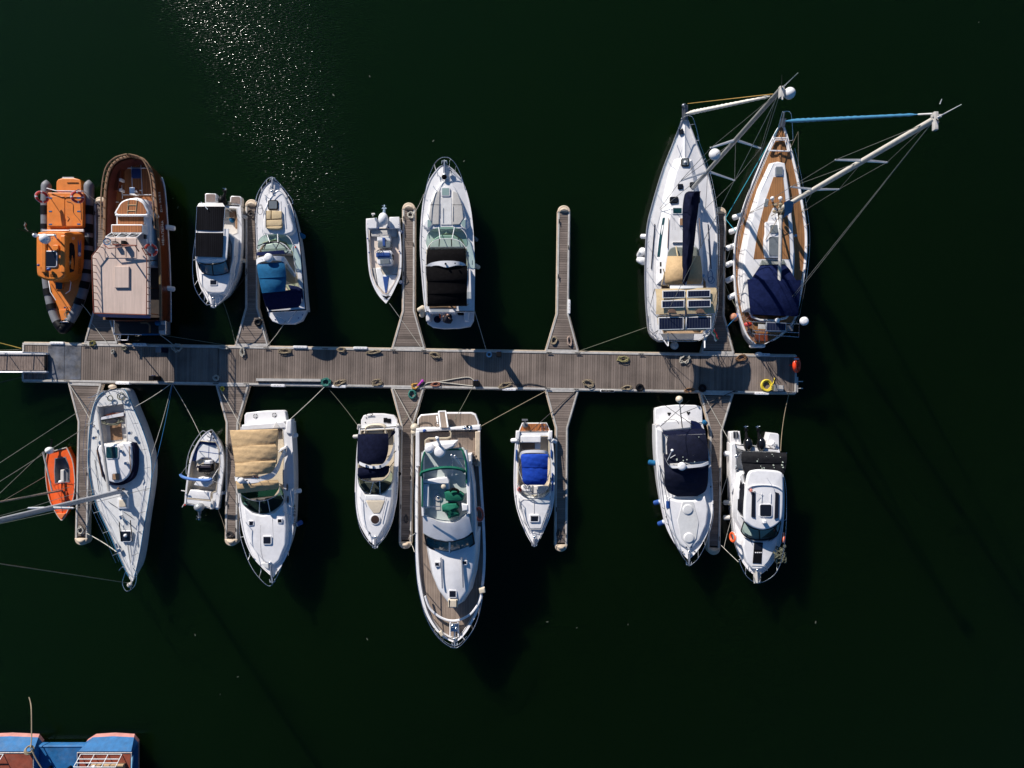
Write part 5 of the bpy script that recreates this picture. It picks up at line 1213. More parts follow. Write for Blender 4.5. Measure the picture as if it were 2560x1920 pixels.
    bim = [(1638, 722, 1790, 719, 2.95, .18), (1641, 740, 1793, 737, 3.0, .2), (1641, 765, 1791, 762, 3.0, .2), (1640, 786, 1788, 783, 2.95, .15)]
    m = M(); sheet(m, V, bim, 3, pw=3, wr=.01); part(r, 'bimini', m, SAND)
    m = M(); sheet(m, V, [(1675, 714, 1758, 714, 2.95, .22), (1675, 722, 1758, 720, 2.97, .22)], 3, sm=1); part(r, 'bimini_window', m, VINYLW)
    m = M(); sheet(m, V, [(1644, 790, 1781, 787, 2.85, .10), (1646, 815, 1778, 812, 2.8, .10), (1662, 828, 1764, 826, 2.72, .05)], 3, pw=3); part(r, 'bimini_extension', m, SAND)
    def panel(x0, y0, x1, y1, z, tilt=0):
        m = M(); m.solid(ccw(vs(V, [(x0, y0), (x1, y0-1.5), (x1, y1-1.5), (x0, y1)], z)), None, z-.03, .008, flat=True); o = part(r, 'solar_panel', m, VINYLW)
        m = M(); P = offs(ccw(vs(V, [(x0, y0), (x1, y0-1.5), (x1, y1-1.5), (x0, y1)], z)), -.05); m.solid(P, z+.012, z-.01, .004, flat=True); part(o, 'solar_cells', m, SOLAR)
    for x0, y0, x1, y1 in ((1656, 726.5, 1713, 745.5), (1718, 725.5, 1776, 744), (1654, 751, 1711, 770), (1719, 750, 1777, 769)): panel(x0, y0, x1, y1, 3.24)
    for x0, y0, x1, y1 in ((1646, 793, 1709, 825), (1715, 792, 1778, 823)): panel(x0, y0, x1, y1, 3.0)
    for x in (1680, 1751): 
        P = [(x+11*cos(a), 782-10*sin(a)) for a in [pi*i/12 for i in range(13)]]; blk(r, V, P, 3.21, 3.15, mat('tinted pvc', (.16, .10, .07), .3, .2, 8), 'bimini_port', .01, flat=True)
    tubes(r, 'bimini_frame', [[V(1637, 722, 2.95), V(1625, 770, 1.2)], [V(1792, 720, 2.95), V(1785, 770, 1.2)], [V(1645, 826, 2.75), V(1632, 835, 1.3)], [V(1776, 824, 2.75), V(1768, 835, 1.3)], [V(1712, 745, 3.25), V(1714, 826, 3.05)], [V(1645, 788, 3.0), V(1785, 786, 3.0)]], .025, STEEL)
    blk(r, V, [(1652, 834), (1735, 834), (1732, 848), (1658, 849)], 1.13, 1.0, GREYR, 'stern_grating', .01)
    m = M(); m.tube([V(1648, 834, 2.6), V(1670, 865, 2.7)], .035, 6); m.tube([V(1670, 833, 2.4), V(1671, 865, 2.7)], .03, 6); part(r, 'davit', m, GEL)
    m = M(); m.tube([V(1762, 836, 2.4), V(1762, 870, 2.8)], .04, 6); m.tube([V(1757, 846, 1.3), V(1762, 870, 2.8)], .02, 6); part(r, 'davit', m, GEL)
    tubes(r, 'pushpit', [[V(1622, 790, 1.9), V(1622, 825, 1.9), V(1640, 842, 1.9)], [V(1785, 790, 1.9), V(1776, 828, 1.9), V(1757, 840, 1.9)], [V(1622, 825, 1.9), V(1626, 825, 1.2)], [V(1776, 828, 1.9), V(1772, 828, 1.2)]], .02, STEEL)
    flag(r, V(1772, 838, 1.9), V(1786, 822, 2.9), (.32, -.55, -.1), ['red', 'green', 'white'])
    for x, y in ((1657, 690), (1757, 690), (1650, 740), (1772, 745)): winch(r, V(x, y, 1.3))
    m = M(); m.torus(V(1776, 690, 1.25), .25, .02, (0, 0, 1), 16, 5, .6, 1.4); m.torus(V(1778, 700, 1.27), .2, .02, (0.1, 0, 1), 16, 5); part(r, 'sheet_coil', m, ROPEB)
    fender(V, 1612, 591, .8, .55, .15, VINYLW, 'small white fender high on the left side of the solar panel yacht', (.8, -.1, .4))
    fender(V, 1604, 633, .6, .75, .24, VINYLW, 'upper fat white fender amidships on the left of the solar panel yacht', (.1, .3, .8))
    fender(V, 1604, 651, .55, .75, .24, VINYLW, 'lower fat white fender amidships on the left of the solar panel yacht', (.2, -.3, .8))
    m = M(); c = V(1686, 864, .35); m.ball(c, .26, .26, .30, 16); m.tube([c, c+V3((0, .25, .8))], .012, 5); single('fender', m, VINYLG, 'round grey-white buoy fender behind the stern of the solar panel yacht', 'fender', c, 'fenders hung along the boats')
sail_a()

def sail_b():
    V = PX; r = thing('sailing_yacht', 'teak-decked sailing yacht with blue furled jib and navy bimini', 'sailboat', V(1925, 620, 0))
    h = hull(r, V, [(1886, 860, 1914, 860), (1868, 840, 1948, 840), (1855, 809, 1984, 806), (1842, 760, 1996, 765), (1836, 700, 2008, 700), (1835, 640, 2015, 640), (1840, 585, 2016, 585), (1852, 540, 2011, 540), (1862, 507, 2006, 510), (1883, 453, 1996, 453), (1914, 380, 1979, 380), (1944, 322, 1962, 322), (1953, 316, 1956, 316)], 1.10, 1.50, GEL, flare=(.14, .30), rake=.5, rim=.09)
    tracks(r, h, GEL, r=.045)
    deck(r, h, TEAK, vs(V, [(1868, 775), (1985, 770), (1978, 800), (1875, 803)], 1.1), .6, TEAK)
    coach = [(1930, 407), (1946, 403), (1963, 407), (1973, 470), (1983, 560), (1988, 640), (1985, 720), (1968, 772), (1868, 772), (1858, 700), (1860, 640), (1876, 555), (1902, 470)]
    blk(r, V, coach, 1.70, 1.05, GEL, 'coachroof', .10, .16, .04)
    blk(r, V, [(1934, 442), (1958, 442), (1964, 500), (1972, 560), (1976, 648), (1884, 648), (1894, 580), (1914, 500)], 1.735, 1.6, TEAK, 'teak_coachroof', .01)
    hatch(r, V, 1947, 428, 20, 23, 1.74, gm=GREYG, fm=ALU, fr=.06); hatch(r, V, 1915, 507, 10, 20, 1.70, gm=GREYG, fm=ALU, fr=.03, ang=.2)
    rbox(r, V, 1913, 554, 1953, 645, 1.86, 1.6, GEL, 'companionway_hood', r=4, bev=.05)
    hatch(r, V, 1936, 573, 24, 24, 1.86, gm=GREYG, fm=GEL, fr=.03, hgt=.02); hatch(r, V, 1935, 616, 28, 50, 1.86, gm=GREYG, fm=GEL, fr=.03, hgt=.02)
    for x, y in ((1883, 565), (1880, 598), (1874, 645), (1869, 685)): rbox(r, V, x-2, y-10, x+2, y+10, 1.55, 1.2, BLACKP, 'side_port', r=1, bev=.02)
    for x, y in ((1981, 570), (1982, 605), (1982, 650)): rbox(r, V, x-2, y-10, x+2, y+10, 1.60, 1.2, NAVYD, 'side_port', r=1, bev=.02)
    # fore-deck gallows
    tubes(r, 'deck_moulding', [[V(1936, 345, 1.55), V(1967, 345, 1.55)], [V(1924, 376, 1.55), V(1938, 350, 1.55), V(1963, 350, 1.55), V(1970, 376, 1.55)], [V(1922, 376, 1.55), V(1973, 378, 1.55)], [V(1936, 345, 1.55), V(1922, 376, 1.55)], [V(1967, 345, 1.55), V(1974, 378, 1.55)]], .045, GEL)
    m = M()
    for x, y in ((1931, 499), (1951, 499)): m.tube([V(x, y+4, 1.74), V(x, y, 2.1)], .07, 8); m.ball(V(x, y-3, 2.12), .13, .13, .12, 10)
    part(r, 'cowl_vent', m, GEL)
    b, t = V(1949, 524, 1.7), V(2339, 296, 16.4); sp = lambda f: b.lerp(t, f)
    up = ((11.2-1.7)/14.7, V(2089, 399.6, 11.15), V(2217.8, 405.7, 11.15)); lo = ((6.2-1.7)/14.7, V(1978, 467, 6.15), V(2097.7, 473, 6.15))
    mast(r, b, t, .135, .12, mat('cream mast', (.62, .58, .51), .45, .08, 4), (lo, up))
    m = M(); m.box(t+V3((0, -.1, -.1)), .15, .7, .18, 0, .03); m.box(t+V3((.05, .1, -.1)), .35, .12, .14, 0, .02); part(r, 'masthead', m, ALUW)
    whip(r, t, V(2404, 261, 17.4), r=.025); whip(r, V(2350, 260, 16.9), V(2355, 247, 17.0), r=.02); wires(r, [(t, V(2350, 306, 16.8))], .02, 'wind_vane', BLACKP)
    furled(r, V(1964, 303, 1.7), V(2296, 286, 15.0), .12, mat('light blue sail strip', (.035, .18, .33), .8, .15, 9, bump=.01, bsc=14), 'furled_jib')
    wires(r, [(V(2296, 286, 15), V(2334, 284, 16.3))], .035, 'jib_swivel', GEL)
    rail(r, V, [(1936, 350), (1946, 318), (1956, 282), (1960, 279), (1975, 280), (1980, 300), (1983, 350)], 2.15, [(1930, 350), (1944, 322), None, None, None, None, (1974, 352)], zb=1.5, name='pulpit')
    m = M(); m.loft([[V(1946, 318, 1.5), V(1962, 318, 1.5), V(1966, 296, 1.6), V(1952, 296, 1.6)], [V(1946, 318, 1.56), V(1962, 318, 1.56), V(1966, 296, 1.66), V(1952, 296, 1.66)]], True, True, True); m.tube([V(1955, 316, 1.7), V(1961, 280, 1.9)], .05, 6); part(r, 'bow_roller', m, mat('dull steel', (.25, .26, .28), .4, .2, 8, metal=.8))
    lifelines(r, h, 1.2, step=5, i1=-10)
    L1, R1_, L2, R2_ = lo[1], lo[2], up[1], up[2]; cl, crr = V(1873, 532, 1.3), V(2003, 532, 1.3)
    wires(r, [(cl, L1), (crr, R1_), (L1, L2), (R1_, R2_), (L2, sp(.98)), (R2_, sp(.98)), (cl, sp(lo[0])), (crr, sp(lo[0])), (L1, sp(up[0])), (R1_, sp(up[0]))])
    wires(r, [(t, V(1966, 760, 2.0)), (t, V(1972, 760, 2.0))], .016, 'backstay')
    m = M(); m.box(V(1965, 763, 2.0), .3, .3, .35, .7, .05); part(r, 'stern_lantern', m, ALUW)
    wires(r, [(V(1928, 540, 1.8), sp(.13)), (V(1914, 600, 1.9), sp(.05))], .02, 'halyard', ROPET)
    wires(r, [(V(1996, 329, 3.0), V(1996, 445, 1.5)), (V(1996, 329, 3.0), V(1976, 372, 1.5))], .02, 'spare_halyard', ROPET)
    m = M()
    for k in range(9): m.ball(b+V3((random.uniform(-.45, .1), random.uniform(-.25, .25), random.uniform(.1, .7))), .12, .10, .12, 8)
    part(r, 'rope_bundle', m, ROPET)
    # boom, mainsail boot, kicker
    m = M(); m.tube([V(1952, 538, 2.9), V(1947, 775, 2.75)], .10, 10); m.ball(V(1947, 776, 2.75), .11, .06, .11, 8); part(r, 'boom', m, ALUW)
    m = M(); m.tube([V(1942, 534, 2.0), V(1950, 590, 2.7)], .05, 8); part(r, 'boom_vang', m, GEL)
    m = M(); m.loft([[V(1972, 500, 5.2), V(1960, 506, 5.2)], [V(1985, 505, 3.8), V(1962, 530, 3.6)], [V(1980, 530, 2.9), V(1958, 545, 2.8)]], False); part(r, 'sail_boot', m, mat('light blue sail strip', (.035, .18, .33)))
    # hood and bimini
    m = M(); sheet(m, V, [(1902, 662, 1962, 660, 1.85, .3), (1890, 680, 1976, 676, 2.1, .45), (1874, 704, 1992, 704, 2.5, .42)], 2, pw=2.6); part(r, 'spray_hood', m, NAVY)
    m = M(); sheet(m, V, [(1905, 650, 1960, 649, 1.75, .15), (1898, 664, 1967, 662, 1.92, .33)], 2, pw=2.6); part(r, 'spray_hood_window', m, CLEARG)
    m = M(); sheet(m, V, [(1869, 698, 2003, 700, 2.6, .3), (1871, 730, 2001, 732, 2.66, .32), (1874, 760, 1998, 763, 2.66, .32), (1877, 786, 1995, 791, 2.55, .26)], 2.6, wr=.02, pw=2.6); part(r, 'bimini', m, NAVY)
    tubes(r, 'bimini_frame', [[V(1869, 699, 2.6), V(1852, 740, 1.2)], [V(2003, 701, 2.6), V(1998, 740, 1.2)], [V(1878, 786, 2.55), V(1862, 800, 1.2)], [V(1995, 790, 2.55), V(1988, 800, 1.2)]], .022, STEEL)
    for x, y in ((1867, 740), (1860, 700), (1987, 590), (1862, 650)): winch(r, V(x, y, 1.4))
    # cockpit aft and stern gantry
    blk(r, V, [(1866, 786), (1920, 792), (1926, 806), (1880, 806)], 1.15, .8, TEAKO, 'stern_seat', .02); blk(r, V, [(1950, 792), (1985, 788), (1978, 804), (1945, 806)], 1.15, .8, TEAKO, 'stern_seat', .02)
    tubes(r, 'cockpit_coaming', [[V(1872, 775, 1.3), V(1880, 792, 1.3), V(1900, 800, 1.3), V(1935, 801, 1.3), V(1965, 795, 1.3), V(1978, 778, 1.3)]], .07, GEL)
    blk(r, V, [(1886, 833), (1922, 833), (1920, 853), (1890, 852)], 1.13, 1.0, MAHO, 'stern_gate', .01)
    z = 2.9
    tubes(r, 'stern_gantry', [[V(1882, 804, z), V(1998, 810, z), V(1997, 843, z), V(1882, 834, z), V(1882, 804, z)], [V(1882, 826, z), V(1998, 832, z)], [V(1915, 806, z), V(1914, 834, z)], [V(1884, 834, z), V(1890, 845, 1.2)], [V(1975, 840, z), V(1945, 842, 1.2)], [V(1884, 805, z), V(1862, 800, 1.2)], [V(1996, 810, z), V(1985, 800, 1.2)], [V(1898, 832, 2.2), V(1898, 855, 1.6)], [V(1912, 832, 2.2), V(1912, 855, 1.6)]], .025, STEEL)
    m = M(); m.solid(ccw(vs(V, [(1916, 805), (1966, 807), (1965, 828), (1915, 827)], z+.06)), None, z, .01, flat=True); o = part(r, 'solar_panel', m, ALU)
    m = M(); m.solid(offs(ccw(vs(V, [(1916, 805), (1966, 807), (1965, 828), (1915, 827)], z+.06)), -.04), z+.072, z+.03, .004, flat=True); part(o, 'solar_cells', m, SOLAR)
    blk(r, V, [(1897, 810), (1915, 811), (1914, 823), (1896, 822)], z+.05, z-.02, ALUW, 'gantry_panel', .01); blk(r, V, [(1969, 813), (1984, 814), (1983, 828), (1968, 827)], z+.05, z-.1, GREYR, 'gantry_box', .02)
    m = M(); m.ball(V(1943.5, 801, 3.1), .14, .14, .15, 14); part(r, 'gps_dome', m, GEL)
    dome(r, V(2009.5, 803, 3.1), .25, .22, post=.4)
    m = M(); m.tube([V(1997, 810, z), V(2009, 803, 3.0)], .03, 6); part(r, 'dome_arm', m, STEEL)
    rbox(r, V, 1880, 860, 1915, 869, .85, .35, VINYLW, 'stern_roll', r=4, bev=.12, crown=.05)
    m = M(); m.ball(V(1870, 811, 1.35), .25, .16, .12, 10); part(r, 'red_cover', m, RED)
    for i, (x, y) in enumerate(((1843.5, 541.2), (1834.8, 576.7), (1826.8, 617.5), (1825.7, 659), (1825.7, 698), (1832, 740))):
        fender(V, x, y, .75, .62, .17, VINYLW, 'white fender along the left side of the teak-decked yacht, number %s from the bow' % ('one', 'two', 'three', 'four', 'five', 'six')[i], (.75, .15+.05*i, .45))
    m = M(); c = V(1836, 793, .45); m.ball(c, .30, .26, .26, 16); m.tube([c+V3((.2, .1, .1)), c+V3((.5, .2, .7))], .02, 5); m.mat(1); m.ball(c+V3((.16, .06, .06)), .16, .2, .2, 12); single('fender', m, [mat('faded orange buoy', (.45, .20, .12), .6, .2, 5), VBLUE], 'faded orange ball fender with a blue end at the teak-decked yacht', 'fender', c, 'fenders hung along the boats')
sail_b()
# ------------------------------------------------------------------ plain white sailing yacht
def sail_c():
    V = S1; r = thing('sailing_yacht', 'plain white sailing yacht with open cockpit and a mast leaning out over the orange dinghy', 'sailboat', V(900, 750, 0))
    h = hull(r, V, [(815, 98, 900, 90), (740, 140, 935, 115), (694, 230, 985, 230), (668, 380, 1050, 380), (656, 540, 1103, 540), (655, 650, 1122, 650), (672, 780, 1120, 780), (705, 930, 1100, 930), (752, 1045, 1080, 1045), (812, 1172, 1058, 1172), (870, 1310, 1036, 1310), (930, 1440, 1008, 1440), (970, 1525, 980, 1525)], 1.05, 1.30, GEL, flare=(.10, .22), rake=.7, rim=.05)
    tracks(r, h, mat('blue gunwale stripe', (.02, .14, .26), .5, .1, 4), r=.032)
    deck(r, h, NONSKID, vs(V, [(730, 228), (915, 205), (942, 490), (905, 500), (755, 500), (738, 330)], 1.05), .55, GEL2)
    blk(r, V, [(812, 362), (890, 325), (905, 470), (822, 478)], .60, .5, BROWNV, 'cockpit_sole', .01); 
    m = M(); m.loft([[V(745, 325, 1.12), V(750, 305, 1.12), V(840, 285, 1.14), V(915, 268, 1.12), V(915, 295, 1.12)], [V(745, 325, 1.0), V(750, 305, 1.0), V(840, 285, 1.0), V(915, 268, 1.0), V(915, 295, 1.0)]], True, True, True); part(r, 'bridge_bar', m, GEL)
    blk(r, V, [(765, 292), (830, 270), (912, 270), (912, 300), (770, 325)], .80, .5, MAHO, 'tiller_bench', .03)
    coil(V, 835, 335, 75, 32, ROPEG, 'heap of grey rope in the cockpit of the plain white yacht', .95, 5, .028, mess=.9, name='rope_heap')
    coach = [(722, 520), (860, 508), (985, 500), (1003, 600), (1000, 690), (975, 760), (900, 805), (830, 810), (775, 780), (745, 700), (728, 610)]
    blk(r, V, coach, 1.42, 1.0, NAVYD, 'coachroof_window', .05, .05, sm=3)
    top = [(730, 518), (860, 505), (960, 498), (975, 600), (972, 680), (945, 745), (890, 785), (835, 790), (790, 765), (760, 700), (738, 610)]
    blk(r, V, top, 1.52, 1.3, GEL, 'coachroof', .08, .04, .05, sm=3)
    hatch(r, V, 832, 566, 98, 96, 1.56, gm=TEALG, fm=GEL, fr=.05); blk(r, V, [(885, 515), (915, 515), (912, 715), (805, 712), (806, 690), (885, 690)], 1.54, 1.4, GEL2, 'hatch_slide', .03)
    hatch(r, V, 860, 746, 56, 50, 1.56, gm=BROWNV, fm=GREYR, fr=.04); blk(r, V, [(868, 908), (942, 905), (945, 985), (868, 985)], 1.36, 1.2, GEL, 'dorade_hatch', .06)
    blk(r, V, [(880, 918), (932, 916), (935, 970), (880, 972)], 1.39, 1.2, VINYL, 'hatch_cover', .03)
    hatch(r, V, 935, 1186, 84, 84, 1.34, gm=DARKG, fm=GEL, fr=.05); m = M(); m.ball(V(928, 1182, 1.46), .11, .11, .09, 12); part(r, 'vent_cap', m, GEL)
    tubes(r, 'hatch_rail', [[V(882, 1080, 1.42), V(897, 1225, 1.42)], [V(965, 1068, 1.42), V(978, 1225, 1.42)]], .03, BLACKP)
    m = M()
    for a in ((715, 550, 758, 750), (955, 520, 968, 715)):
        P = [V(a[0]+(a[2]-a[0])*i/6, a[1]+(a[3]-a[1])*i/6, 1.56 + (.06 if i % 2 else 0)) for i in range(7)]; m.tube(P, .025, 5)
    part(r, 'handrail', m, MAHO2)
    for x, y in ((705, 458), (968, 422), (690, 372), (940, 645), (905, 555)): winch(r, V(x, y, 1.25 if y < 500 else 1.52), .10)
    # spars
    b, t = V(890, 855, 1.35), W(-351, 1385, 18.0); sp = lambda f: b.lerp(t, f)
    f1 = .378; c1 = sp(f1); s1 = V3((1.15, 0, .0))
    mast(r, b, t, .14, .10, mat('grey painted mast', (.42, .43, .46), .4, .08, 5, metal=.2), ((f1, c1 - s1, c1 + s1), (.72, sp(.72)-s1*.8, sp(.72)+s1*.8)))
    m = M(); m.tube([V(722, 225, 2.0), V(806, 855, 2.05)], .085, 8); part(r, 'boom', m, ALUW)
    m = M(); m.tube([V(1076, 812, 1.5), V(976, 1400, 1.5)], .055, 8); part(r, 'spinnaker_pole', m, GEL)
    m = M()
    for k in range(7): m.ball(b+V3((random.uniform(-.2, .3), random.uniform(-.2, .2), random.uniform(.05, .4))), .09, .08, .1, 8)
    part(r, 'rope_bundle', m, MAHO2)
    wires(r, [(V(958, 1535, 1.4), sp(.93))], .022, 'forestay'); wires(r, [(V(740, 160, 1.2), t), (V(700, 338, 1.2), sp(.9))], .016, 'backstay')
    wires(r, [(V(680, 830, 1.2), c1-s1), (V(1110, 830, 1.2), c1+s1), (c1-s1, t), (c1+s1, t), (V(690, 860, 1.2), sp(.3))])
    lifelines(r, h, 1.1, step=6, i1=-8)
    rail(r, V, [(650, 162), (690, 150), (760, 118), (840, 112), (930, 150)], 1.7, [(660, 165), (700, 160), (765, 132), (845, 110), (935, 152)], zb=1.1, name='pushpit')
    rail(r, V, [(880, 1440), (905, 1415), (930, 1440), (905, 1530), (930, 1590), (965, 1585), (1000, 1545), (1010, 1470), (985, 1420)], 1.95, [(895, 1445), None, (935, 1450), None, None, (968, 1545), None, (1005, 1445), None], zb=1.32, name='pulpit')
    m = M(); m.ball(V(960, 1548, 1.5), .16, .16, .14, 10); m.tube([V(975, 1520, 1.4), V(965, 1570, 1.5)], .06, 6); part(r, 'furler_drum', m, ALUW)
    m = M(); m.torus(V(815, 165, 1.2), .16, .03, (0, 0, 1), 14, 5); m.torus(V(895, 150, 1.2), .22, .03, (0, .1, 1), 14, 5); m.torus(V(905, 155, 1.25), .18, .03, (.1, 0, 1), 14, 5); part(r, 'stern_line', m, ROPEG)
    m = M(); m.box(V(905, 1045, 1.28), .12, .25, .2, .4, .03); m.tube([V(905, 1045, 1.4), V(945, 1075, 1.7)], .03, 6); m.box(V(888, 1290, 1.3), .25, .2, .12, .4, .03); m.box(V(870, 1255, 1.3), .1, .3, .1, .4, .03); part(r, 'foredeck_gear', m, STEEL)
    tubes(r, 'deck_line', [[V(945, 1238, 1.34), V(962, 1360, 1.33), V(975, 1400, 1.33)], [V(700, 620, 1.12), V(735, 860, 1.2)], [V(800, 930, 1.25), V(980, 1050, 1.26)]], .014, ROPED)
    text_on(r, h, V, 'RIVER 3', (1064, 398), (1034, 335), 14, NAVYD)
    m = M(); c = V(832, 80, .5); m.ball(c, .26, .15, .15, 12); m.tube([c, c+V3((.05, -.3, .6))], .014, 5); single('fender', m, CREAM, 'cream fender between the pontoon and the stern of the plain white yacht', 'fender', c, 'fenders hung along the boats')
sail_c()

def dinghy():
    V = S1; r = thing('dinghy', 'small bright orange sailing dinghy with a thin wooden mast', 'dinghy', V(445, 800, 0))
    h = hull(r, V, [(350, 568, 492, 530), (337, 640, 532, 620), (336, 735, 548, 720), (350, 850, 552, 812), (368, 925, 540, 905), (396, 985, 506, 985), (428, 1040, 478, 1040), (454, 1070, 457, 1070)], .50, .68, ORED, flare=(.10, .35), rake=.3, rim=.06, rub=mat('pale rubber strip', (.45, .42, .36), .7, .1, 5))
    deck(r, h, ORED, vs(V, [(408, 615), (480, 605), (498, 650), (510, 700), (510, 785), (412, 792), (405, 700)], .5), .12, GREYR, crown=.02)
    blk(r, V, [(352, 590), (388, 600), (392, 800), (380, 800), (350, 700)], .40, .2, mat('darker orange grp', (.55, .05, .008), .5, .1, 4), 'side_bench', .03)
    rbox(r, V, 446, 695, 472, 785, .42, .1, GEL2, 'centreboard_case', bev=.03); rbox(r, V, 472, 690, 505, 785, .34, .1, GREYR, 'thwart', bev=.03)
    m = M(); m.ball(V(448, 785, .40), .14, .12, .1, 10); part(r, 'bailer', m, VINYLW)
    hatch(r, V, 465, 888, 62, 72, .60, gm=ORED, fm=mat('darker orange grp', (.55, .05, .008)), fr=.02, hgt=.015, name='deck_hatch')
    tubes(r, 'deck_joint', [[V(388, 798, .58), V(455, 790, .60), V(548, 790, .58)], [V(425, 800, .6), V(432, 850, .62)]], .012, mat('darker orange grp', (.55, .05, .008)))
    blk(r, V, [(415, 1020), (482, 1018), (455, 1060)], .72, .5, mat('pale orange grp', (.75, .20, .06), .5, .1, 4), 'bow_piece', .02)
    b, t = V(460, 848, .6), W(-40, 1262, 6.7); m = M(); m.tube([b, b.lerp(t, .5), t], .055, 8); part(r, 'mast', m, mat('weathered spar', (.30, .22, .17), .6, .2, 5))
    m = M(); m.tube([V(318, 562, 1.25), V(385, 852, 1.1)], .05, 8); part(r, 'boom', m, ALUW)
    wires(r, [(V(318, 562, 1.25), b.lerp(t, .95)), (V(340, 740, .6), b.lerp(t, .8)), (V(530, 820, .6), b.lerp(t, .8))], .014)
    m = M(); m.ball(V(366, 552, .95), .25, .22, .26, 16); o = part(r, 'outboard_motor', m, VINYLW); m = M(); m.tube([V(370, 535, .8), V(380, 500, .75), V(383, 472, .8)], .05, 6); m.box(V(383, 470, .72), .14, .05, .14, 0, .01); part(o, 'motor_leg', m, BLACKP)
    m = M(); m.ball(V(552, 790, .35), .16, .1, .12, 10); single('fender', m, VBLUE, 'short blue fender between the orange dinghy and the finger pontoon', 'fender', V(552, 790, .35), 'fenders hung along the boats')
dinghy()

# ------------------------------------------------------------------ small boat with blue bow cushion
def bow_boat():
    V = S2; r = thing('open_boat', 'small white open boat with blue-edged bow cushion and a folded blue awning bar', 'motorboat', V(280, 620, 0))
    h = hull(r, V, [(106, 890, 395, 948), (113, 800, 418, 800), (130, 660, 438, 650), (150, 535, 446, 535), (186, 425, 435, 430), (240, 332, 400, 340), (292, 278, 366, 285), (339, 253, 343, 253)], .72, 1.0, GEL, flare=(.10, .45), rim=.10)
    deck(r, h, GEL, vs(V, [(158, 535), (178, 460), (240, 352), (385, 365), (408, 420), (413, 535), (400, 640), (375, 790), (345, 800), (340, 870), (125, 850), (138, 700)], .72), .28, VINYL, crown=.03)
    blk(r, V, [(172, 530), (190, 450), (240, 358), (395, 372), (412, 430), (412, 530), (300, 500)], .66, .3, VBLUE, 'cushion_base', .03, flat=True)
    blk(r, V, [(205, 535), (225, 400), (255, 378), (392, 398), (405, 440), (410, 548), (375, 545), (330, 500), (260, 500)], .74, .4, VINYLW, 'bow_cushion', .06, flat=True)
    tubes(r, 'cushion_seam', [[V(318, 385, .75), V(315, 498, .75)], [V(230, 440, .75), V(408, 465, .75)]], .012, VBLUE)
    blk(r, V, [(205, 535), (240, 505), (300, 498), (350, 510), (375, 560), (360, 620), (215, 615)], .60, .3, VINYL, 'console_base', .05, flat=True)
    rbox(r, V, 225, 560, 335, 625, 1.05, .3, BLACKP, 'dashboard', bev=.05); rbox(r, V, 205, 565, 330, 588, 1.12, .9, mat('dark console screen', (.05, .04, .05), .2, .2, 5), 'console_screen', bev=.03); rbox(r, V, 272, 524, 332, 556, 1.05, .4, GEL, 'console_seat', bev=.05)
    wheel(r, V(305, 630, 1.0), .17, (0, -.6, .8))
    blk(r, V, [(185, 735), (215, 690), (330, 690), (352, 665), (345, 720), (300, 755)], .72, .3, GEL, 'helm_seat', .05); rbox(r, V, 225, 668, 320, 705, .95, .3, GEL, 'seat_back', bev=.06)
    blk(r, V, [(155, 775), (335, 795), (330, 865), (125, 845)], .70, .3, GEL, 'aft_bench', .06, crown=.02); blk(r, V, [(110, 850), (330, 872), (325, 940), (106, 905)], .62, .3, GEL2, 'splash_well', .04)
    blk(r, V, [(338, 850), (360, 870), (350, 945), (325, 945)], .80, .4, GEL2, 'transom_knee', .04)
    b = [(72, 640, 1.9), (88, 662, 1.92), (150, 682, 1.95), (250, 692, 1.95), (320, 692, 1.93), (345, 680, 1.9)]
    m = M(); m.tube(vs(V, cr(b, 4), 1.9), .085, 8); part(r, 'folded_awning', m, mat('faded blue awning', (.10, .22, .52), .8, .15, 6))
    tubes(r, 'awning_frame', [[V(75, 640, 1.9), V(120, 580, 1.4), V(155, 545, .85)], [V(345, 682, 1.9), V(380, 625, 1.3), V(405, 585, .82)], [V(330, 690, 1.9), V(408, 720, .8)]], .022, STEEL)
    rail(r, V, [(122, 640), (122, 580), (138, 480), (175, 385), (225, 310), (262, 268), (285, 272)], 1.55, [(140, 640), None, (148, 525), (192, 398), None, None, (300, 275)], zb=.95, mt=ALU)
    rail(r, V, [(345, 262), (385, 320), (420, 400), (430, 470)], 1.2, [None, (382, 310), (418, 402), (435, 470)], zb=.95)
    tubes(r, 'deck_line', [[V(x, y, 1.02) for x, y in cr([(280, 290), (310, 310), (335, 330), (330, 350), (300, 345)], 4)]], .014, ROPED)
    m = M(); m.ball(V(335, 275, 1.05), .08); m.ball(V(360, 330, 1.0), .05); m.ball(V(343, 298, 1.02), .05); part(r, 'bow_fitting', m, BLACKP)
    outboard(r, V, (235, 925), .95, 44, 38, (232, 1025), .55, mat('silver grey cowling', (.36, .37, .38), .35, .1, 4, metal=.3), mat('grey leg', (.16, .17, .19), .4, .1, 5))
    tubes(r, 'rod_rack', [[V(80, 782, .9), V(122, 790, .9)], [V(88, 925, .8), V(110, 890, .9)]], .03, GEL2); tubes(r, 'side_rail', [[V(395, 690, .95), V(388, 820, .9)], [V(375, 860, .9), V(385, 915, .85)]], .018, STEEL)
    m = M(); m.box(V(113, 905, .8), .1, .1, .1, 0, .03); part(r, 'port_light', m, RED)
    fender(V, 455, 568, .4, .4, .10, VINYLW, 'small white fender by the bow cushion of the small blue-cushioned boat', (-.5, 0, .8), VBLUE)
    fender(V, 428, 803, .4, .45, .12, VINYLW, 'small white fender near the stern of the small blue-cushioned boat', (-.5, 0, .8), VBLUE)
bow_boat()

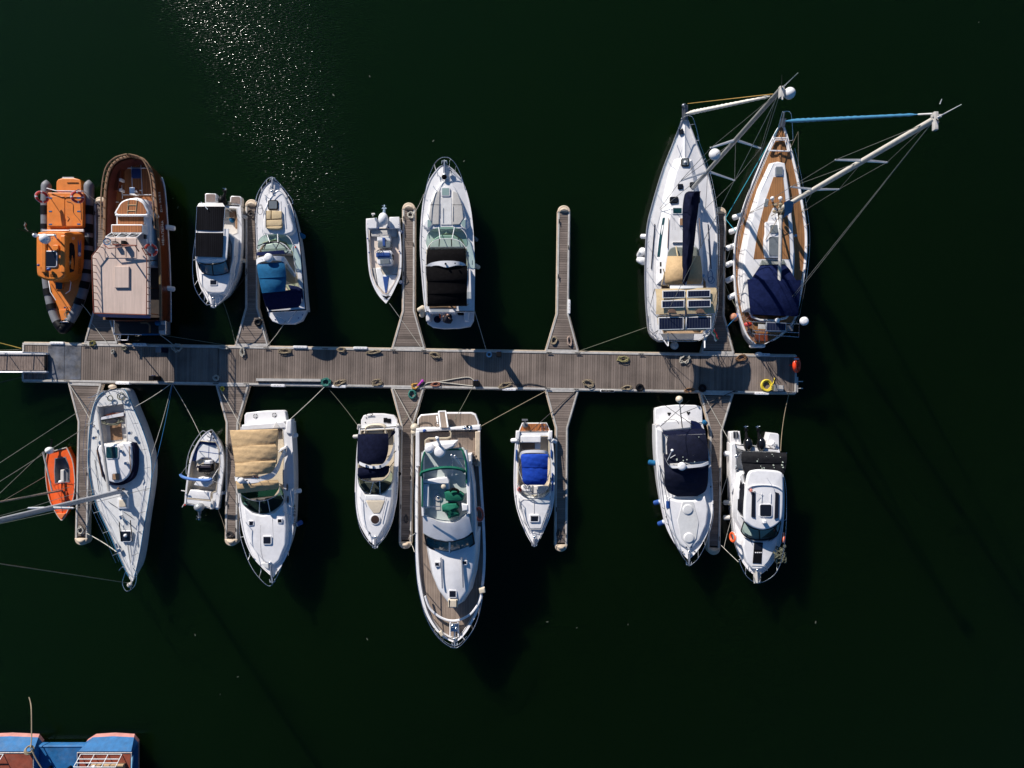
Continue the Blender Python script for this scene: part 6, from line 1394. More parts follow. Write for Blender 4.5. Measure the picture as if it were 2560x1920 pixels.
# ------------------------------------------------------------------ beige canopy cruiser
def cruiser_beige():
    V = S2; r = thing('motor_cruiser', 'white motor cruiser with a wrinkled beige canopy and dark green windscreen', 'motorboat', V(810, 780, 0))
    h = hull(r, V, [(592, 232, 1025, 190), (572, 450, 1042, 420), (565, 650, 1050, 620), (568, 820, 1053, 800), (585, 1000, 1052, 1000), (612, 1150, 1043, 1150), (650, 1270, 1018, 1270), (702, 1365, 975, 1380), (775, 1448, 925, 1465), (868, 1532, 876, 1532)], 1.30, 1.68, GEL, flare=(.07, .40))
    deck(r, h, GEL, vs(V, [(600, 260), (950, 235), (965, 430), (955, 640), (965, 860), (910, 925), (830, 970), (760, 972), (690, 950), (612, 880), (585, 700)], 1.3), .6, VINYL)
    blk(r, V, [(622, 235), (625, 130), (640, 110), (800, 92), (955, 88), (975, 100), (995, 200)], .55, .1, GEL, 'swim_platform', .05, flat=True)
    for x, y in ((720, 140), (883, 130)):
        m = M(); m.torus(V(x, y, .56), V.m(17), .02, (0, 0, 1), 20, 5); part(r, 'platform_ring', m, BLACKP); m = M(); m.box(V(x, y, .55), V.m(44), .05, .03, 0, .01); m.box(V(x, y, .55), .05, V.m(44), .03, 0, .01); part(r, 'ring_gap', m, GEL)
    blk(r, V, [(600, 215), (960, 185), (985, 215), (990, 245), (600, 265)], 1.35, .5, GEL, 'transom', .08, flat=True); blk(r, V, [(870, 245), (895, 190), (935, 240)], 1.42, .5, GEL2, 'transom_gate', .03)
    blk(r, V, [(985, 175), (1030, 165), (1035, 300), (985, 290), (975, 260)], 1.42, .8, GEL, 'quarter_moulding', .10, flat=True)
    rbox(r, V, 912, 270, 965, 440, .95, .5, VINYL, 'side_seat', bev=.05); blk(r, V, [(935, 420), (985, 395), (990, 420), (915, 455)], 1.5, .8, GEL, 'side_coaming', .05)
    # foredeck
    blk(r, V, [(610, 905), (690, 975), (780, 995), (880, 975), (965, 890), (990, 1110), (985, 1250), (930, 1390), (870, 1440), (790, 1400), (700, 1290), (640, 1130)], 1.74, 1.3, GEL, 'trunk_cabin', .12, .06, .04, sm=0)
    hatch(r, V, 685, 1062, 48, 46, 1.76); hatch(r, V, 933, 1043, 44, 44, 1.76); hatch(r, V, 823, 1210, 80, 76, 1.79)
    tubes(r, 'deck_seam', [[V(765, 1080, 1.775), V(765, 1300, 1.775), V(790, 1400, 1.75)], [V(865, 1000, 1.775), V(875, 1200, 1.775)]], .008, VINYLG)
    blk(r, V, [(765, 1412), (830, 1410), (832, 1460), (800, 1445)], 1.72, 1.6, NONSKID, 'locker_lid', .02)
    blk(r, V, [(620, 880), (690, 950), (770, 972), (850, 965), (920, 920), (955, 860), (920, 840), (640, 860)], 1.60, .8, mat('dark dashboard', (.06, .05, .045), .6, .2, 4), 'dashboard', .06, flat=True)
    windscreen(r, V, [(592, 830), (610, 895), (660, 945), (720, 975), (785, 985), (845, 975), (905, 940), (950, 895), (968, 850), (962, 790)], 1.68, [(592, 812), (630, 840), (680, 862), (735, 872), (790, 870), (850, 852), (900, 825), (925, 800), (930, 770), (930, 740)], 2.25, GDARK, ALU, (.42, .60, .86))
    m = M(); sheet(m, V, [(575, 790, 925, 740, 2.35, .12), (600, 820, 920, 770, 2.28, .10), (650, 855, 880, 830, 2.24, .04)], 2.3); part(r, 'front_window', m, GDARK)
    W1 = .022
    m = M(); sheet(m, V, [(503, 262, 908, 250, 2.55, .22), (500, 275, 915, 262, 2.62, .26), (510, 340, 905, 320, 2.66, .28), (520, 405, 890, 382, 2.64, .26)], 2.6, wr=W1); part(r, 'aft_canopy', m, BEIGE)
    m = M(); sheet(m, V, [(520, 406, 890, 380, 2.66, .30), (526, 440, 905, 410, 2.72, .30), (535, 500, 905, 470, 2.74, .30), (541, 545, 893, 520, 2.70, .28)], 2.6, wr=W1); part(r, 'aft_canopy', m, BEIGE)
    m = M(); sheet(m, V, [(541, 545, 893, 520, 2.72, .32), (545, 570, 898, 545, 2.78, .32), (545, 630, 880, 600, 2.78, .30), (545, 668, 850, 632, 2.72, .28)], 2.6, wr=W1); part(r, 'aft_canopy', m, BEIGE)
    m = M(); pane(m, [V(915, 262, 2.6), V(890, 385, 2.62), V(905, 470, 2.7), V(895, 540, 2.7)], [V(920, 270, 2.0), V(915, 390, 1.7), V(912, 480, 1.6), V(905, 560, 1.6)]); part(r, 'side_curtain', m, BEIGE)
    m = M(); sheet(m, V, [(550, 700, 915, 690, 2.58, .25), (556, 740, 922, 720, 2.62, .26), (562, 775, 922, 745, 2.55, .24), (572, 808, 905, 770, 2.36, .18)], 2.5, wr=.02); part(r, 'front_canopy', m, BEIGE)
    A = [V(x, y, z) for x, y, z in ((540, 660, 2.5), (600, 672, 2.78), (700, 672, 2.88), (800, 648, 2.80), (850, 622, 2.6), (900, 570, 2.3), (930, 500, 1.95), (965, 430, 1.5))]
    B = [V(x, y, z) for x, y, z in ((545, 700, 2.5), (600, 718, 2.78), (700, 718, 2.88), (800, 700, 2.80), (870, 672, 2.6), (920, 605, 2.3), (945, 530, 1.95), (985, 450, 1.5))]
    m = M(); a = resamp(cr(A, 5), 34); b = resamp(cr(B, 5), 34); dn = V3((0, 0, -.11)); m.loft([a, b, [p+dn for p in b], [p+dn for p in a], a], False); part(r, 'radar_arch', m, GEL, ang=60)
    m = M(); m.ball(V(598, 697, 2.98), .19, .19, .17, 14); part(r, 'radar_dome', m, GEL); m = M(); m.ball(V(647, 695, 2.98), .05, .05, .06, 8); part(r, 'arch_light', m, BLACKP)
    whip(r, V(825, 695, 2.8), V(785, 682, 3.2), mt=GEL)
    flag(r, V(745, 690, 2.9), V(700, 660, 3.5), (.22, -.05, 0), ['red', 'green', 'white'])
    for x, y in ((995, 755), (1001, 860)): 
        m = M(); m.ball(V(x, y, 1.45), .06, .24, .08, 12); part(r, 'porthole', m, DARKG)
    text_on(r, h, V, 'ВН 8556', (1066, 1090), (1064, 905), 22, BLACKP)
    rail(r, V, [(588, 1020), (580, 1090), (590, 1185), (620, 1290), (655, 1385), (700, 1470), (750, 1535), (805, 1590), (840, 1608), (868, 1590), (920, 1500), (945, 1440)], 2.25, [(598, 1008), None, (622, 1180), None, (672, 1340), None, (770, 1475), None, None, (870, 1535), None, (960, 1400)], zb=1.7)
    tubes(r, 'side_rail', [[V(960, 960, 1.75), V(1020, 1010, 1.72)], [V(1015, 1140, 1.8), V(1035, 900, 1.7), V(1020, 780, 1.7)]], .018, STEEL)
    anchor(r, V, (852, 1425), (868, 1570), 1.72)
    cleats(r, V, [(672, 1340), (770, 1475), (1008, 1322), (910, 1475), (990, 430), (580, 905)], 1.7)
    fender(V, 1052, 305, .8, .5, .14, VINYLW, 'white fender near the stern of the beige canopy cruiser', (-.9, 0, .3))
    fender(V, 1084, 787, .7, .5, .14, VINYLW, 'white fender amidships on the beige canopy cruiser', (-.9, -.1, .4))
    fender(V, 1098, 1065, .55, .45, .15, VBLUE, 'blue fender by the registration number of the beige canopy cruiser', (-.7, -.3, .5), VINYLW)
cruiser_beige()
# ------------------------------------------------------------------ navy canopy cruiser beside the flybridge yacht
def cruiser_navy():
    V = S3; r = thing('motor_cruiser', 'white sports cruiser with navy canopy and a round brown bow hatch', 'motorboat', V(190, 560, 0))
    h = hull(r, V, [(72, 185, 326, 168), (58, 300, 329, 300), (49, 450, 325, 450), (44, 600, 320, 600), (51, 700, 308, 700), (72, 795, 280, 795), (106, 865, 246, 865), (140, 915, 216, 910), (172, 940, 182, 940)], 1.05, 1.40, GEL, flare=(.07, .42))
    deck(r, h, GEL, vs(V, [(85, 200), (290, 190), (298, 330), (290, 510), (255, 575), (210, 605), (150, 608), (95, 585), (68, 510), (70, 330)], 1.05), .5, VINYL)
    blk(r, V, [(82, 185), (84, 130), (100, 100), (140, 88), (225, 88), (290, 98), (318, 125), (325, 172)], .48, .05, GEL, 'swim_platform', .05, flat=True)
    m = M(); m.box(V(242, 130, .48), .22, .28, .05, 0, .02); m.box(V(266, 135, .48), .22, .28, .05, 0, .02); part(r, 'platform_hatch', m, BLACKP)
    tubes(r, 'swim_ladder', [[V(122, 100, .55), V(124, 88, .6), V(158, 86, .6), V(160, 98, .55)]], .03, BLACKP)
    m = M()
    for x, y in ((118, 115), (112, 145), (150, 100)): m.ball(V(x, y, .5), .035)
    part(r, 'platform_fitting', m, BLACKP)
    u = [(100, 215), (112, 170), (150, 155), (215, 155), (245, 175), (255, 215)]; v = [(118, 215), (128, 185), (155, 172), (210, 172), (230, 185), (238, 215)]
    A = scr(V, u, .98, 5, False); B = scr(V, v, .98, 5, False); m = M(); dn = V3((0, 0, -.4)); m.loft([[p+dn for p in A], A, [(a+b)/2+V3((0, 0, .08)) for a, b in zip(A, B)], B, [p+dn for p in B]], False); part(r, 'stern_settee', m, VINYL)
    rbox(r, V, 130, 178, 230, 215, .82, .5, VINYL, 'sun_lounge', bev=.05, crown=.02)
    # foredeck
    blk(r, V, [(75, 560), (110, 615), (175, 625), (240, 605), (285, 545), (280, 680), (250, 800), (200, 890), (178, 905), (150, 890), (95, 790), (72, 680)], 1.46, 1.1, GEL, 'trunk_cabin', .10, .05, .03)
    blk(r, V, [(110, 616), (240, 616), (238, 650), (112, 650)], 1.50, 1.35, VINYLW, 'pad_headrest', .04, crown=.01)
    blk(r, V, [(113, 652), (237, 652), (222, 700), (205, 735), (165, 737), (138, 700)], 1.52, 1.35, VINYL, 'sun_pad', .05, crown=.015)
    m = M(); m.solid(circ(V, 175, 775, 34, 1.54), None, 1.4, .02, flat=True); o = part(r, 'round_hatch', m, GEL); m = M(); m.solid(circ(V, 175, 775, 27, 1.555), None, 1.5, .01, flat=True); part(o, 'hatch_glass', m, mat('brown acrylic', (.05, .03, .022), .12, .2, 5))
    tubes(r, 'grab_rail', [[V(98, 645, 1.58), V(100, 662, 1.6), V(106, 675, 1.58)], [V(250, 640, 1.55), V(215, 790, 1.55)]], .018, STEEL)
    blk(r, V, [(78, 548), (120, 598), (180, 605), (240, 590), (275, 545), (230, 530), (120, 530)], 1.36, .7, mat('dark dashboard', (.06, .05, .045)), 'dashboard', .05, flat=True)
    windscreen(r, V, [(63, 480), (70, 540), (92, 585), (140, 608), (185, 612), (230, 602), (265, 570), (285, 530), (290, 480)], 1.40, [(70, 500), (90, 515), (120, 525), (160, 530), (200, 528), (235, 515), (258, 495), (268, 480), (275, 460)], 1.9, GTEAL, STEEL, (.40, .60))
    m = M(); sheet(m, V, [(64, 440, 268, 425, 2.12, .2), (62, 470, 265, 460, 2.16, .2), (66, 495, 255, 480, 2.1, .18), (80, 512, 235, 500, 1.98, .1)], 2); part(r, 'front_canopy', m, NAVYD)
    m = M(); sheet(m, V, [(64, 222, 258, 218, 2.05, .22), (62, 260, 262, 258, 2.16, .25), (60, 330, 260, 325, 2.22, .26), (60, 395, 245, 385, 2.22, .24), (75, 420, 225, 415, 2.16, .18)], 2); part(r, 'aft_canopy', m, NAVYD)
    A = [V(x, y, z) for x, y, z in ((56, 372, 1.9), (70, 395, 2.25), (110, 415, 2.42), (165, 428, 2.48), (215, 418, 2.42), (250, 390, 2.2), (278, 340, 1.8), (300, 265, 1.3))]
    B = [V(x, y, z) for x, y, z in ((58, 398, 1.9), (75, 420, 2.25), (115, 436, 2.42), (165, 444, 2.48), (215, 440, 2.42), (258, 412, 2.2), (290, 360, 1.8), (304, 300, 1.3))]
    m = M(); a = resamp(cr(A, 5), 32); b = resamp(cr(B, 5), 32); dn = V3((0, 0, -.09)); m.loft([a, b, [p+dn for p in b], [p+dn for p in a], a], False); part(r, 'radar_arch', m, GEL, ang=60)
    m = M(); sheet(m, V, [(262, 255, 300, 180, 1.75, .04), (268, 250, 306, 215, 1.7, .04)], 2, sm=2); part(r, 'rolled_curtain', m, NAVYD)
    tubes(r, 'canopy_frame', [[V(262, 250, 2.0), V(306, 205, 1.2)], [V(255, 370, 1.9), V(312, 330, 1.2)], [V(262, 445, 1.9), V(298, 400, 1.3)]], .022, BLACKP)
    m = M()
    for x, y in ((120, 428), (165, 436), (210, 430)): m.box(V(x, y, 2.48), .12, .16, .08, 0, .03)
    part(r, 'spotlight', m, STEEL)
    m = M(); pane(m, [V(270, 430, 1.95), V(275, 470, 1.9)], [V(292, 420, 1.3), V(290, 480, 1.4)]); part(r, 'side_curtain', m, CLEARG)
    text_on(r, h, V, 'Mascalito', (314, 632), (322, 532), 9, BLACKP)
    rail(r, V, [(46, 600), (50, 690), (66, 790), (90, 860), (130, 920), (160, 948), (180, 950), (215, 920), (250, 870), (285, 790), (305, 700), (312, 640)], 1.85, [(54, 600), None, (76, 780), None, (135, 900), None, None, (210, 900), None, (272, 790), None, (304, 650)], zb=1.42)
    anchor(r, V, (178, 900), (176, 955), 1.42)
    cleats(r, V, [(136, 862), (222, 862), (300, 690), (320, 480), (70, 175)], 1.40)
    m = M()
    for x, y in ((136, 865), (142, 862)): m.ball(V(x, y, 1.45), .04)
    part(r, 'filler_cap', m, BLACKP)
    fender(V, 52, 236, .75, .4, .12, VINYLG, 'small grey fender at the left stern corner of the navy canopy sports cruiser', (.9, .1, .3))
    fender(V, 72, 175, .9, .35, .12, VINYLG, 'small grey fender by the swim platform of the navy canopy sports cruiser', (.2, .8, .4))
    fender(V, 330, 172, .9, .45, .13, VINYLG, 'grey fender between the sports cruiser stern and the finger pontoon', (-.4, .5, .6))
    fender(V, 333, 478, .5, .4, .12, BLACKP, 'black fender amidships between the sports cruiser and the finger pontoon', (-.5, 0, .8))
cruiser_navy()

# ------------------------------------------------------------------ big flybridge yacht
def flybridge():
    V = S3; r = thing('motor_yacht', 'largest motor yacht with a white flybridge, grey teak side decks and green seat covers', 'motor yacht', V(660, 850, 0))
    h = hull(r, V, [(440, 195, 857, 185), (436, 400, 862, 400), (434, 600, 874, 600), (433, 800, 886, 800), (437, 1000, 892, 1000), (452, 1180, 882, 1180), (490, 1350, 848, 1350), (545, 1460, 795, 1460), (612, 1535, 742, 1535), (689, 1573, 695, 1573)], 1.75, 2.35, GEL, flare=(.05, .38), rake=.9, rim=.16)
    deck(r, h, TEAKG, dz=-.25, crown=.02)
    m = M(); inn = offs(ccw(h.outline), -.17); m.loft([[V3((p.x, p.y, p.z-.02)) for p in inn], [V3((p.x, p.y, p.z-.27)) for p in offs(inn, -.01)]]); part(r, 'bulwark', m, GEL)
    # platform and cockpit
    blk(r, V, [(447, 178), (450, 120), (470, 95), (640, 80), (800, 80), (828, 92), (848, 140), (850, 175)], .60, .1, GEL, 'swim_platform', .05, flat=True)
    blk(r, V, [(456, 172), (460, 122), (476, 103), (640, 90), (796, 89), (820, 100), (838, 142), (840, 170)], .62, .5, TEAKG, 'platform_teak', .01)
    blk(r, V, [(440, 185), (600, 178), (690, 178), (855, 165), (858, 195), (690, 196), (600, 200), (440, 212)], 1.80, .6, GEL, 'transom', .06); rbox(r, V, 765, 165, 800, 178, 1.86, 1.7, BLACKP, 'transom_vent', bev=.02)
    m = M(); m.loft([[V(588, 76, .9), V(632, 74, .9), V(648, 178, 1.85), V(600, 178, 1.85)], [V(588, 76, .98), V(632, 74, .98), V(648, 178, 1.93), V(600, 178, 1.93)]], True, True, True); part(r, 'passerelle', m, TEAKG)
    tubes(r, 'passerelle_rail', [[V(588, 76, 1.0), V(600, 180, 1.95)], [V(632, 74, 1.0), V(648, 178, 1.95)], [V(576, 105, 1.2), V(582, 155, 1.5)], [V(586, 75, 1.0), V(634, 73, 1.0)]], .05, GEL)
    m = M(); m.torus(V(580, 160, 1.5), .15, .02, (0, 0, 1), 12, 5); m.torus(V(500, 165, .66), .28, .022, (0, 0, 1), 16, 5, 1.5, .7); part(r, 'stern_line', m, ROPED)
    for x, y in ((495, 198), (752, 182), (790, 180)): 
        m = M(); m.ball(V(x, y, 1.85), .11, .11, .08, 10); part(r, 'stern_fitting', m, VBLUE if x < 600 else STEEL)
    tubes(r, 'cockpit_rail', [[V(660, 198, 2.0), V(668, 215, 2.0), V(665, 240, 2.0), V(640, 248, 2.0), V(520, 250, 2.0), V(502, 262, 2.0), V(502, 300, 2.0)]], .06, mat('pale varnished rail', (.5, .42, .30), .5, .1, 5))
    for x0, x1 in ((438, 462), (824, 856)): blk(r, V, [(x0, 205), (x1, 205), (x1, 430), (x0, 430)], 1.84, 1.4, CREAM if x0 > 500 else GEL, 'cockpit_coaming', .04)
    blk(r, V, [(765, 355), (800, 350), (802, 415), (770, 420)], 2.6, 1.5, GEL, 'flybridge_stair', .05); 
    for i in range(4): rbox(r, V, 802, 335+i*22, 838, 354+i*22, 1.7+.14*i, 1.4, TEAKG, 'stair_tread', bev=.02)
    # saloon and trunk cabin
    blk(r, V, [(505, 900), (520, 1000), (545, 1140), (585, 1240), (640, 1315), (690, 1345), (735, 1320), (785, 1240), (815, 1120), (830, 1000), (835, 860), (670, 840)], 2.75, 1.8, GEL, 'trunk_cabin', .25, .18, .16)
    blk(r, V, [(480, 420), (790, 400), (815, 560), (828, 800), (826, 870), (660, 925), (505, 880), (480, 700)], 3.0, 1.6, GEL, 'saloon_side', .06, .06, flat=True)
    for xs in ([(796, 470), (808, 560), (820, 760), (822, 830)],):
        A = [V(x, y, 2.85) for x, y in xs]; B = [V(x+9, y, 2.25) for x, y in xs]; m = M(); m.loft([A, B], False); part(r, 'saloon_window', m, DARKG)
    windscreen(r, V, [(508, 935), (540, 960), (600, 985), (660, 994), (720, 980), (780, 955), (818, 930)], 2.75, [(498, 872), (540, 895), (600, 912), (655, 918), (710, 908), (770, 885), (806, 860)], 3.5, mat('teal windscreen', (.012, .07, .09), .06, .3, 4, spec=.8), BLACKP, (.5,), .05)
    m = M(); m.tube([V(657, 918, 3.52), V(659, 992, 2.78)], .06, 6); part(r, 'windscreen_post', m, GEL)
    # flybridge
    fb = [(478, 345), (500, 318), (745, 308), (762, 325), (778, 430), (795, 600), (802, 740), (806, 855), (770, 885), (710, 908), (655, 918), (600, 912), (540, 895), (490, 868), (482, 740), (479, 560)]
    m = M(); m.solid(ccw(vs(V, fb, 3.62)), None, 3.42, .06, flat=True); part(r, 'flybridge_deck', m, mat('grey-green flybridge sole', (.42, .47, .45), .7, .06, 5))
    vis = [(484, 745), (560, 778), (635, 795), (700, 790), (780, 735)]; vo = [(486, 862), (540, 893), (600, 910), (655, 916), (710, 906), (770, 883), (804, 852)]
    A = resamp(scr(V, vis, 4.0, 5, False), 25); B = resamp(scr(V, vo, 3.60, 5, False), 25); m = M(); m.loft([[p+V3((0, 0, -.45)) for p in A], A, [a.lerp(b, .25)+V3((0, 0, .03)) for a, b in zip(A, B)], B, [p+V3((0, 0, -.12)) for p in B]], False); part(r, 'flybridge_visor', m, GEL, ang=60)
    def coam(pts, w, z, nm, mt):
        P = resamp(scr(V, pts, z, 4, False), 20); m = M(); rings = []
        for i, p in enumerate(P):
            t = (P[min(i+1, 19)]-P[max(i-1, 0)]).normalized(); s = V3((t.y, -t.x, 0))*w/2
            rings.append([p-s+V3((0, 0, -.6)), p-s, p-s*.6+V3((0, 0, .04)), p+s*.6+V3((0, 0, .04)), p+s, p+s+V3((0, 0, -.6))])
        m.loft(rings, False); part(r, nm, m, mt)
    coam([(484, 340), (480, 500), (481, 620), (486, 750)], .14, 4.1, 'flybridge_coaming', GEL); coam([(757, 325), (772, 450), (782, 600), (784, 735)], .22, 4.1, 'flybridge_coaming', GEL)
    tubes(r, 'bimini_frame', [[V(x, y, z) for x, y, z in cr([(498, 335, 4.15), (484, 380, 4.2), (477, 440, 4.2), (478, 490, 4.2)], 4)], [V(x, y, z) for x, y, z in cr([(740, 322, 4.15), (752, 360, 4.2), (765, 430, 4.2), (768, 540, 4.2)], 4)], [V(640, 322, 4.15), V(740, 320, 4.15)], [V(481, 480, 4.2), V(481, 690, 4.15)]], .05, GREENC)
    tubes(r, 'folded_bimini', [[V(x, y, z) for x, y, z in cr([(475, 490, 4.3), (480, 470, 4.4), (520, 455, 4.55), (580, 443, 4.62), (640, 438, 4.62), (700, 442, 4.55), (745, 455, 4.4), (752, 465, 4.3)], 4)]], .10, GREENC)
    blk(r, V, [(487, 518), (640, 500), (655, 520), (655, 580), (635, 580), (630, 548), (490, 540)], 4.0, 3.55, VINYLW, 'settee', .06); blk(r, V, [(487, 545), (525, 545), (525, 700), (490, 700)], 4.0, 3.55, VINYLW, 'settee', .06)
    blk(r, V, [(548, 585), (590, 580), (600, 712), (550, 712)], 3.66, 3.55, VINYLG, 'foot_well', .01); m = M(); m.torus(V(583, 632, 3.68), .20, .03, (0, 0, 1), 18, 6); m.solid(circ(V, 583, 632, 8, 3.70), None, 3.6, .02); part(r, 'table_base', m, STEEL)
    m = M(); m.solid(circ(V, 618, 562, 16, 4.2), None, 3.6, .04, crown=.03); part(r, 'round_table', m, VINYL); 
    blk(r, V, [(622, 600), (640, 590), (725, 597), (750, 615), (745, 650), (715, 660), (632, 655)], 4.15, 3.6, GREENC, 'seat_cover', .10, crown=.05); m = M(); m.tube([V(x, y, 4.3) for x, y in cr([(660, 592), (680, 575), (710, 585), (715, 600)], 4)], .07, 8); part(r, 'seat_back', m, BLACKC)
    blk(r, V, [(605, 690), (640, 675), (700, 672), (718, 700), (690, 720), (715, 740), (660, 765), (640, 735), (610, 725)], 4.2, 3.6, GREENC, 'console_cover', .12, crown=.10)
    blk(r, V, [(640, 740), (710, 725), (720, 750), (650, 770)], 4.05, 3.6, GREENC, 'console_cover', .06)
    blk(r, V, [(735, 670), (775, 680), (778, 715), (740, 720)], 4.2, 3.6, GEL, 'helm_console', .06); tubes(r, 'flybridge_screen', [[V(x, y, 4.35) for x, y in cr([(490, 735), (560, 768), (635, 783), (700, 778), (778, 725)], 4)]], .025, STEEL)
    tubes(r, 'flybridge_ladder', [[V(676, 490, 4.3), V(672, 400, 4.5), V(680, 382, 4.5), V(740, 378, 4.3)], [V(486, 693, 4.35), V(600, 690, 4.35)]], .03, STEEL)
    for p in ([(668, 355), (720, 415)], [(690, 360), (740, 430)]): tubes(r, 'antenna_mount', [[V(*p[0], 4.5), V(*p[1], 4.0)]], .05, GEL)
    # arch with domes
    blk(r, V, [(500, 300), (580, 285), (690, 280), (685, 300), (640, 322), (560, 330), (505, 325)], 4.45, 3.4, GEL, 'radar_arch', .06, .1)
    dome(r, V(530, 312, 4.5), .28, .26); dome(r, V(595, 335, 4.55), .32, .20); m = M(); m.tube([V(572, 240, 5.0), V(600, 300, 4.5)], .07, 8); m.tube([V(592, 300, 4.6), V(586, 262, 5.3)], .05, 8); m.ball(V(580, 248, 5.3), .1); part(r, 'light_mast', m, GEL)
    # foredeck
    for x, y in ((578, 1063), (756, 1053)): hatch(r, V, x, y, 34, 32, 2.86)
    hatch(r, V, 678, 1255, 54, 52, 2.82); rbox(r, V, 647, 1293, 712, 1348, 2.9, 2.3, VINYL, 'liferaft', bev=.08, r=8); tubes(r, 'liferaft_strap', [[V(655, 1295, 2.93), V(655, 1346, 2.9)], [V(703, 1295, 2.93), V(703, 1346, 2.9)]], .02, BLACKP)
    tubes(r, 'handrail', [[V(602, 1020, 2.98), V(612, 1220, 2.92)], [V(737, 1020, 2.98), V(745, 1215, 2.92)]], .05, ALU)
    tubes(r, 'breakwater', [[V(x, y, 2.2) for x, y in cr([(500, 1270), (530, 1350), (585, 1400), (640, 1425), (690, 1430), (740, 1418), (800, 1380), (850, 1310), (866, 1260)], 5)]], .07, GEL)
    tubes(r, 'anchor_channel', [[V(663, 1435, 2.2), V(662, 1530, 2.25)], [V(713, 1440, 2.2), V(716, 1535, 2.25)]], .05, GEL)
    m = M(); m.box(V(688, 1468, 2.15), .45, .5, .22, 0, .08); m.ball(V(680, 1462, 2.42), .13); m.ball(V(700, 1478, 2.42), .10); m.tube([V(690, 1480, 2.3), V(690, 1560, 2.42)], .05, 6); part(r, 'windlass', m, STEEL)
    anchor(r, V, (690, 1560), (692, 1590), 2.4)
    rail(r, V, [(437, 860), (436, 1000), (450, 1190), (485, 1350), (520, 1440), (560, 1510), (610, 1565), (660, 1598), (690, 1606), (720, 1598), (760, 1560), (810, 1490), (845, 1405), (870, 1290)], 2.95, [(439, 860, 2.0), (440, 1000, 2.05), (456, 1190, 2.15), (494, 1350), None, (562, 1480), (618, 1540), None, None, None, (744, 1540), (800, 1455), (850, 1350), (874, 1270)], zb=2.35, r=.03)
    m = M(); m.tube([V(x, y, 2.65) for x, y in cr([(545, 1480), (600, 1545), (655, 1582), (690, 1590), (725, 1580), (770, 1530)], 4)], .022, 6); part(r, 'lower_rail', m, STEEL)
    tubes(r, 'side_deck_rail', [[V(x, y, 2.75) for x, y in cr([(440, 450), (434, 600), (434, 860)], 4)]] + [[V(437, y, 1.8), V(435, y, 2.75)] for y in (450, 550, 650, 750)], .02, STEEL)
    m = M(); m.box(V(870, 1228, 2.15), .35, .3, .3, .2, .08); part(r, 'fairlead', m, VINYL); m = M(); m.box(V(605, 1510, 2.4), .2, .3, .15, .5, .05); part(r, 'fairlead', m, VINYL)
    lifebuoy(V(851, 740, 2.25), .36, .08, (-.75, 0, .66), 'faded red lifebuoy on the side deck of the flybridge yacht', mat('faded red life ring', (.55, .10, .06), .6, .15, 6), False)
    m = M(); a = V(432, 178, 1.0); m.ball(a, .26, .26, .3, 14); single('fender', m, VINYL, 'upper cream ball fender at the left stern corner of the flybridge yacht', 'fender', a, 'fenders hung along the boats')
    m = M(); a = V(432, 207, .9); m.ball(a, .24, .24, .3, 14); single('fender', m, VINYL, 'lower cream ball fender at the left stern corner of the flybridge yacht', 'fender', a, 'fenders hung along the boats')
flybridge()
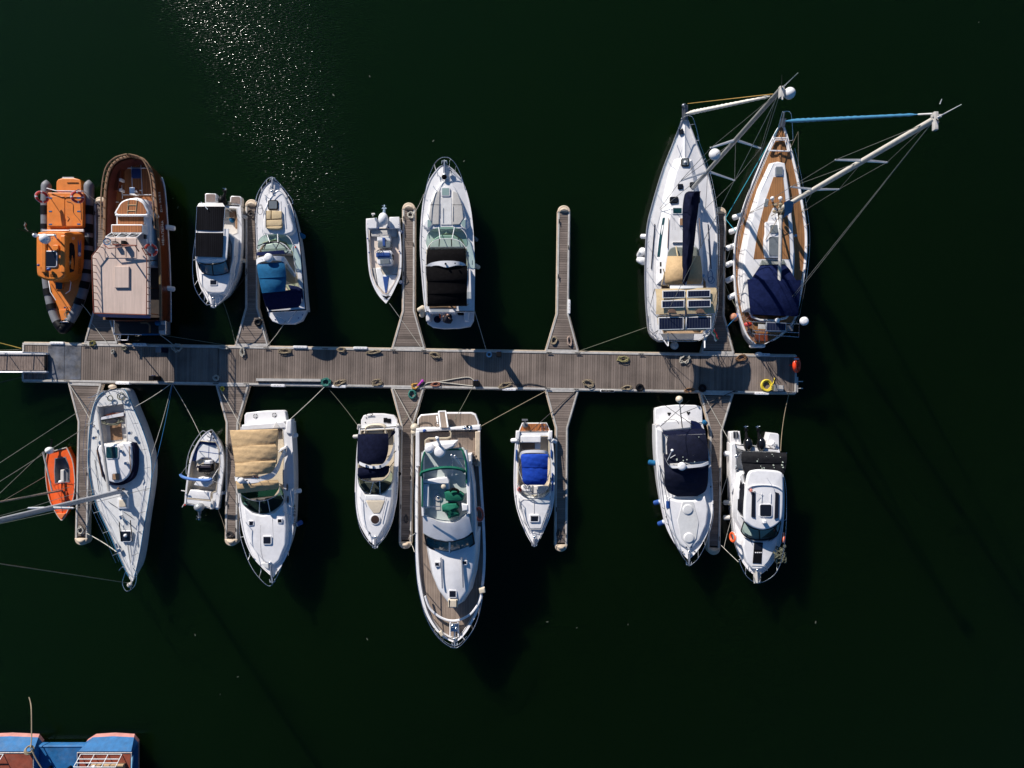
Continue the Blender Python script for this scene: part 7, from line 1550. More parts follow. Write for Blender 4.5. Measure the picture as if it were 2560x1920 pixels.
# ------------------------------------------------------------------ bright blue bimini cuddy
def cuddy_blue():
    V = S4; r = thing('cabin_boat', 'small white cabin boat with bright blue bimini and orange teak swim platform', 'motorboat', V(300, 900, 0))
    h = hull(r, V, [(128, 390, 466, 388), (108, 520, 485, 510), (98, 700, 497, 700), (95, 900, 500, 900), (105, 1050, 496, 1050), (132, 1180, 472, 1180), (176, 1310, 425, 1305), (232, 1430, 370, 1425), (296, 1532, 304, 1532)], .95, 1.25, GEL, flare=(.07, .42))
    deck(r, h, GEL, vs(V, [(160, 440), (440, 440), (450, 620), (455, 900), (430, 980), (300, 1020), (180, 980), (138, 900), (145, 620)], .95), .45, VINYL)
    blk(r, V, [(148, 380), (180, 306), (425, 306), (458, 380), (436, 452), (160, 440)], .62, .1, GEL, 'swim_platform', .03); blk(r, V, [(156, 380), (185, 313), (420, 313), (448, 380), (430, 446), (168, 436)], .645, .5, TEAKO, 'platform_teak', .01)
    tubes(r, 'swim_ladder', [[V(375, 305, .72), V(375, 392, .72)], [V(413, 305, .72), V(413, 392, .72)], [V(375, 345, .72), V(413, 345, .72)], [V(375, 390, .72), V(413, 390, .72)]], .03, STEEL)
    m = M(); m.tube([V(205, 335, .7), V(206, 282, 1.1)], .05, 6); m.box(V(206, 276, 1.1), .36, .12, .06, 0, .02); m.ball(V(208, 325, .75), .2, .18, .1, 10); part(r, 'outboard_bracket', m, GREYR)
    for x0 in (118, 440): blk(r, V, [(x0, 385), (x0+38, 385), (x0+38, 470), (x0-6, 470)], 1.08, .6, GEL, 'quarter_moulding', .06)
    rbox(r, V, 160, 430, 366, 502, 1.02, .4, GEL, 'transom_bench', bev=.06, r=12); rbox(r, V, 180, 505, 305, 565, .70, .4, BROWNV, 'bench_cushion', bev=.04, crown=.01); rbox(r, V, 305, 505, 360, 565, .74, .4, GEL, 'side_locker', bev=.03)
    # cabin, dash
    blk(r, V, [(145, 1000), (210, 1045), (300, 1056), (390, 1045), (460, 985), (462, 1100), (430, 1190), (370, 1355), (255, 1355), (170, 1190), (148, 1080)], 1.34, 1.0, GEL, 'trunk_cabin', .08, .05, .03)
    blk(r, V, [(165, 990), (220, 1020), (300, 1032), (390, 1015), (440, 960), (435, 930), (170, 930)], 1.15, .6, GEL2, 'dashboard', .05, flat=True)
    m = M(); m.ball(V(152, 962, 1.15), .14, .16, .12, 10); part(r, 'red_bag', m, RED); rbox(r, V, 180, 920, 262, 985, 1.2, .9, GEL, 'helm_console', bev=.05); rbox(r, V, 270, 930, 295, 1000, 1.16, .9, GREYR, 'companionway', bev=.02)
    wheel(r, V(222, 930, 1.3), .17, (0, .6, .8))
    windscreen(r, V, [(135, 925), (150, 985), (190, 1030), (250, 1048), (300, 1052), (350, 1048), (420, 1022), (455, 975), (466, 915)], 1.32, [(140, 900), (165, 950), (205, 985), (255, 1000), (300, 1003), (350, 998), (405, 978), (440, 940), (452, 890)], 1.75, CLEARG, STEEL, (.42, .58))
    tubes(r, 'deck_seam', [[V(165, 1170, 1.36), V(160, 1090, 1.36), V(190, 1062, 1.37), V(300, 1066, 1.38)], [V(255, 1357, 1.37), V(370, 1357, 1.37), V(428, 1195, 1.36)], [V(297, 1070, 1.385), V(297, 1200, 1.385)]], .014, VINYLG)
    hatch(r, V, 300, 1247, 100, 76, 1.38, fm=GEL, fr=.09)
    A = [V(x, y, z) for x, y, z in ((150, 640, 1.2), (160, 605, 1.7), (190, 582, 2.0), (300, 572, 2.1), (410, 580, 2.0), (440, 605, 1.7), (455, 645, 1.2))]; B = [V(x, y, z) for x, y, z in ((160, 665, 1.2), (172, 630, 1.7), (200, 605, 2.0), (300, 600, 2.1), (405, 604, 2.0), (432, 628, 1.7), (447, 665, 1.2))]
    m = M(); a = resamp(cr(A, 5), 28); b = resamp(cr(B, 5), 28); dn = V3((0, 0, -.09)); m.loft([a, b, [p+dn for p in b], [p+dn for p in a], a], False); part(r, 'arch', m, GEL, ang=60)
    m = M(); sheet(m, V, [(178, 612, 428, 612, 2.0, .16), (166, 640, 436, 635, 2.05, .18), (172, 700, 433, 690, 2.06, .18), (175, 745, 432, 745, 2.02, .16)], 2, wr=.015); part(r, 'bimini', m, ROYAL)
    m = M(); sheet(m, V, [(175, 745, 432, 745, 1.98, .17), (180, 820, 430, 815, 1.97, .18), (185, 880, 425, 875, 1.92, .16), (215, 918, 400, 918, 1.82, .10)], 2, wr=.015); part(r, 'bimini', m, ROYAL)
    tubes(r, 'bimini_frame', [[V(140, 760, 1.2), V(180, 870, 1.9)], [V(455, 760, 1.2), V(428, 880, 1.9)], [V(140, 770, 1.2), V(172, 700, 2.0)], [V(455, 800, 1.2), V(430, 840, 1.9)]], .022, STEEL)
    for x, y0, y1 in ((124, 570, 680), (468, 570, 650), (478, 800, 980)): rbox(r, V, x-7, y0, x+7, y1, 1.06, .9, VBLUE, 'side_pad', bev=.03, r=5)
    tubes(r, 'cockpit_rail', [[V(150, 440, 1.2), V(140, 560, 1.2)], [V(456, 445, 1.2), V(470, 580, 1.2)]], .02, STEEL)
    rail(r, V, [(120, 1020), (128, 1120), (165, 1240), (210, 1360), (255, 1450), (290, 1520), (300, 1528), (318, 1510), (360, 1430), (415, 1310), (440, 1220), (462, 1140)], 1.85, [(112, 1040), None, (158, 1230), None, (250, 1445), None, None, None, (362, 1420), None, (440, 1250), None], zb=1.25)
    tubes(r, 'side_rail', [[V(170, 1120, 1.5), V(200, 1260, 1.5), V(260, 1400, 1.5)], [V(150, 1050, 1.45), V(155, 1160, 1.4)]], .018, STEEL)
    anchor(r, V, (300, 1450), (300, 1515), 1.30); cleats(r, V, [(348, 1388), (322, 1430), (455, 1045), (446, 1160)], 1.28)
    fender(V, 105, 478, .9, .5, .14, VINYLW, 'white fender at the left stern corner of the bright blue bimini boat', (.9, .1, .3))
    fender(V, 492, 482, .85, .45, .13, VINYLW, 'white fender by the finger pontoon at the stern of the bright blue bimini boat', (-.6, .3, .5))
cuddy_blue()

# ------------------------------------------------------------------ navy covered cruiser
def cruiser_cover():
    V = S5; r = thing('motor_cruiser', 'white motor cruiser under a dark navy cover spotted with bird droppings', 'motorboat', V(350, 750, 0))
    h = hull(r, V, [(122, 330, 500, 318), (122, 500, 532, 450), (134, 700, 566, 650), (150, 850, 582, 850), (170, 985, 582, 1000), (200, 1120, 561, 1120), (250, 1230, 520, 1230), (312, 1322, 460, 1330), (380, 1397, 396, 1397)], 1.30, 1.62, GEL, flare=(.06, .40))
    deck(r, h, GEL)
    blk(r, V, [(120, 320), (119, 215), (125, 192), (180, 178), (300, 166), (440, 168), (485, 178), (497, 205), (503, 310)], .55, .1, GEL, 'swim_platform', .05, flat=True)
    m = M()
    for cx, cy in ((232, 238), (386, 232)):
        for a in (0, 2.1, 4.2): m.box(V(cx+8*cos(a+pi/2), cy+8*sin(a+pi/2), .55), .10, .10, .02, a, .005)
    part(r, 'platform_inlay', m, BLACKP)
    blk(r, V, [(150, 320), (170, 295), (300, 285), (410, 290), (412, 355), (330, 365), (185, 378)], 1.5, .5, GEL, 'transom_moulding', .10, flat=True); blk(r, V, [(410, 292), (450, 298), (485, 320), (500, 365), (412, 360)], 1.45, .6, NAVY, 'stern_curtain', .05)
    for x0, y0, x1, y1 in ((128, 380, 190, 760),): blk(r, V, [(125, 345), (178, 375), (185, 550), (205, 680), (195, 800), (160, 760), (130, 560)], 1.55, 1.2, GEL, 'coaming', .08, flat=True)
    rws = [(185, 378, 500, 352, 1.95, .12), (182, 395, 520, 372, 2.1, .2), (225, 410, 522, 398, 2.25, .22)]
    m = M(); sheet(m, V, rws, 2); part(r, 'stern_cover', m, NAVYD)
    m = M(); sheet(m, V, [(226, 410, 524, 400, 2.3, .22), (215, 460, 535, 455, 2.38, .24), (218, 560, 546, 545, 2.38, .24), (235, 635, 546, 615, 2.3, .2)], 2, wr=.012); 
    cov = mat('spotted navy canvas', (.008, .010, .026), .85, .25, 5, spec=.2)
    part(r, 'aft_cover', m, cov)
    m = M(); sheet(m, V, [(190, 560, 228, 560, 1.7, .05), (190, 640, 240, 650, 1.75, .05), (196, 720, 260, 720, 1.75, .05)], 2, sm=2); part(r, 'side_cover', m, cov)
    m = M(); sheet(m, V, [(190, 650, 548, 640, 2.15, .25), (196, 720, 546, 700, 2.15, .25), (198, 780, 543, 770, 1.98, .24), (206, 830, 535, 820, 1.80, .2), (232, 868, 515, 860, 1.68, .14), (300, 898, 455, 896, 1.60, .06)], 2, wr=.012); part(r, 'windscreen_cover', m, cov)
    m = M(); rnd = random.Random(3); bv = None
    for i in range(26):
        x, y = rnd.gauss(430, 60), rnd.gauss(540, 65)
        if not (260 < x < 535 and 420 < y < 650): continue
        u = (x-220)/320; z = 2.36+.24*(1-abs(2*u-1)**2.2)+.006; c = V(x, y, z); a = rnd.uniform(.02, .06); m.solid([c+V3((a*cos(k)*rnd.uniform(.6, 1.3), a*1.3*sin(k), 0)) for k in [2*pi*j/7 for j in range(7)]], None, z-.015, .003, seg=1)
    o = [q for q in r.children if q.name.startswith('aft_cover')][0]; part(o, 'bird_dropping', m, mat('bird droppings', (.45, .50, .42), .9, .2, 20)).__setitem__('kind', 'stuff')
    A = [V(x, y, z) for x, y, z in ((182, 545, 1.5), (205, 600, 1.9), (235, 645, 2.4), (290, 652, 2.6), (340, 650, 2.66), (420, 645, 2.62), (500, 637, 2.5), (545, 615, 2.3))]; B = [V(x, y, z) for x, y, z in ((190, 570, 1.5), (215, 625, 1.9), (245, 668, 2.4), (295, 672, 2.6), (340, 672, 2.66), (420, 668, 2.62), (500, 658, 2.5), (548, 640, 2.3))]
    m = M(); a = resamp(cr(A, 5), 32); b = resamp(cr(B, 5), 32); dn = V3((0, 0, -.1)); m.loft([a, b, [p+dn for p in b], [p+dn for p in a], a], False); part(r, 'radar_arch', m, GEL, ang=60)
    dome(r, V(333, 656, 2.7), .25, .16)
    m = M(); m.tube([V(220, 608, 2.2), V(256, 530, 3.0)], .03, 6); m.ball(V(257, 530, 3.0), .09); m.tube([V(225, 600, 2.3), V(282, 566, 2.6)], .02, 5); part(r, 'light_mast', m, GEL)
    for a, b in (((165, 338, 1.6), (395, 130, 4.2)), ((440, 340, 1.6), (145, 132, 4.5)), ((337, 345, 1.6), (318, 165, 2.6)), ((320, 240, 2.2), (480, 175, 3.0))): whip(r, V(*a), V(*b), r=.022, mt=BLACKP)
    m = M(); m.ball(V(313, 122, 2.75), .21, .21, .20, 14); m.tube([V(316, 148, 2.7), V(337, 345, 1.55)], .035, 6); part(r, 'antenna_dome', m, VINYL)
    tubes(r, 'antenna_stay', [[V(x, y, 1.9) for x, y in cr([(190, 300), (240, 285), (290, 290), (310, 320)], 4)], [V(180, 385, 2.0), V(222, 440, 2.2), V(208, 490, 1.9)], [V(205, 640, 1.85), V(240, 700, 1.8), V(218, 730, 1.7)]], .016, BLACKP)
    blk(r, V, [(215, 905), (300, 930), (430, 932), (520, 895), (548, 1000), (535, 1120), (480, 1250), (395, 1338), (320, 1280), (250, 1150), (215, 1020)], 1.68, 1.3, GEL, 'trunk_cabin', .12, .08, .04)
    blk(r, V, [(340, 940), (425, 938), (470, 1100), (450, 1230), (395, 1310), (330, 1230), (300, 1090)], 1.735, 1.6, NONSKID, 'foredeck_pad', .02)
    for x, y in ((383, 1002), (392, 1228)):
        m = M(); m.solid(circ(V, x, y, 42, 1.78), None, 1.6, .03, flat=True); o = part(r, 'round_hatch', m, GEL); m = M(); m.solid(circ(V, x, y, 36, 1.80), None, 1.7, .02, crown=.01); part(o, 'hatch_cover', m, NONSKID)
    m = M(); m.box(V(222, 960, 1.62), .22, .42, .10, 0, .03); part(r, 'cleat_block', m, VBLUE)
    rail(r, V, [(160, 650), (172, 800), (200, 1000), (232, 1130), (280, 1270), (335, 1370), (378, 1425), (398, 1448), (420, 1435), (465, 1390), (520, 1290), (560, 1170), (585, 1050), (582, 960)], 2.15, [(150, 650, 1.4), None, (180, 985), (212, 1110), None, (320, 1315), None, (392, 1400), None, (462, 1320), (515, 1235), (558, 1120), None, (575, 960)], zb=1.62)
    tubes(r, 'side_rail', [[V(155, 645, 1.6), V(185, 760, 1.6), V(220, 940, 1.7)], [V(250, 1180, 1.72), V(300, 1300, 1.7)]], .018, STEEL)
    anchor(r, V, (390, 1350), (390, 1440), 1.65)
    m = M()
    for x, y in ((370, 1300), (410, 1300), (392, 1337), (342, 1340), (438, 1338), (210, 1060), (168, 405), (505, 1265), (158, 540), (565, 820)): m.ball(V(x, y, 1.66 if y > 1000 else 1.5), .05, .05, .05, 8)
    part(r, 'deck_fitting', m, BLACKP)
    fender(V, 100, 628, .8, .55, .16, SKYC, 'light blue fender on the left side of the navy covered cruiser', (.9, -.1, .3), BLACKP)
    fender(V, 138, 943, .7, .5, .15, VBLUE, 'upper dark blue and white fender on the navy covered cruiser', (.7, .3, .5), VINYLW)
    fender(V, 170, 1108, .7, .5, .15, VBLUE, 'lower dark blue and white fender near the bow of the navy covered cruiser', (.6, .4, .5), VINYLW)
    fender(V, 518, 308, .8, .45, .14, SKYC, 'blue fender at the right stern corner of the navy covered cruiser', (-.4, .2, .7))
cruiser_cover()

# ------------------------------------------------------------------ pilothouse boat
def pilothouse():
    V = S5; r = thing('pilothouse_boat', 'white pilothouse boat with twin black outboards and a sunroof', 'motorboat', V(930, 1000, 0))
    h = hull(r, V, [(720, 475, 1112, 520), (720, 700, 1140, 700), (726, 900, 1152, 880), (737, 1050, 1149, 1050), (752, 1200, 1135, 1200), (776, 1330, 1112, 1310), (822, 1430, 1062, 1425), (880, 1500, 990, 1500), (930, 1526, 942, 1526)], 1.05, 1.45, GEL, flare=(.06, .40))
    deck(r, h, GEL, vs(V, [(745, 500), (830, 530), (1090, 540), (1110, 700), (850, 700), (770, 720), (745, 690)], 1.05), .5, NONSKID)
    for a in ([(718, 388), (725, 380), (798, 378), (808, 470), (822, 540), (745, 520), (718, 470)], [(1030, 388), (1100, 395), (1110, 405), (1112, 520), (1120, 540), (1010, 530), (1008, 470)]): blk(r, V, a, .62, .0, GEL, 'stern_pod', .05, flat=True)
    rbox(r, V, 745, 380, 782, 432, .68, .5, GREYR, 'boarding_step', bev=.02); tubes(r, 'stern_ladder', [[V(750, 378, .75), V(752, 430, .75)], [V(776, 378, .75), V(778, 430, .75)]], .025, BLACKP)
    for cx, lx in ((857, 845), (962, 940)):
        outboard(r, V, (cx+4, 480), 1.05, 36, 58, (lx, 345), .95, mat('gloss black cowling', (.006, .006, .007), .12, .1, 4), BLACKP)
    rbox(r, V, 820, 510, 1010, 535, 1.0, .3, BLACKP, 'motor_well', bev=.03)
    blk(r, V, [(722, 480), (760, 465), (775, 560), (770, 800), (735, 870), (722, 700)], 1.25, .9, GEL, 'side_coaming', .08, flat=True)
    rbox(r, V, 1045, 458, 1098, 512, .95, .6, VINYLW, 'rolled_cover', bev=.12, ang=.7, r=8)
    m = M(); m.ball(V(770, 578, 1.3), .09, .12, .05, 8); m.ball(V(768, 670, 1.3), .08, .16, .06, 8); m.ball(V(765, 668, 1.33), .04); part(r, 'rod_holder', m, STEEL)
    # house
    blk(r, V, [(800, 720), (832, 715), (1140, 715), (1145, 1050), (1110, 1120), (960, 1240), (840, 1200), (775, 1080), (778, 860)], 1.75, 1.0, GEL, 'house_side', .05, .08, flat=True)
    A = [V(x, y, 2.45) for x, y in ((838, 800), (836, 900), (832, 1040), (835, 1075))]; B = [V(x, y, 1.76) for x, y in ((805, 745), (780, 880), (775, 1000), (805, 1050))]
    m = M(); m.loft([A, B], False); part(r, 'side_window', m, DARKG); tubes(r, 'side_window_frame', [[*A, B[3], B[2], B[1], B[0], A[0]]], .03, GEL)
    m = M(); m.loft([[V(795, 740, 1.8), V(815, 715, 2.1), V(845, 840, 2.5), V(838, 860, 2.4)], [V(800, 740, 1.7), V(835, 725, 2.0), V(850, 840, 2.4), V(840, 870, 2.3)]], True, True, True); part(r, 'wing_post', m, GEL)
    rbox(r, V, 786, 835, 800, 920, 1.9, 1.7, GEL, 'interior_seat', bev=.03)
    windscreen(r, V, [(806, 1172), (830, 1205), (880, 1232), (940, 1243), (1000, 1242), (1060, 1228), (1100, 1195), (1122, 1110)], 1.76, [(830, 1095), (860, 1128), (905, 1152), (960, 1162), (1010, 1160), (1060, 1145), (1100, 1115), (1118, 1085)], 2.4, GTEAL, BLACKP, (.4, .8), .035)
    blk(r, V, [(835, 1130), (880, 1165), (960, 1180), (1050, 1165), (1095, 1130), (1080, 1215), (960, 1235), (850, 1210)], 1.70, 1.2, mat('teal dash', (.05, .10, .11), .6, .2, 4), 'dashboard', .03, flat=True)
    roof = [(872, 705), (905, 688), (960, 682), (1080, 690), (1130, 706), (1143, 740), (1145, 900), (1138, 1050), (1118, 1100), (1060, 1145), (985, 1165), (915, 1150), (860, 1115), (832, 1075), (838, 900), (850, 780)]
    m = M(); m.solid(scr(V, roof, 2.55, 3), None, 2.35, .10, crown=.07); part(r, 'roof', m, GEL)
    tubes(r, 'roof_step', [[V(x, y, 2.64) for x, y in cr([(858, 830), (900, 812), (990, 805), (1080, 815), (1128, 838)], 4)]], .035, GEL)
    for a in ([(895, 862), (922, 856), (920, 1070), (890, 1058)], [(1082, 862), (1110, 872), (1106, 1068), (1075, 1078)]): blk(r, V, a, 2.655, 2.5, DARKG, 'roof_window', .02)
    hatch(r, V, 1002, 1008, 104, 106, 2.62, fr=.05, hgt=.03)
    tubes(r, 'roof_rib', [[V(972, 870, 2.66), V(968, 945, 2.66)], [V(1043, 870, 2.66), V(1041, 945, 2.66)]], .02, GEL)
    rbox(r, V, 985, 1085, 1012, 1115, 2.85, 2.6, GEL, 'searchlight', bev=.05); whip(r, V(1070, 838, 2.62), V(1010, 745, 3.3)); whip(r, V(985, 890, 2.62), V(890, 858, 3.0)); m = M(); m.ball(V(886, 850, 2.72), .1, .12, .08, 8); part(r, 'roof_lamp', m, mat('faded red lens', (.5, .18, .14), .4, .1, 8))
    m = M(); m.box(V(862, 1070, 2.45), .22, .3, .1, .3, .03); part(r, 'roof_vent', m, mat('grey vent', (.3, .33, .4), .5, .1, 5))
    m = M(); sheet(m, V, [(815, 540, 1168, 548, 2.25, .1), (808, 580, 1172, 585, 2.36, .14), (812, 625, 1168, 635, 2.34, .12)], 2, wr=.01); part(r, 'aft_canopy', m, CHARC)
    m = M(); sheet(m, V, [(812, 625, 1168, 635, 2.30, .10), (825, 680, 1158, 690, 2.36, .10), (840, 730, 1150, 720, 2.3, .08)], 2, sm=3); part(r, 'aft_canopy', m, CHARC)
    m = M(); m.loft([[V(820, 660, 2.3), V(835, 760, 2.3), V(846, 830, 2.3)], [V(822, 690, 1.7), V(838, 770, 1.8), V(842, 820, 1.9)]], False); part(r, 'side_curtain', m, CHARC)
    tubes(r, 'canopy_frame', [[V(812, 545, 2.25), V(770, 585, 1.2)], [V(1170, 550, 2.25), V(1125, 590, 1.2)]], .022, STEEL)
    m = M(); rnd = random.Random(5)
    for i in range(16):
        x, y = rnd.uniform(930, 1150), rnd.uniform(560, 680); c = V(x, y, 2.49); a = rnd.uniform(.015, .04); m.solid([c+V3((a*cos(k), a*1.3*sin(k), 0)) for k in [2*pi*j/7 for j in range(7)]], None, 2.3, .003, seg=1)
    o = [q for q in r.children if q.name.startswith('aft_canopy')][0]; part(o, 'bird_dropping', m, mat('bird droppings', (.45, .50, .42))).__setitem__('kind', 'stuff')
    # foredeck
    blk(r, V, [(830, 1225), (940, 1258), (1060, 1240), (1100, 1190), (1095, 1300), (1030, 1420), (975, 1480), (895, 1480), (850, 1420), (820, 1310)], 1.62, 1.1, GEL, 'trunk_cabin', .10, .06, .03)
    blk(r, V, [(912, 1262), (982, 1266), (970, 1434), (900, 1430)], 1.67, 1.5, BLACKP, 'fore_hatch', .02); blk(r, V, [(918, 1272), (975, 1275), (970, 1325), (914, 1322)], 1.685, 1.6, DARKG, 'hatch_glass', .01)
    m = M()
    for x in (922, 936, 951, 966): m.ball(V(x, 1345, 1.68), .04, .04, .02, 8)
    part(r, 'hatch_stud', m, GEL)
    tubes(r, 'wiper', [[V(870, 1230, 1.8), V(890, 1262, 1.75)], [V(1025, 1252, 1.75), V(1060, 1225, 1.9)]], .02, BLACKP); tubes(r, 'deck_seam', [[V(893, 1448, 1.65), V(1000, 1452, 1.65)]], .012, VINYLG)
    rail(r, V, [(790, 1400), (805, 1450), (840, 1520), (885, 1565), (905, 1575)], 2.1, [(800, 1395), None, (845, 1460), None, (905, 1525)], zb=1.42)
    rail(r, V, [(1150, 740), (1166, 850), (1168, 1080), (1155, 1260), (1130, 1400), (1095, 1490), (1045, 1545), (980, 1580), (960, 1575)], 2.1, [(1142, 745, 1.4), None, (1150, 1090), (1130, 1270), None, (1090, 1400), None, None, (955, 1528)], zb=1.40)
    m = M(); m.loft([[V(903, 1505, 1.45), V(965, 1505, 1.45), V(962, 1590, 1.55), V(908, 1590, 1.55)], [V(903, 1505, 1.50), V(965, 1505, 1.50), V(962, 1590, 1.60), V(908, 1590, 1.60)]], True, True, True); m.tube([V(930, 1490, 1.65), V(935, 1585, 1.7)], .07, 8); part(r, 'bow_platform', m, ALUW); anchor(r, V, (932, 1500), (936, 1580), 1.62)
    cleats(r, V, [(862, 1470), (1010, 1470), (780, 1350), (770, 850)], 1.46)
    fender(V, 706, 558, .8, .55, .16, VINYLW, 'white fender with a navy collar by the stern of the pilothouse boat', (-.9, .1, -.3), NAVY)
    fender(V, 697, 945, .6, .5, .15, VINYLG, 'upper shaded grey fender beside the house of the pilothouse boat', (.8, .1, .4), NAVYD)
    fender(V, 697, 1065, .6, .5, .15, VINYLG, 'lower shaded grey fender beside the windscreen of the pilothouse boat', (.8, .1, .4), NAVYD)
    lifebuoy(V(741, 1222, 1.75), .25, .075, (-.95, 0, .3), 'orange life ring on the left rail of the pilothouse boat', LIFEO, False)
    lifebuoy(V(1146, 1225, 1.75), .25, .075, (.95, 0, .4), 'orange life ring on the right rail of the pilothouse boat', LIFEO, False)
    m = M(); rnd = random.Random(9); c = V(1105, 1355, 1.65); P = [c+V3((rnd.uniform(-.35, .45), rnd.uniform(-.5, .5), rnd.uniform(-.05, .35))) for i in range(40)]
    m.tube(cr(P, 3), .035, 5); m.ball(c+V3((.15, .25, .15)), .16, .14, .12, 10); m.ball(c+V3((.3, .5, .2)), .10, .12, .10, 10)
    single('fishing_net', m, [mat('net and floats', (.11, .115, .075), .9, .5, 14)], 'tangled fishing net hung on the bow rail of the pilothouse boat', 'fishing net', c)
pilothouse()

# ------------------------------------------------------------------ blue work barge in the corner
def barge():
    r = thing('work_barge', 'blue twin-bowed work barge with red-brown decks and pink waterline at the quay', 'barge', (-27.5, -24, 0))
    zt = 1.2
    def bow(x0, x1, nm):
        y0 = -21.9; r_ = .42; c = .5
        low = [(x0, y0-9), (x0, y0-.3), (x0+c, y0+.02), ((x0+x1)/2, y0+.10), (x1-c, y0+.02), (x1-.2, y0-.35), (x1-.2, y0-9)]
        top = [(x0+.1, y0-9), (x0+.1, y0-r_-.12), (x0+.14, y0-r_-.02), ((x0+x1)/2, y0-r_), (x1-.05, y0-r_-.02), (x1, y0-r_-.12), (x1, y0-9)]
        m = M(); ring = lambda P, z: [V3((p[0], p[1], z)) for p in P]; mixr = lambda f, z: [V3((a[0]*(1-f)+b[0]*f, a[1]*(1-f)+b[1]*f, z)) for a, b in zip(low, top)]
        m.mat(1); m.loft([ring(low, -.4), ring(low, 0), mixr(.2, .24)]); m.mat(0); m.loft([mixr(.2, .24), mixr(.6, .72), ring(top, zt)])
        m.cap([V3((p[0], p[1], zt-.04)) for p in top]); part(r, nm, m, [BLUEP, PINK], ang=30)
        m = M(); m.solid([V3(p) for p in ((x0+.2, y0-8.9, zt+.01), (x1-.1, y0-8.9, zt+.01), (x1-.1, y0-.6, zt+.01), (x0+.2, y0-.6, zt+.01))], None, zt-.1, .01, flat=True); part(r, 'deck', m, RUST)
        m = M(); m.tube([V3((x0+.1, y0-6, zt+.02)), V3((x0+.1, y0-.5, zt+.02)), V3((x1-.02, y0-.5, zt+.02)), V3((x1-.02, y0-6, zt+.02))], .04, 6); part(r, 'coaming', m, mat('chipped white edge', (.5, .45, .42), .6, .3, 12))
        return y0
    y0 = bow(-33.4, -29.05, 'hull'); bow(-26.5, -23.1, 'hull')
    m = M(); m.box(V3((-27.8, y0-5.2, .2)), 3.0, 9.6, .42, 0, .05); part(r, 'bridge_deck', m, BLUEP)
    m = M(); m.tube([V3((-29.1, y0-.44, .62)), V3((-26.4, y0-.44, .62))], .045, 6); part(r, 'bridge_rail', m, BLUEP)
    for x, y in ((-28.4, y0-1.7), (-27.2, y0-1.7)):
        m = M(); m.tube([V3((x, y, .6)), V3((x, y, .9))], .10, 8); m.tube([V3((x-.15, y, .88)), V3((x+.15, y, .88))], .05, 6); part(r, 'bollard', m, BLACKP)
    def rails(x0, x1):
        m = M(); zb, zt = 1.22, 1.9; yb = y0-.6
        for f in (0, .38, .68, 1.0): m.tube([V3((x0, yb-.25*f-.15*f, zb+(zt-zb)*f)), V3((x1, yb-.4*f, zb+(zt-zb)*f))], .028, 6)
        n = 4
        for i in range(n): 
            x = x0+(x1-x0)*i/(n-1); m.tube([V3((x, yb, zb)), V3((x, yb-.4, zt))], .028, 6)
        m.tube([V3((x1, yb-.4, zt)), V3((x1, yb-5, zt))], .028, 6); part(r, 'guard_rail', m, ALU)
    rails(-33.2, -30.9); rails(-26.2, -23.7)
    m = M(); m.box(V3((-24.5, y0-1.5, 1.22)), 2.0, .75, .25, 0, .1); m.box(V3((-24.9, y0-1.3, 1.42)), .4, .4, .2, .3, .06); part(r, 'sacking', m, mat('tan sacking', (.40, .27, .15), .9, .25, 4))
    m = M(); m.box(V3((-25.2, y0-1.2, 1.6)), .22, .3, .12, 0, .03); part(r, 'white_can', m, GEL)
    m = M(); m.tube([V3((-23.1, y0-.7, 1.15)), V3((-22.95, y0-1.4, 1.5)), V3((-23.15, y0-3, 1.5))], .06, 6); part(r, 'side_bracket', m, mat('pale blue bracket', (.15, .35, .5), .5, .1, 5))
    k = S6; a = k(420, 940, 1.35); P = [a, k(428, 900, 1.2), k(436, 750, .9), k(434, 450, .5), k(425, 330, .15), k(405, 250, .0), k(392, 200, -.1)]
    m = M(); m.tube([V3(p) for p in cr(P, 4)], .034, 6); single('mooring_line', m, ROPET, 'tan rope from the blue barge running down into the dark water', 'rope', a)
    m = M(); m.tube([a, k(500, 1100, 1.4), k(580, 1230, 1.4)], .034, 6); m.torus(k(410, 960, 1.3), .2, .05, (.4, .5, .5), 14, 6); m.torus(k(400, 975, 1.32), .22, .05, (.3, .4, .6), 14, 6); single('mooring_line', m, ROPET, 'tan rope knotted round the rail of the blue barge', 'rope', a)
barge()
# ------------------------------------------------------------------ lines, coils and gear on the pontoon
g = 'mooring lines between boats and pontoon'
def ml(a, b, lb, mt=ROPEW, sag=.15, r=.022): rope(a, b, sag, r*.68, mt, lb, group=g)
ml(R2(385, 1320, 1.2), D2(375, 165, .55), 'thin line from the bow of the black-roofed cabin boat to the pontoon', ROPEG)
ml(R2(1010, 1500, .7), D2(710, 195, .55), 'pale line from the swim platform of the blue canopy cruiser to the pontoon')
ml(R2(470, 1240, 1.2), R2(625, 1030, .55), 'short line from the black-roofed cabin boat to the finger pontoon', ROPED)
ml(R3(300, 1362, .85), D3(235, 225, .55), 'line from the bow of the small console boat to the pontoon')
ml(R3(1068, 1430, 1.2), D3(918, 240, .55), 'line from the right stern corner of the black canopy cruiser to the pontoon')
ml(R3(610, 380, 1.6), R3(520, 560, .6), 'line from the bow of the black canopy cruiser to its finger pontoon')
ml(R3(385, 620, .8), R3(430, 570, .6), 'short line from the stern of the small console boat to the finger pontoon')
ml(R5(245, 1390, 1.2), D3(1905, 245, .55), 'long line from the solar panel yacht down to the pontoon by the empty finger', ROPEG)
ml(R5(1110, 200, .6), R4(1790, 715, 1.6), 'long turquoise line from the finger pontoon to the bow of the teak-decked yacht', mat('turquoise rope', (.01, .26, .34), .7, .2, 20), .1, .03)
ml(R5(1110, 205, .6), R5(1262, 385, 1.2), 'short turquoise line from the finger pontoon to the side of the teak-decked yacht', mat('turquoise rope', (.01, .26, .34)), .05, .03)
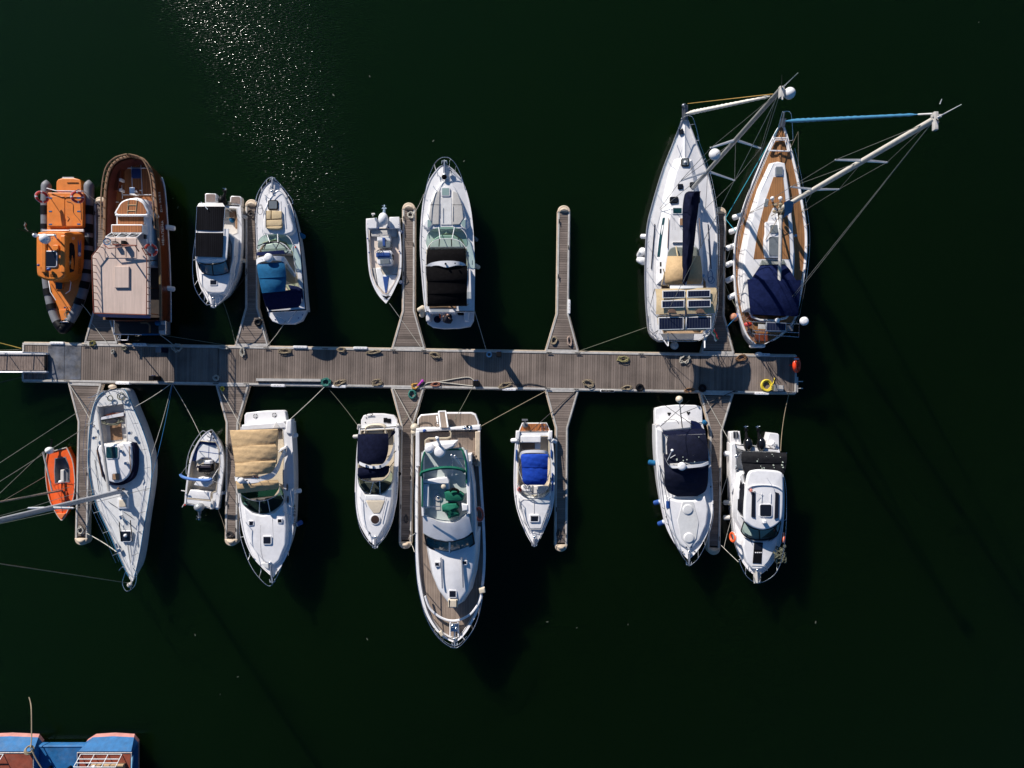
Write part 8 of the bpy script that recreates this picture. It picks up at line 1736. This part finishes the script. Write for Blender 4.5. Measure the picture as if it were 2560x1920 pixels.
ml(R5(1100, 900, .6), R5(1255, 1225, 1.2), 'grey line from the finger pontoon to the stern of the teak-decked yacht', ROPEG)
ml(R5(1250, 1260, 1.1), R5(1115, 1395, .6), 'blue line from the stern of the teak-decked yacht to the finger pontoon', ROPEB, .1, .035)
ml(S1(1000, 228, 1.2), D1(1820, 590, .55), 'pale line from the right quarter of the plain white yacht to the pontoon', ROPEW, .2, .028)
ml(S1(1116, 600, 1.2), D1(1825, 600, .55), 'pale line from amidships on the plain white yacht up to the pontoon', ROPEW, .15)
ml(S1(1122, 760, 1.2), D1(1832, 600, .55), 'blue line from amidships on the plain white yacht up to the pontoon', ROPEB, .15)
ml(S1(640, 1165, .6), S1(862, 1302, 1.3), 'thick pale line from the finger tip to the bow of the plain white yacht', ROPEW, .1, .04)
ml(S1(640, 1110, .6), S1(680, 870, 1.2), 'slack line from the finger tip to the plain white yacht', ROPEW, .1)
ml(S1(505, 50, .58), S1(670, 330, 1.1), 'pale line crossing the finger to the stern of the plain white yacht', ROPEW, .05, .03)
ml(S1(505, 50, .58), S1(655, 260, .6), 'second pale line lying along the finger by the plain white yacht', ROPEW, .0, .025)
ml(S2(250, 318, 1.0), D1(1835, 600, .55), 'line from the bow of the small blue-cushioned boat to the pontoon', ROPEW, .15, .022)
ml(S2(395, 945, .75), S2(462, 1140, .6), 'yellowish line from the stern of the small blue-cushioned boat to the finger', ROPET, .1)
ml(S2(405, 330, .95), S2(478, 400, .6), 'dark line from the bow of the small blue-cushioned boat to the finger', ROPED, .1)
ml(S2(1000, 185, 1.4), D2(1325, 625, .55), 'pale line from the stern of the beige canopy cruiser to the pontoon', ROPEW, .15, .032)
ml(S2(585, 215, 1.3), D2(190, 610, .55), 'pale line from the beige canopy cruiser along the finger to the pontoon', ROPEW, .05, .026)
ml(S3(68, 172, 1.0), D2(1370, 650, .5), 'thin line from the stern of the navy canopy sports cruiser to the pontoon', ROPEG, .2)
ml(S3(425, 168, 1.2), D2(2055, 630, .55), 'pale line over the finger to the stern of the flybridge yacht', ROPEW, .05, .03)
ml(S3(345, 150, .6), S3(440, 20, .6), 'grey line lying on the finger beside the flybridge yacht', ROPEG, .0, .025)
ml(S3(858, 172, 1.8), D3(1550, 672, .55), 'yellowish line from the flybridge yacht to the pontoon', ROPET, .25, .028)
ml(S3(690, 130, .9), D3(780, 610, .55), 'faint line from the swim platform of the flybridge yacht to the pontoon', ROPEG, .2)
ml(S3(440, 860, 1.9), S3(395, 895, .6), 'short line from the flybridge yacht to the finger tip', ROPEW, .05, .035)
ml(S3(430, 985, 1.9), S3(408, 930, .6), 'slack line hanging from the flybridge yacht by the finger tip', ROPEW, .1, .025)
ml(S4(230, 415, .9), D3(1868, 668, .55), 'dark line from the bright blue bimini boat across the finger to the pontoon', ROPED, .1, .03)
ml(S5(500, 172, .8), D4(1440, 665, .55), 'dark line from the navy covered cruiser to a cleat on the pontoon', ROPED, .1, .035)
ml(S5(715, 455, 1.0), D4(1090, 680, .55), 'pale line over the finger from the pilothouse boat to the pontoon', ROPEW, .08, .03)
ml(S5(1122, 535, .9), D4(2010, 700, .55), 'yellowish line from the right stern of the pilothouse boat to the pontoon end', ROPET, .25, .03)
ml(S5(718, 680, 1.1), S5(640, 915, .6), 'thin line from the side of the pilothouse boat to the finger', ROPEW, .05)
ml(S5(728, 1080, 1.1), S5(670, 1305, .5), 'pale line from the pilothouse boat down toward the finger tip', ROPEW, .05)
ml(S5(640, 1280, .6), S5(785, 1420, 1.4), 'pale line from the finger tip to the bow of the pilothouse boat', ROPEW, .08, .028)
ml(S5(640, 940, .6), S5(735, 970, 1.1), 'grey line from the finger to the side of the pilothouse boat', ROPEG, .05)
ml(P4(500, 1010, .6), P4(90, 480, .6), 'pale line lying across the finger below the brown passenger boat', ROPEW, .0, .024)
ml(P4(1800, 770, .9), P4(2200, 1080, .58), 'pale line from the stern of the brown passenger boat to the pontoon', ROPEW, .1, .03)
ml(P4(1800, 770, .9), D2(265, 180, .55), 'long thin line from the brown passenger boat along the pontoon edge', ROPEG, .15, .022)
ml(R1(525, 1245, .9), R1(620, 1360, .6), 'line from the bow of the orange rescue boat to the finger', ROPEW, .1, .025)
ml(R1(560, 325, 1.2), R1(700, 440, .6), 'line from the stern of the orange rescue boat to the finger tip', ROPEW, .1, .028)
ml(D1(-60, 145, 1.0), D1(225, 218, .55), 'twisted yellow line from the quay to the left end of the pontoon', mat('yellow brown rope', (.42, .28, .05), .8, .3, 20), .05, .04)
ml(D1(-60, 240, 1.0), D1(230, 232, .5), 'grey line from the quay to the left end of the pontoon beside the gangway', ROPEG, .05, .04)
ml(D1(-60, 590, .9), D1(230, 522, .45), 'dark line from the quay to the lower left corner of the pontoon', ROPED, .05, .04)

for a in ((D2, 905, 245, 66, 22, ROPET, 'flat tan rope coil by the pontoon edge above the round shadow', 0), (D2, 1505, 230, 42, 24, ROPET, 'round tan rope coil at the edge beside a white bumper', 0), (D2, 1845, 255, 75, 16, ROPET, 'long thin tan rope coil close to the edge, left of a finger', .15),
          (D2, 1480, 585, 62, 26, ROPET, 'tan rope coil next to the green net heap', .35), (D2, 1885, 580, 55, 34, ROPET, 'loose tan rope coil on the lower edge left of a finger', .2), (D3, 375, 288, 58, 26, ROPET, 'oval tan rope coil at the upper edge right of a finger', -.25),
          (D3, 1115, 610, 66, 24, ROPET, 'tan rope coil at the lower edge above a white bumper', .3), (D3, 2000, 588, 58, 36, ROPET, 'fat tan rope coil on the lower edge right of the empty finger', -.2), (D4, 245, 330, 62, 26, mat('greenish tan rope', (.36, .32, .14), .9, .3, 25), 'greenish tan rope coil at the upper edge right of the empty finger', 0),
          (D4, 285, 635, 55, 24, ROPET, 'small frayed tan rope heap on the lower edge of the pontoon', .1), (D4, 948, 660, 52, 22, mat('rusty brown rope', (.25, .13, .06), .9, .3, 20), 'rusty brown rope heap on the lower edge in front of a finger', .1), (D4, 1500, 318, 62, 28, mat('rusty brown rope', (.25, .13, .06)), 'brown rope heap in the shade behind the teak-decked yacht', .3),
          (D2, 255, 205, 55, 18, ROPEW, 'pale rope bundle at the upper edge left of a finger', 0), (D2, 455, 255, 24, 48, ROPEW, 'pale rope bundle hanging inward at a finger joint', .1), (D4, 900, 330, 60, 40, ROPEW, 'tangle of pale rope at the upper edge behind the solar panel yacht', .5),
          (D1, 985, 165, 34, 26, mat('mossy rope', (.20, .18, .06), .9, .3, 20), 'mossy green-brown rope heap on the upper edge near the brown passenger boat', .2), (D1, 1325, 215, 26, 20, ROPEG, 'small grey-brown rope heap beside the brown passenger boat', .1),
          (D1, 1205, 250, 16, 22, ROPEW, 'small loop of pale rope on the boards by the brown passenger boat', 0), (D1, 1885, 210, 50, 45, ROPEW, 'shaded pale rope loops at the upper edge in the big shadow', 0), (D3, 378, 598, 46, 22, mat('reddish rope', (.38, .16, .10), .9, .3, 20), 'reddish rope bundle on the lower edge by the green net', .1),
          (D3, 160, 618, 38, 30, mat('orange hose', (.6, .33, .06), .7, .2, 9), 'small orange hose coil on the lower edge by a finger', 0), (D2, 240, 645, 18, 22, ROPEY, 'tiny yellow rope ring at the top of a lower finger', 0), (D2, 175, 530, 30, 28, ROPEW, 'white rope spiral at the border of the big shadow', 0)):
    V_, x, y, rx, ry, mt_, lb, an = a
    coil(V_, x, y, rx, ry, mt_, lb, .52, 6, .016, an, 1.1)
coil(D5, 178, 1468, 26, 42, ROPET, 'greenish rope heap on the left of the empty finger root', .525, 4, .024, -.4, .8); coil(D5, 332, 1470, 22, 48, mat('pinkish rope', (.42, .31, .25), .9, .3, 20), 'pinkish rope heap on the right of the empty finger root', .525, 4, .024, .1, .9)
coil(R2, 660, 450, 28, 34, ROPED, 'dark rope heap on the finger tip beside the blue canopy cruiser', .54, 4, .022, .3, .9); coil(R3, 492, 568, 26, 28, ROPEW, 'white rope tangle on the finger tip between console boat and black canopy cruiser', .54, 4, .024, .3, .9)
coil(S1, 598, 1145, 22, 30, ROPEW, 'pale rope on the finger tip beside the plain white yacht', .54, 3, .024, .2, .8); coil(S2, 497, 1160, 30, 28, ROPED, 'dark rope on the finger tip between blue-cushioned boat and beige canopy cruiser', .54, 3, .024, .2, .8)
coil(S2, 508, 420, 16, 46, ROPED, 'dark rope along the finger beside the beige canopy cruiser', .54, 3, .022, .2, .7); coil(S4, 538, 1400, 18, 40, ROPED, 'dark rope on the shaded finger beside the bright blue bimini boat', .54, 3, .022, 0, .8); coil(S3, 378, 770, 14, 26, ROPED, 'dark rope on the shaded finger beside the flybridge yacht', .54, 3, .022, 0, .8)
coil(D4, 1770, 610, 62, 62, ROPEY, 'yellow hose coil on the pontoon near its right end', .54, 6, .032, 0, .12, tail=[(1840, 590), (1850, 560), (1858, 530)], name='hose_coil')
coil(D2, 1342, 575, 52, 40, ROPEGR, 'green fishing net heap on the lower edge of the pontoon', .53, 7, .03, 0, .9, name='net_heap'); coil(D3, 130, 705, 42, 48, ROPEGR, 'green hose coil at the root of a finger by the flybridge yacht', .53, 5, .028, 0, .25, name='hose_coil')
coil(D3, 948, 282, 28, 28, mat('pale blue hose', (.25, .42, .55), .6, .15, 9), 'pale blue hose coil in the shadow of the black canopy cruiser', .53, 4, .03, 0, .1, name='hose_coil')
P = [D3(x, y, .545) for x, y in cr([(260, 605), (300, 582), (420, 570), (560, 545), (690, 525), (750, 530), (785, 560)], 5)]; m = M(); m.tube(P, .028, 6); single('hose', m, ROPEW, 'pale hose snaking to the dark service post on the lower edge', 'hose', P[0])
P = [D3(x, y, .545) for x, y in cr([(380, 575), (500, 585), (650, 602), (780, 618)], 5)]; m = M(); m.tube(P, .028, 6); single('hose', m, ROPEW, 'pale hose running straight along the lower edge to the service post', 'hose', P[0])
P = [D3(x, y, .545) for x, y in cr([(1150, 480), (1170, 540), (1210, 590), (1280, 605), (1370, 590), (1470, 605), (1555, 630)], 5)]; m = M(); m.tube(P, .022, 6); single('hose', m, ROPED, 'thin dark cable curving over the boards to the empty finger', 'hose', P[0])
# service posts
def post(p, w, hgt, mt, lb, cap=None):
    t = thing('service_post', lb, 'service post', p); m = M(); m.box(p, w, w, hgt, 0, .03); part(t, 'post', m, mt); m = M(); m.box(p+V3((0, 0, hgt)), w*1.15, w*1.15, .05, 0, .02); part(t, 'post_cap', m, cap or mt)
    m = M()
    for k in (-.25, .25): m.tube([p+V3((w*k, w*.4, hgt*.7)), p+V3((w*k, w*.72, hgt*.7))], w*.16, 8)
    part(t, 'socket', m, VBLUE)
post(D3(815, 590, .5), .30, .95, BLACKP, 'dark service post on the lower edge with pale hoses running to it'); post(D3(1055, 285, .5), .26, 1.15, BLACKP, 'tall dark service post in the shadow of the black canopy cruiser')
post(D1(1690, 535, .5), .26, .9, BLACKP, 'dark service post at the edge of the big shadow near the plain white yacht'); post(D1(1765, 240, .5), .28, .9, NAVYD, 'service post in the shade behind the brown passenger boat', GREYR)
for vw, x, y, lb in ((D4, 424, 635, 'black tyre-like ring on the lower edge of the pontoon'), (D4, 1090, 640, 'black ring fender at the lower edge in the shade'), (R2, 733, 1522, 'round black disc lying on the root of a finger')):
    m = M(); c = vw(x, y, .56); m.torus(c, .17, .085, (0, 0, 1), 20, 8); single('rubber_ring', m, BLACKP, lb, 'rubber ring', c)
# long pale pole on the boards
a, b = D2(600, 555, .60), D2(1285, 560, .60); m = M(); q = (b-a).normalized(); s = V3((-q.y, q.x, 0))
m.loft([[p+s*.11+V3((0, 0, .06)), p-s*.05+V3((0, 0, .06)), p-s*.05+V3((0, 0, -.09)), p+s*.11+V3((0, 0, -.09))] for p in (a, b)], True, True, True)
single('timber_rail', m, ALUW, 'long pale rail lying along the lower edge of the pontoon boards', 'rail', a)
# life ring station, box and float at the right end
c = D4(2092, 392, 1.0); m = M(); m.torus(c, .37, .125, (.75, 0, .66), 24, 10); t = thing('rescue_ring', 'bright orange-red life ring in its holder at the right end of the pontoon', 'life ring', c); part(t, 'ring', m, mat('glossy orange red', (.80, .06, .015), .3, .12, 6)); m = M(); m.tube([c+V3((-.2, 0, -.5)), c+V3((-.1, 0, 0))], .05, 8); part(t, 'holder', m, RED)
c = D4(2018, 335, .5); t = thing('water_tap', 'small metal tap stand near the right end of the pontoon', 'tap', c); m = M(); m.box(c, .14, .14, .8, 0, .03); m.tube([c+V3((0, 0, .75)), c+V3((.22, 0, .78)), c+V3((.22, 0, .65))], .04, 8); part(t, 'stand', m, STEEL)
c = D4(1885, 640, .52); t = thing('equipment_box', 'grey equipment box beside the yellow hose coil', 'box', c); m = M(); m.box(c, .55, .42, .32, -.1, .04); part(t, 'body', m, GREYR); m = M(); m.box(c+V3((.08, 0, .32)), .34, .34, .08, -.1, .03); part(t, 'lid', m, ALUW); m = M(); m.box(c+V3((-.3, .02, 0)), .22, .3, .2, 0, .03); part(t, 'pump', m, mat('olive pump', (.13, .12, .05), .6, .2, 8))
m = M(); c = D4(1690, 278, .58); m.ball(c, .24, .14, .12, 12); single('fender', m, VINYLW, 'loose white fender lying on the upper edge near the right end', 'fender', c)
m = M(); c = D3(215, 588, .56); m.tube([c+V3((-.15, -.15, 0)), c+V3((.12, .12, .05))], .06, 8); m.ball(c+V3((.14, .14, .05)), .10, .10, .08, 8); single('spray_nozzle', m, mat('magenta plastic', (.45, .05, .40), .4, .1, 6), 'magenta spray nozzle by the orange hose coil', 'nozzle', c)
# drifting leaves and scum specks on the water
rnd = random.Random(11); spots = [(2040, 1555), (1570, 1560), (1440, 1565), (1375, 1550), (480, 1580), (600, 1700), (555, 1740), (925, 185), (1160, 400), (910, 1590), (435, 500), (440, 520), (2440, 50), (1105, 445), (1090, 350), (840, 240)]
for i, (x, y) in enumerate(spots):
    c = W(x+rnd.uniform(-8, 8), y+rnd.uniform(-8, 8), .004); m = M(); a = rnd.uniform(.03, .065); an = rnd.uniform(0, 3)
    m.solid([c+V3((a*1.5*cos(k)*cos(an)-a*.6*sin(k)*sin(an), a*1.5*cos(k)*sin(an)+a*.6*sin(k)*cos(an), 0)) for k in [2*pi*j/8 for j in range(8)]], .012, -.01, .004, seg=1)
    single('floating_leaf', m, mat('pale dead leaf', (.10, .11, .08), .7, .3, 9), 'pale leaf floating on the dark water', 'leaf', c, 'leaves drifting on the water')
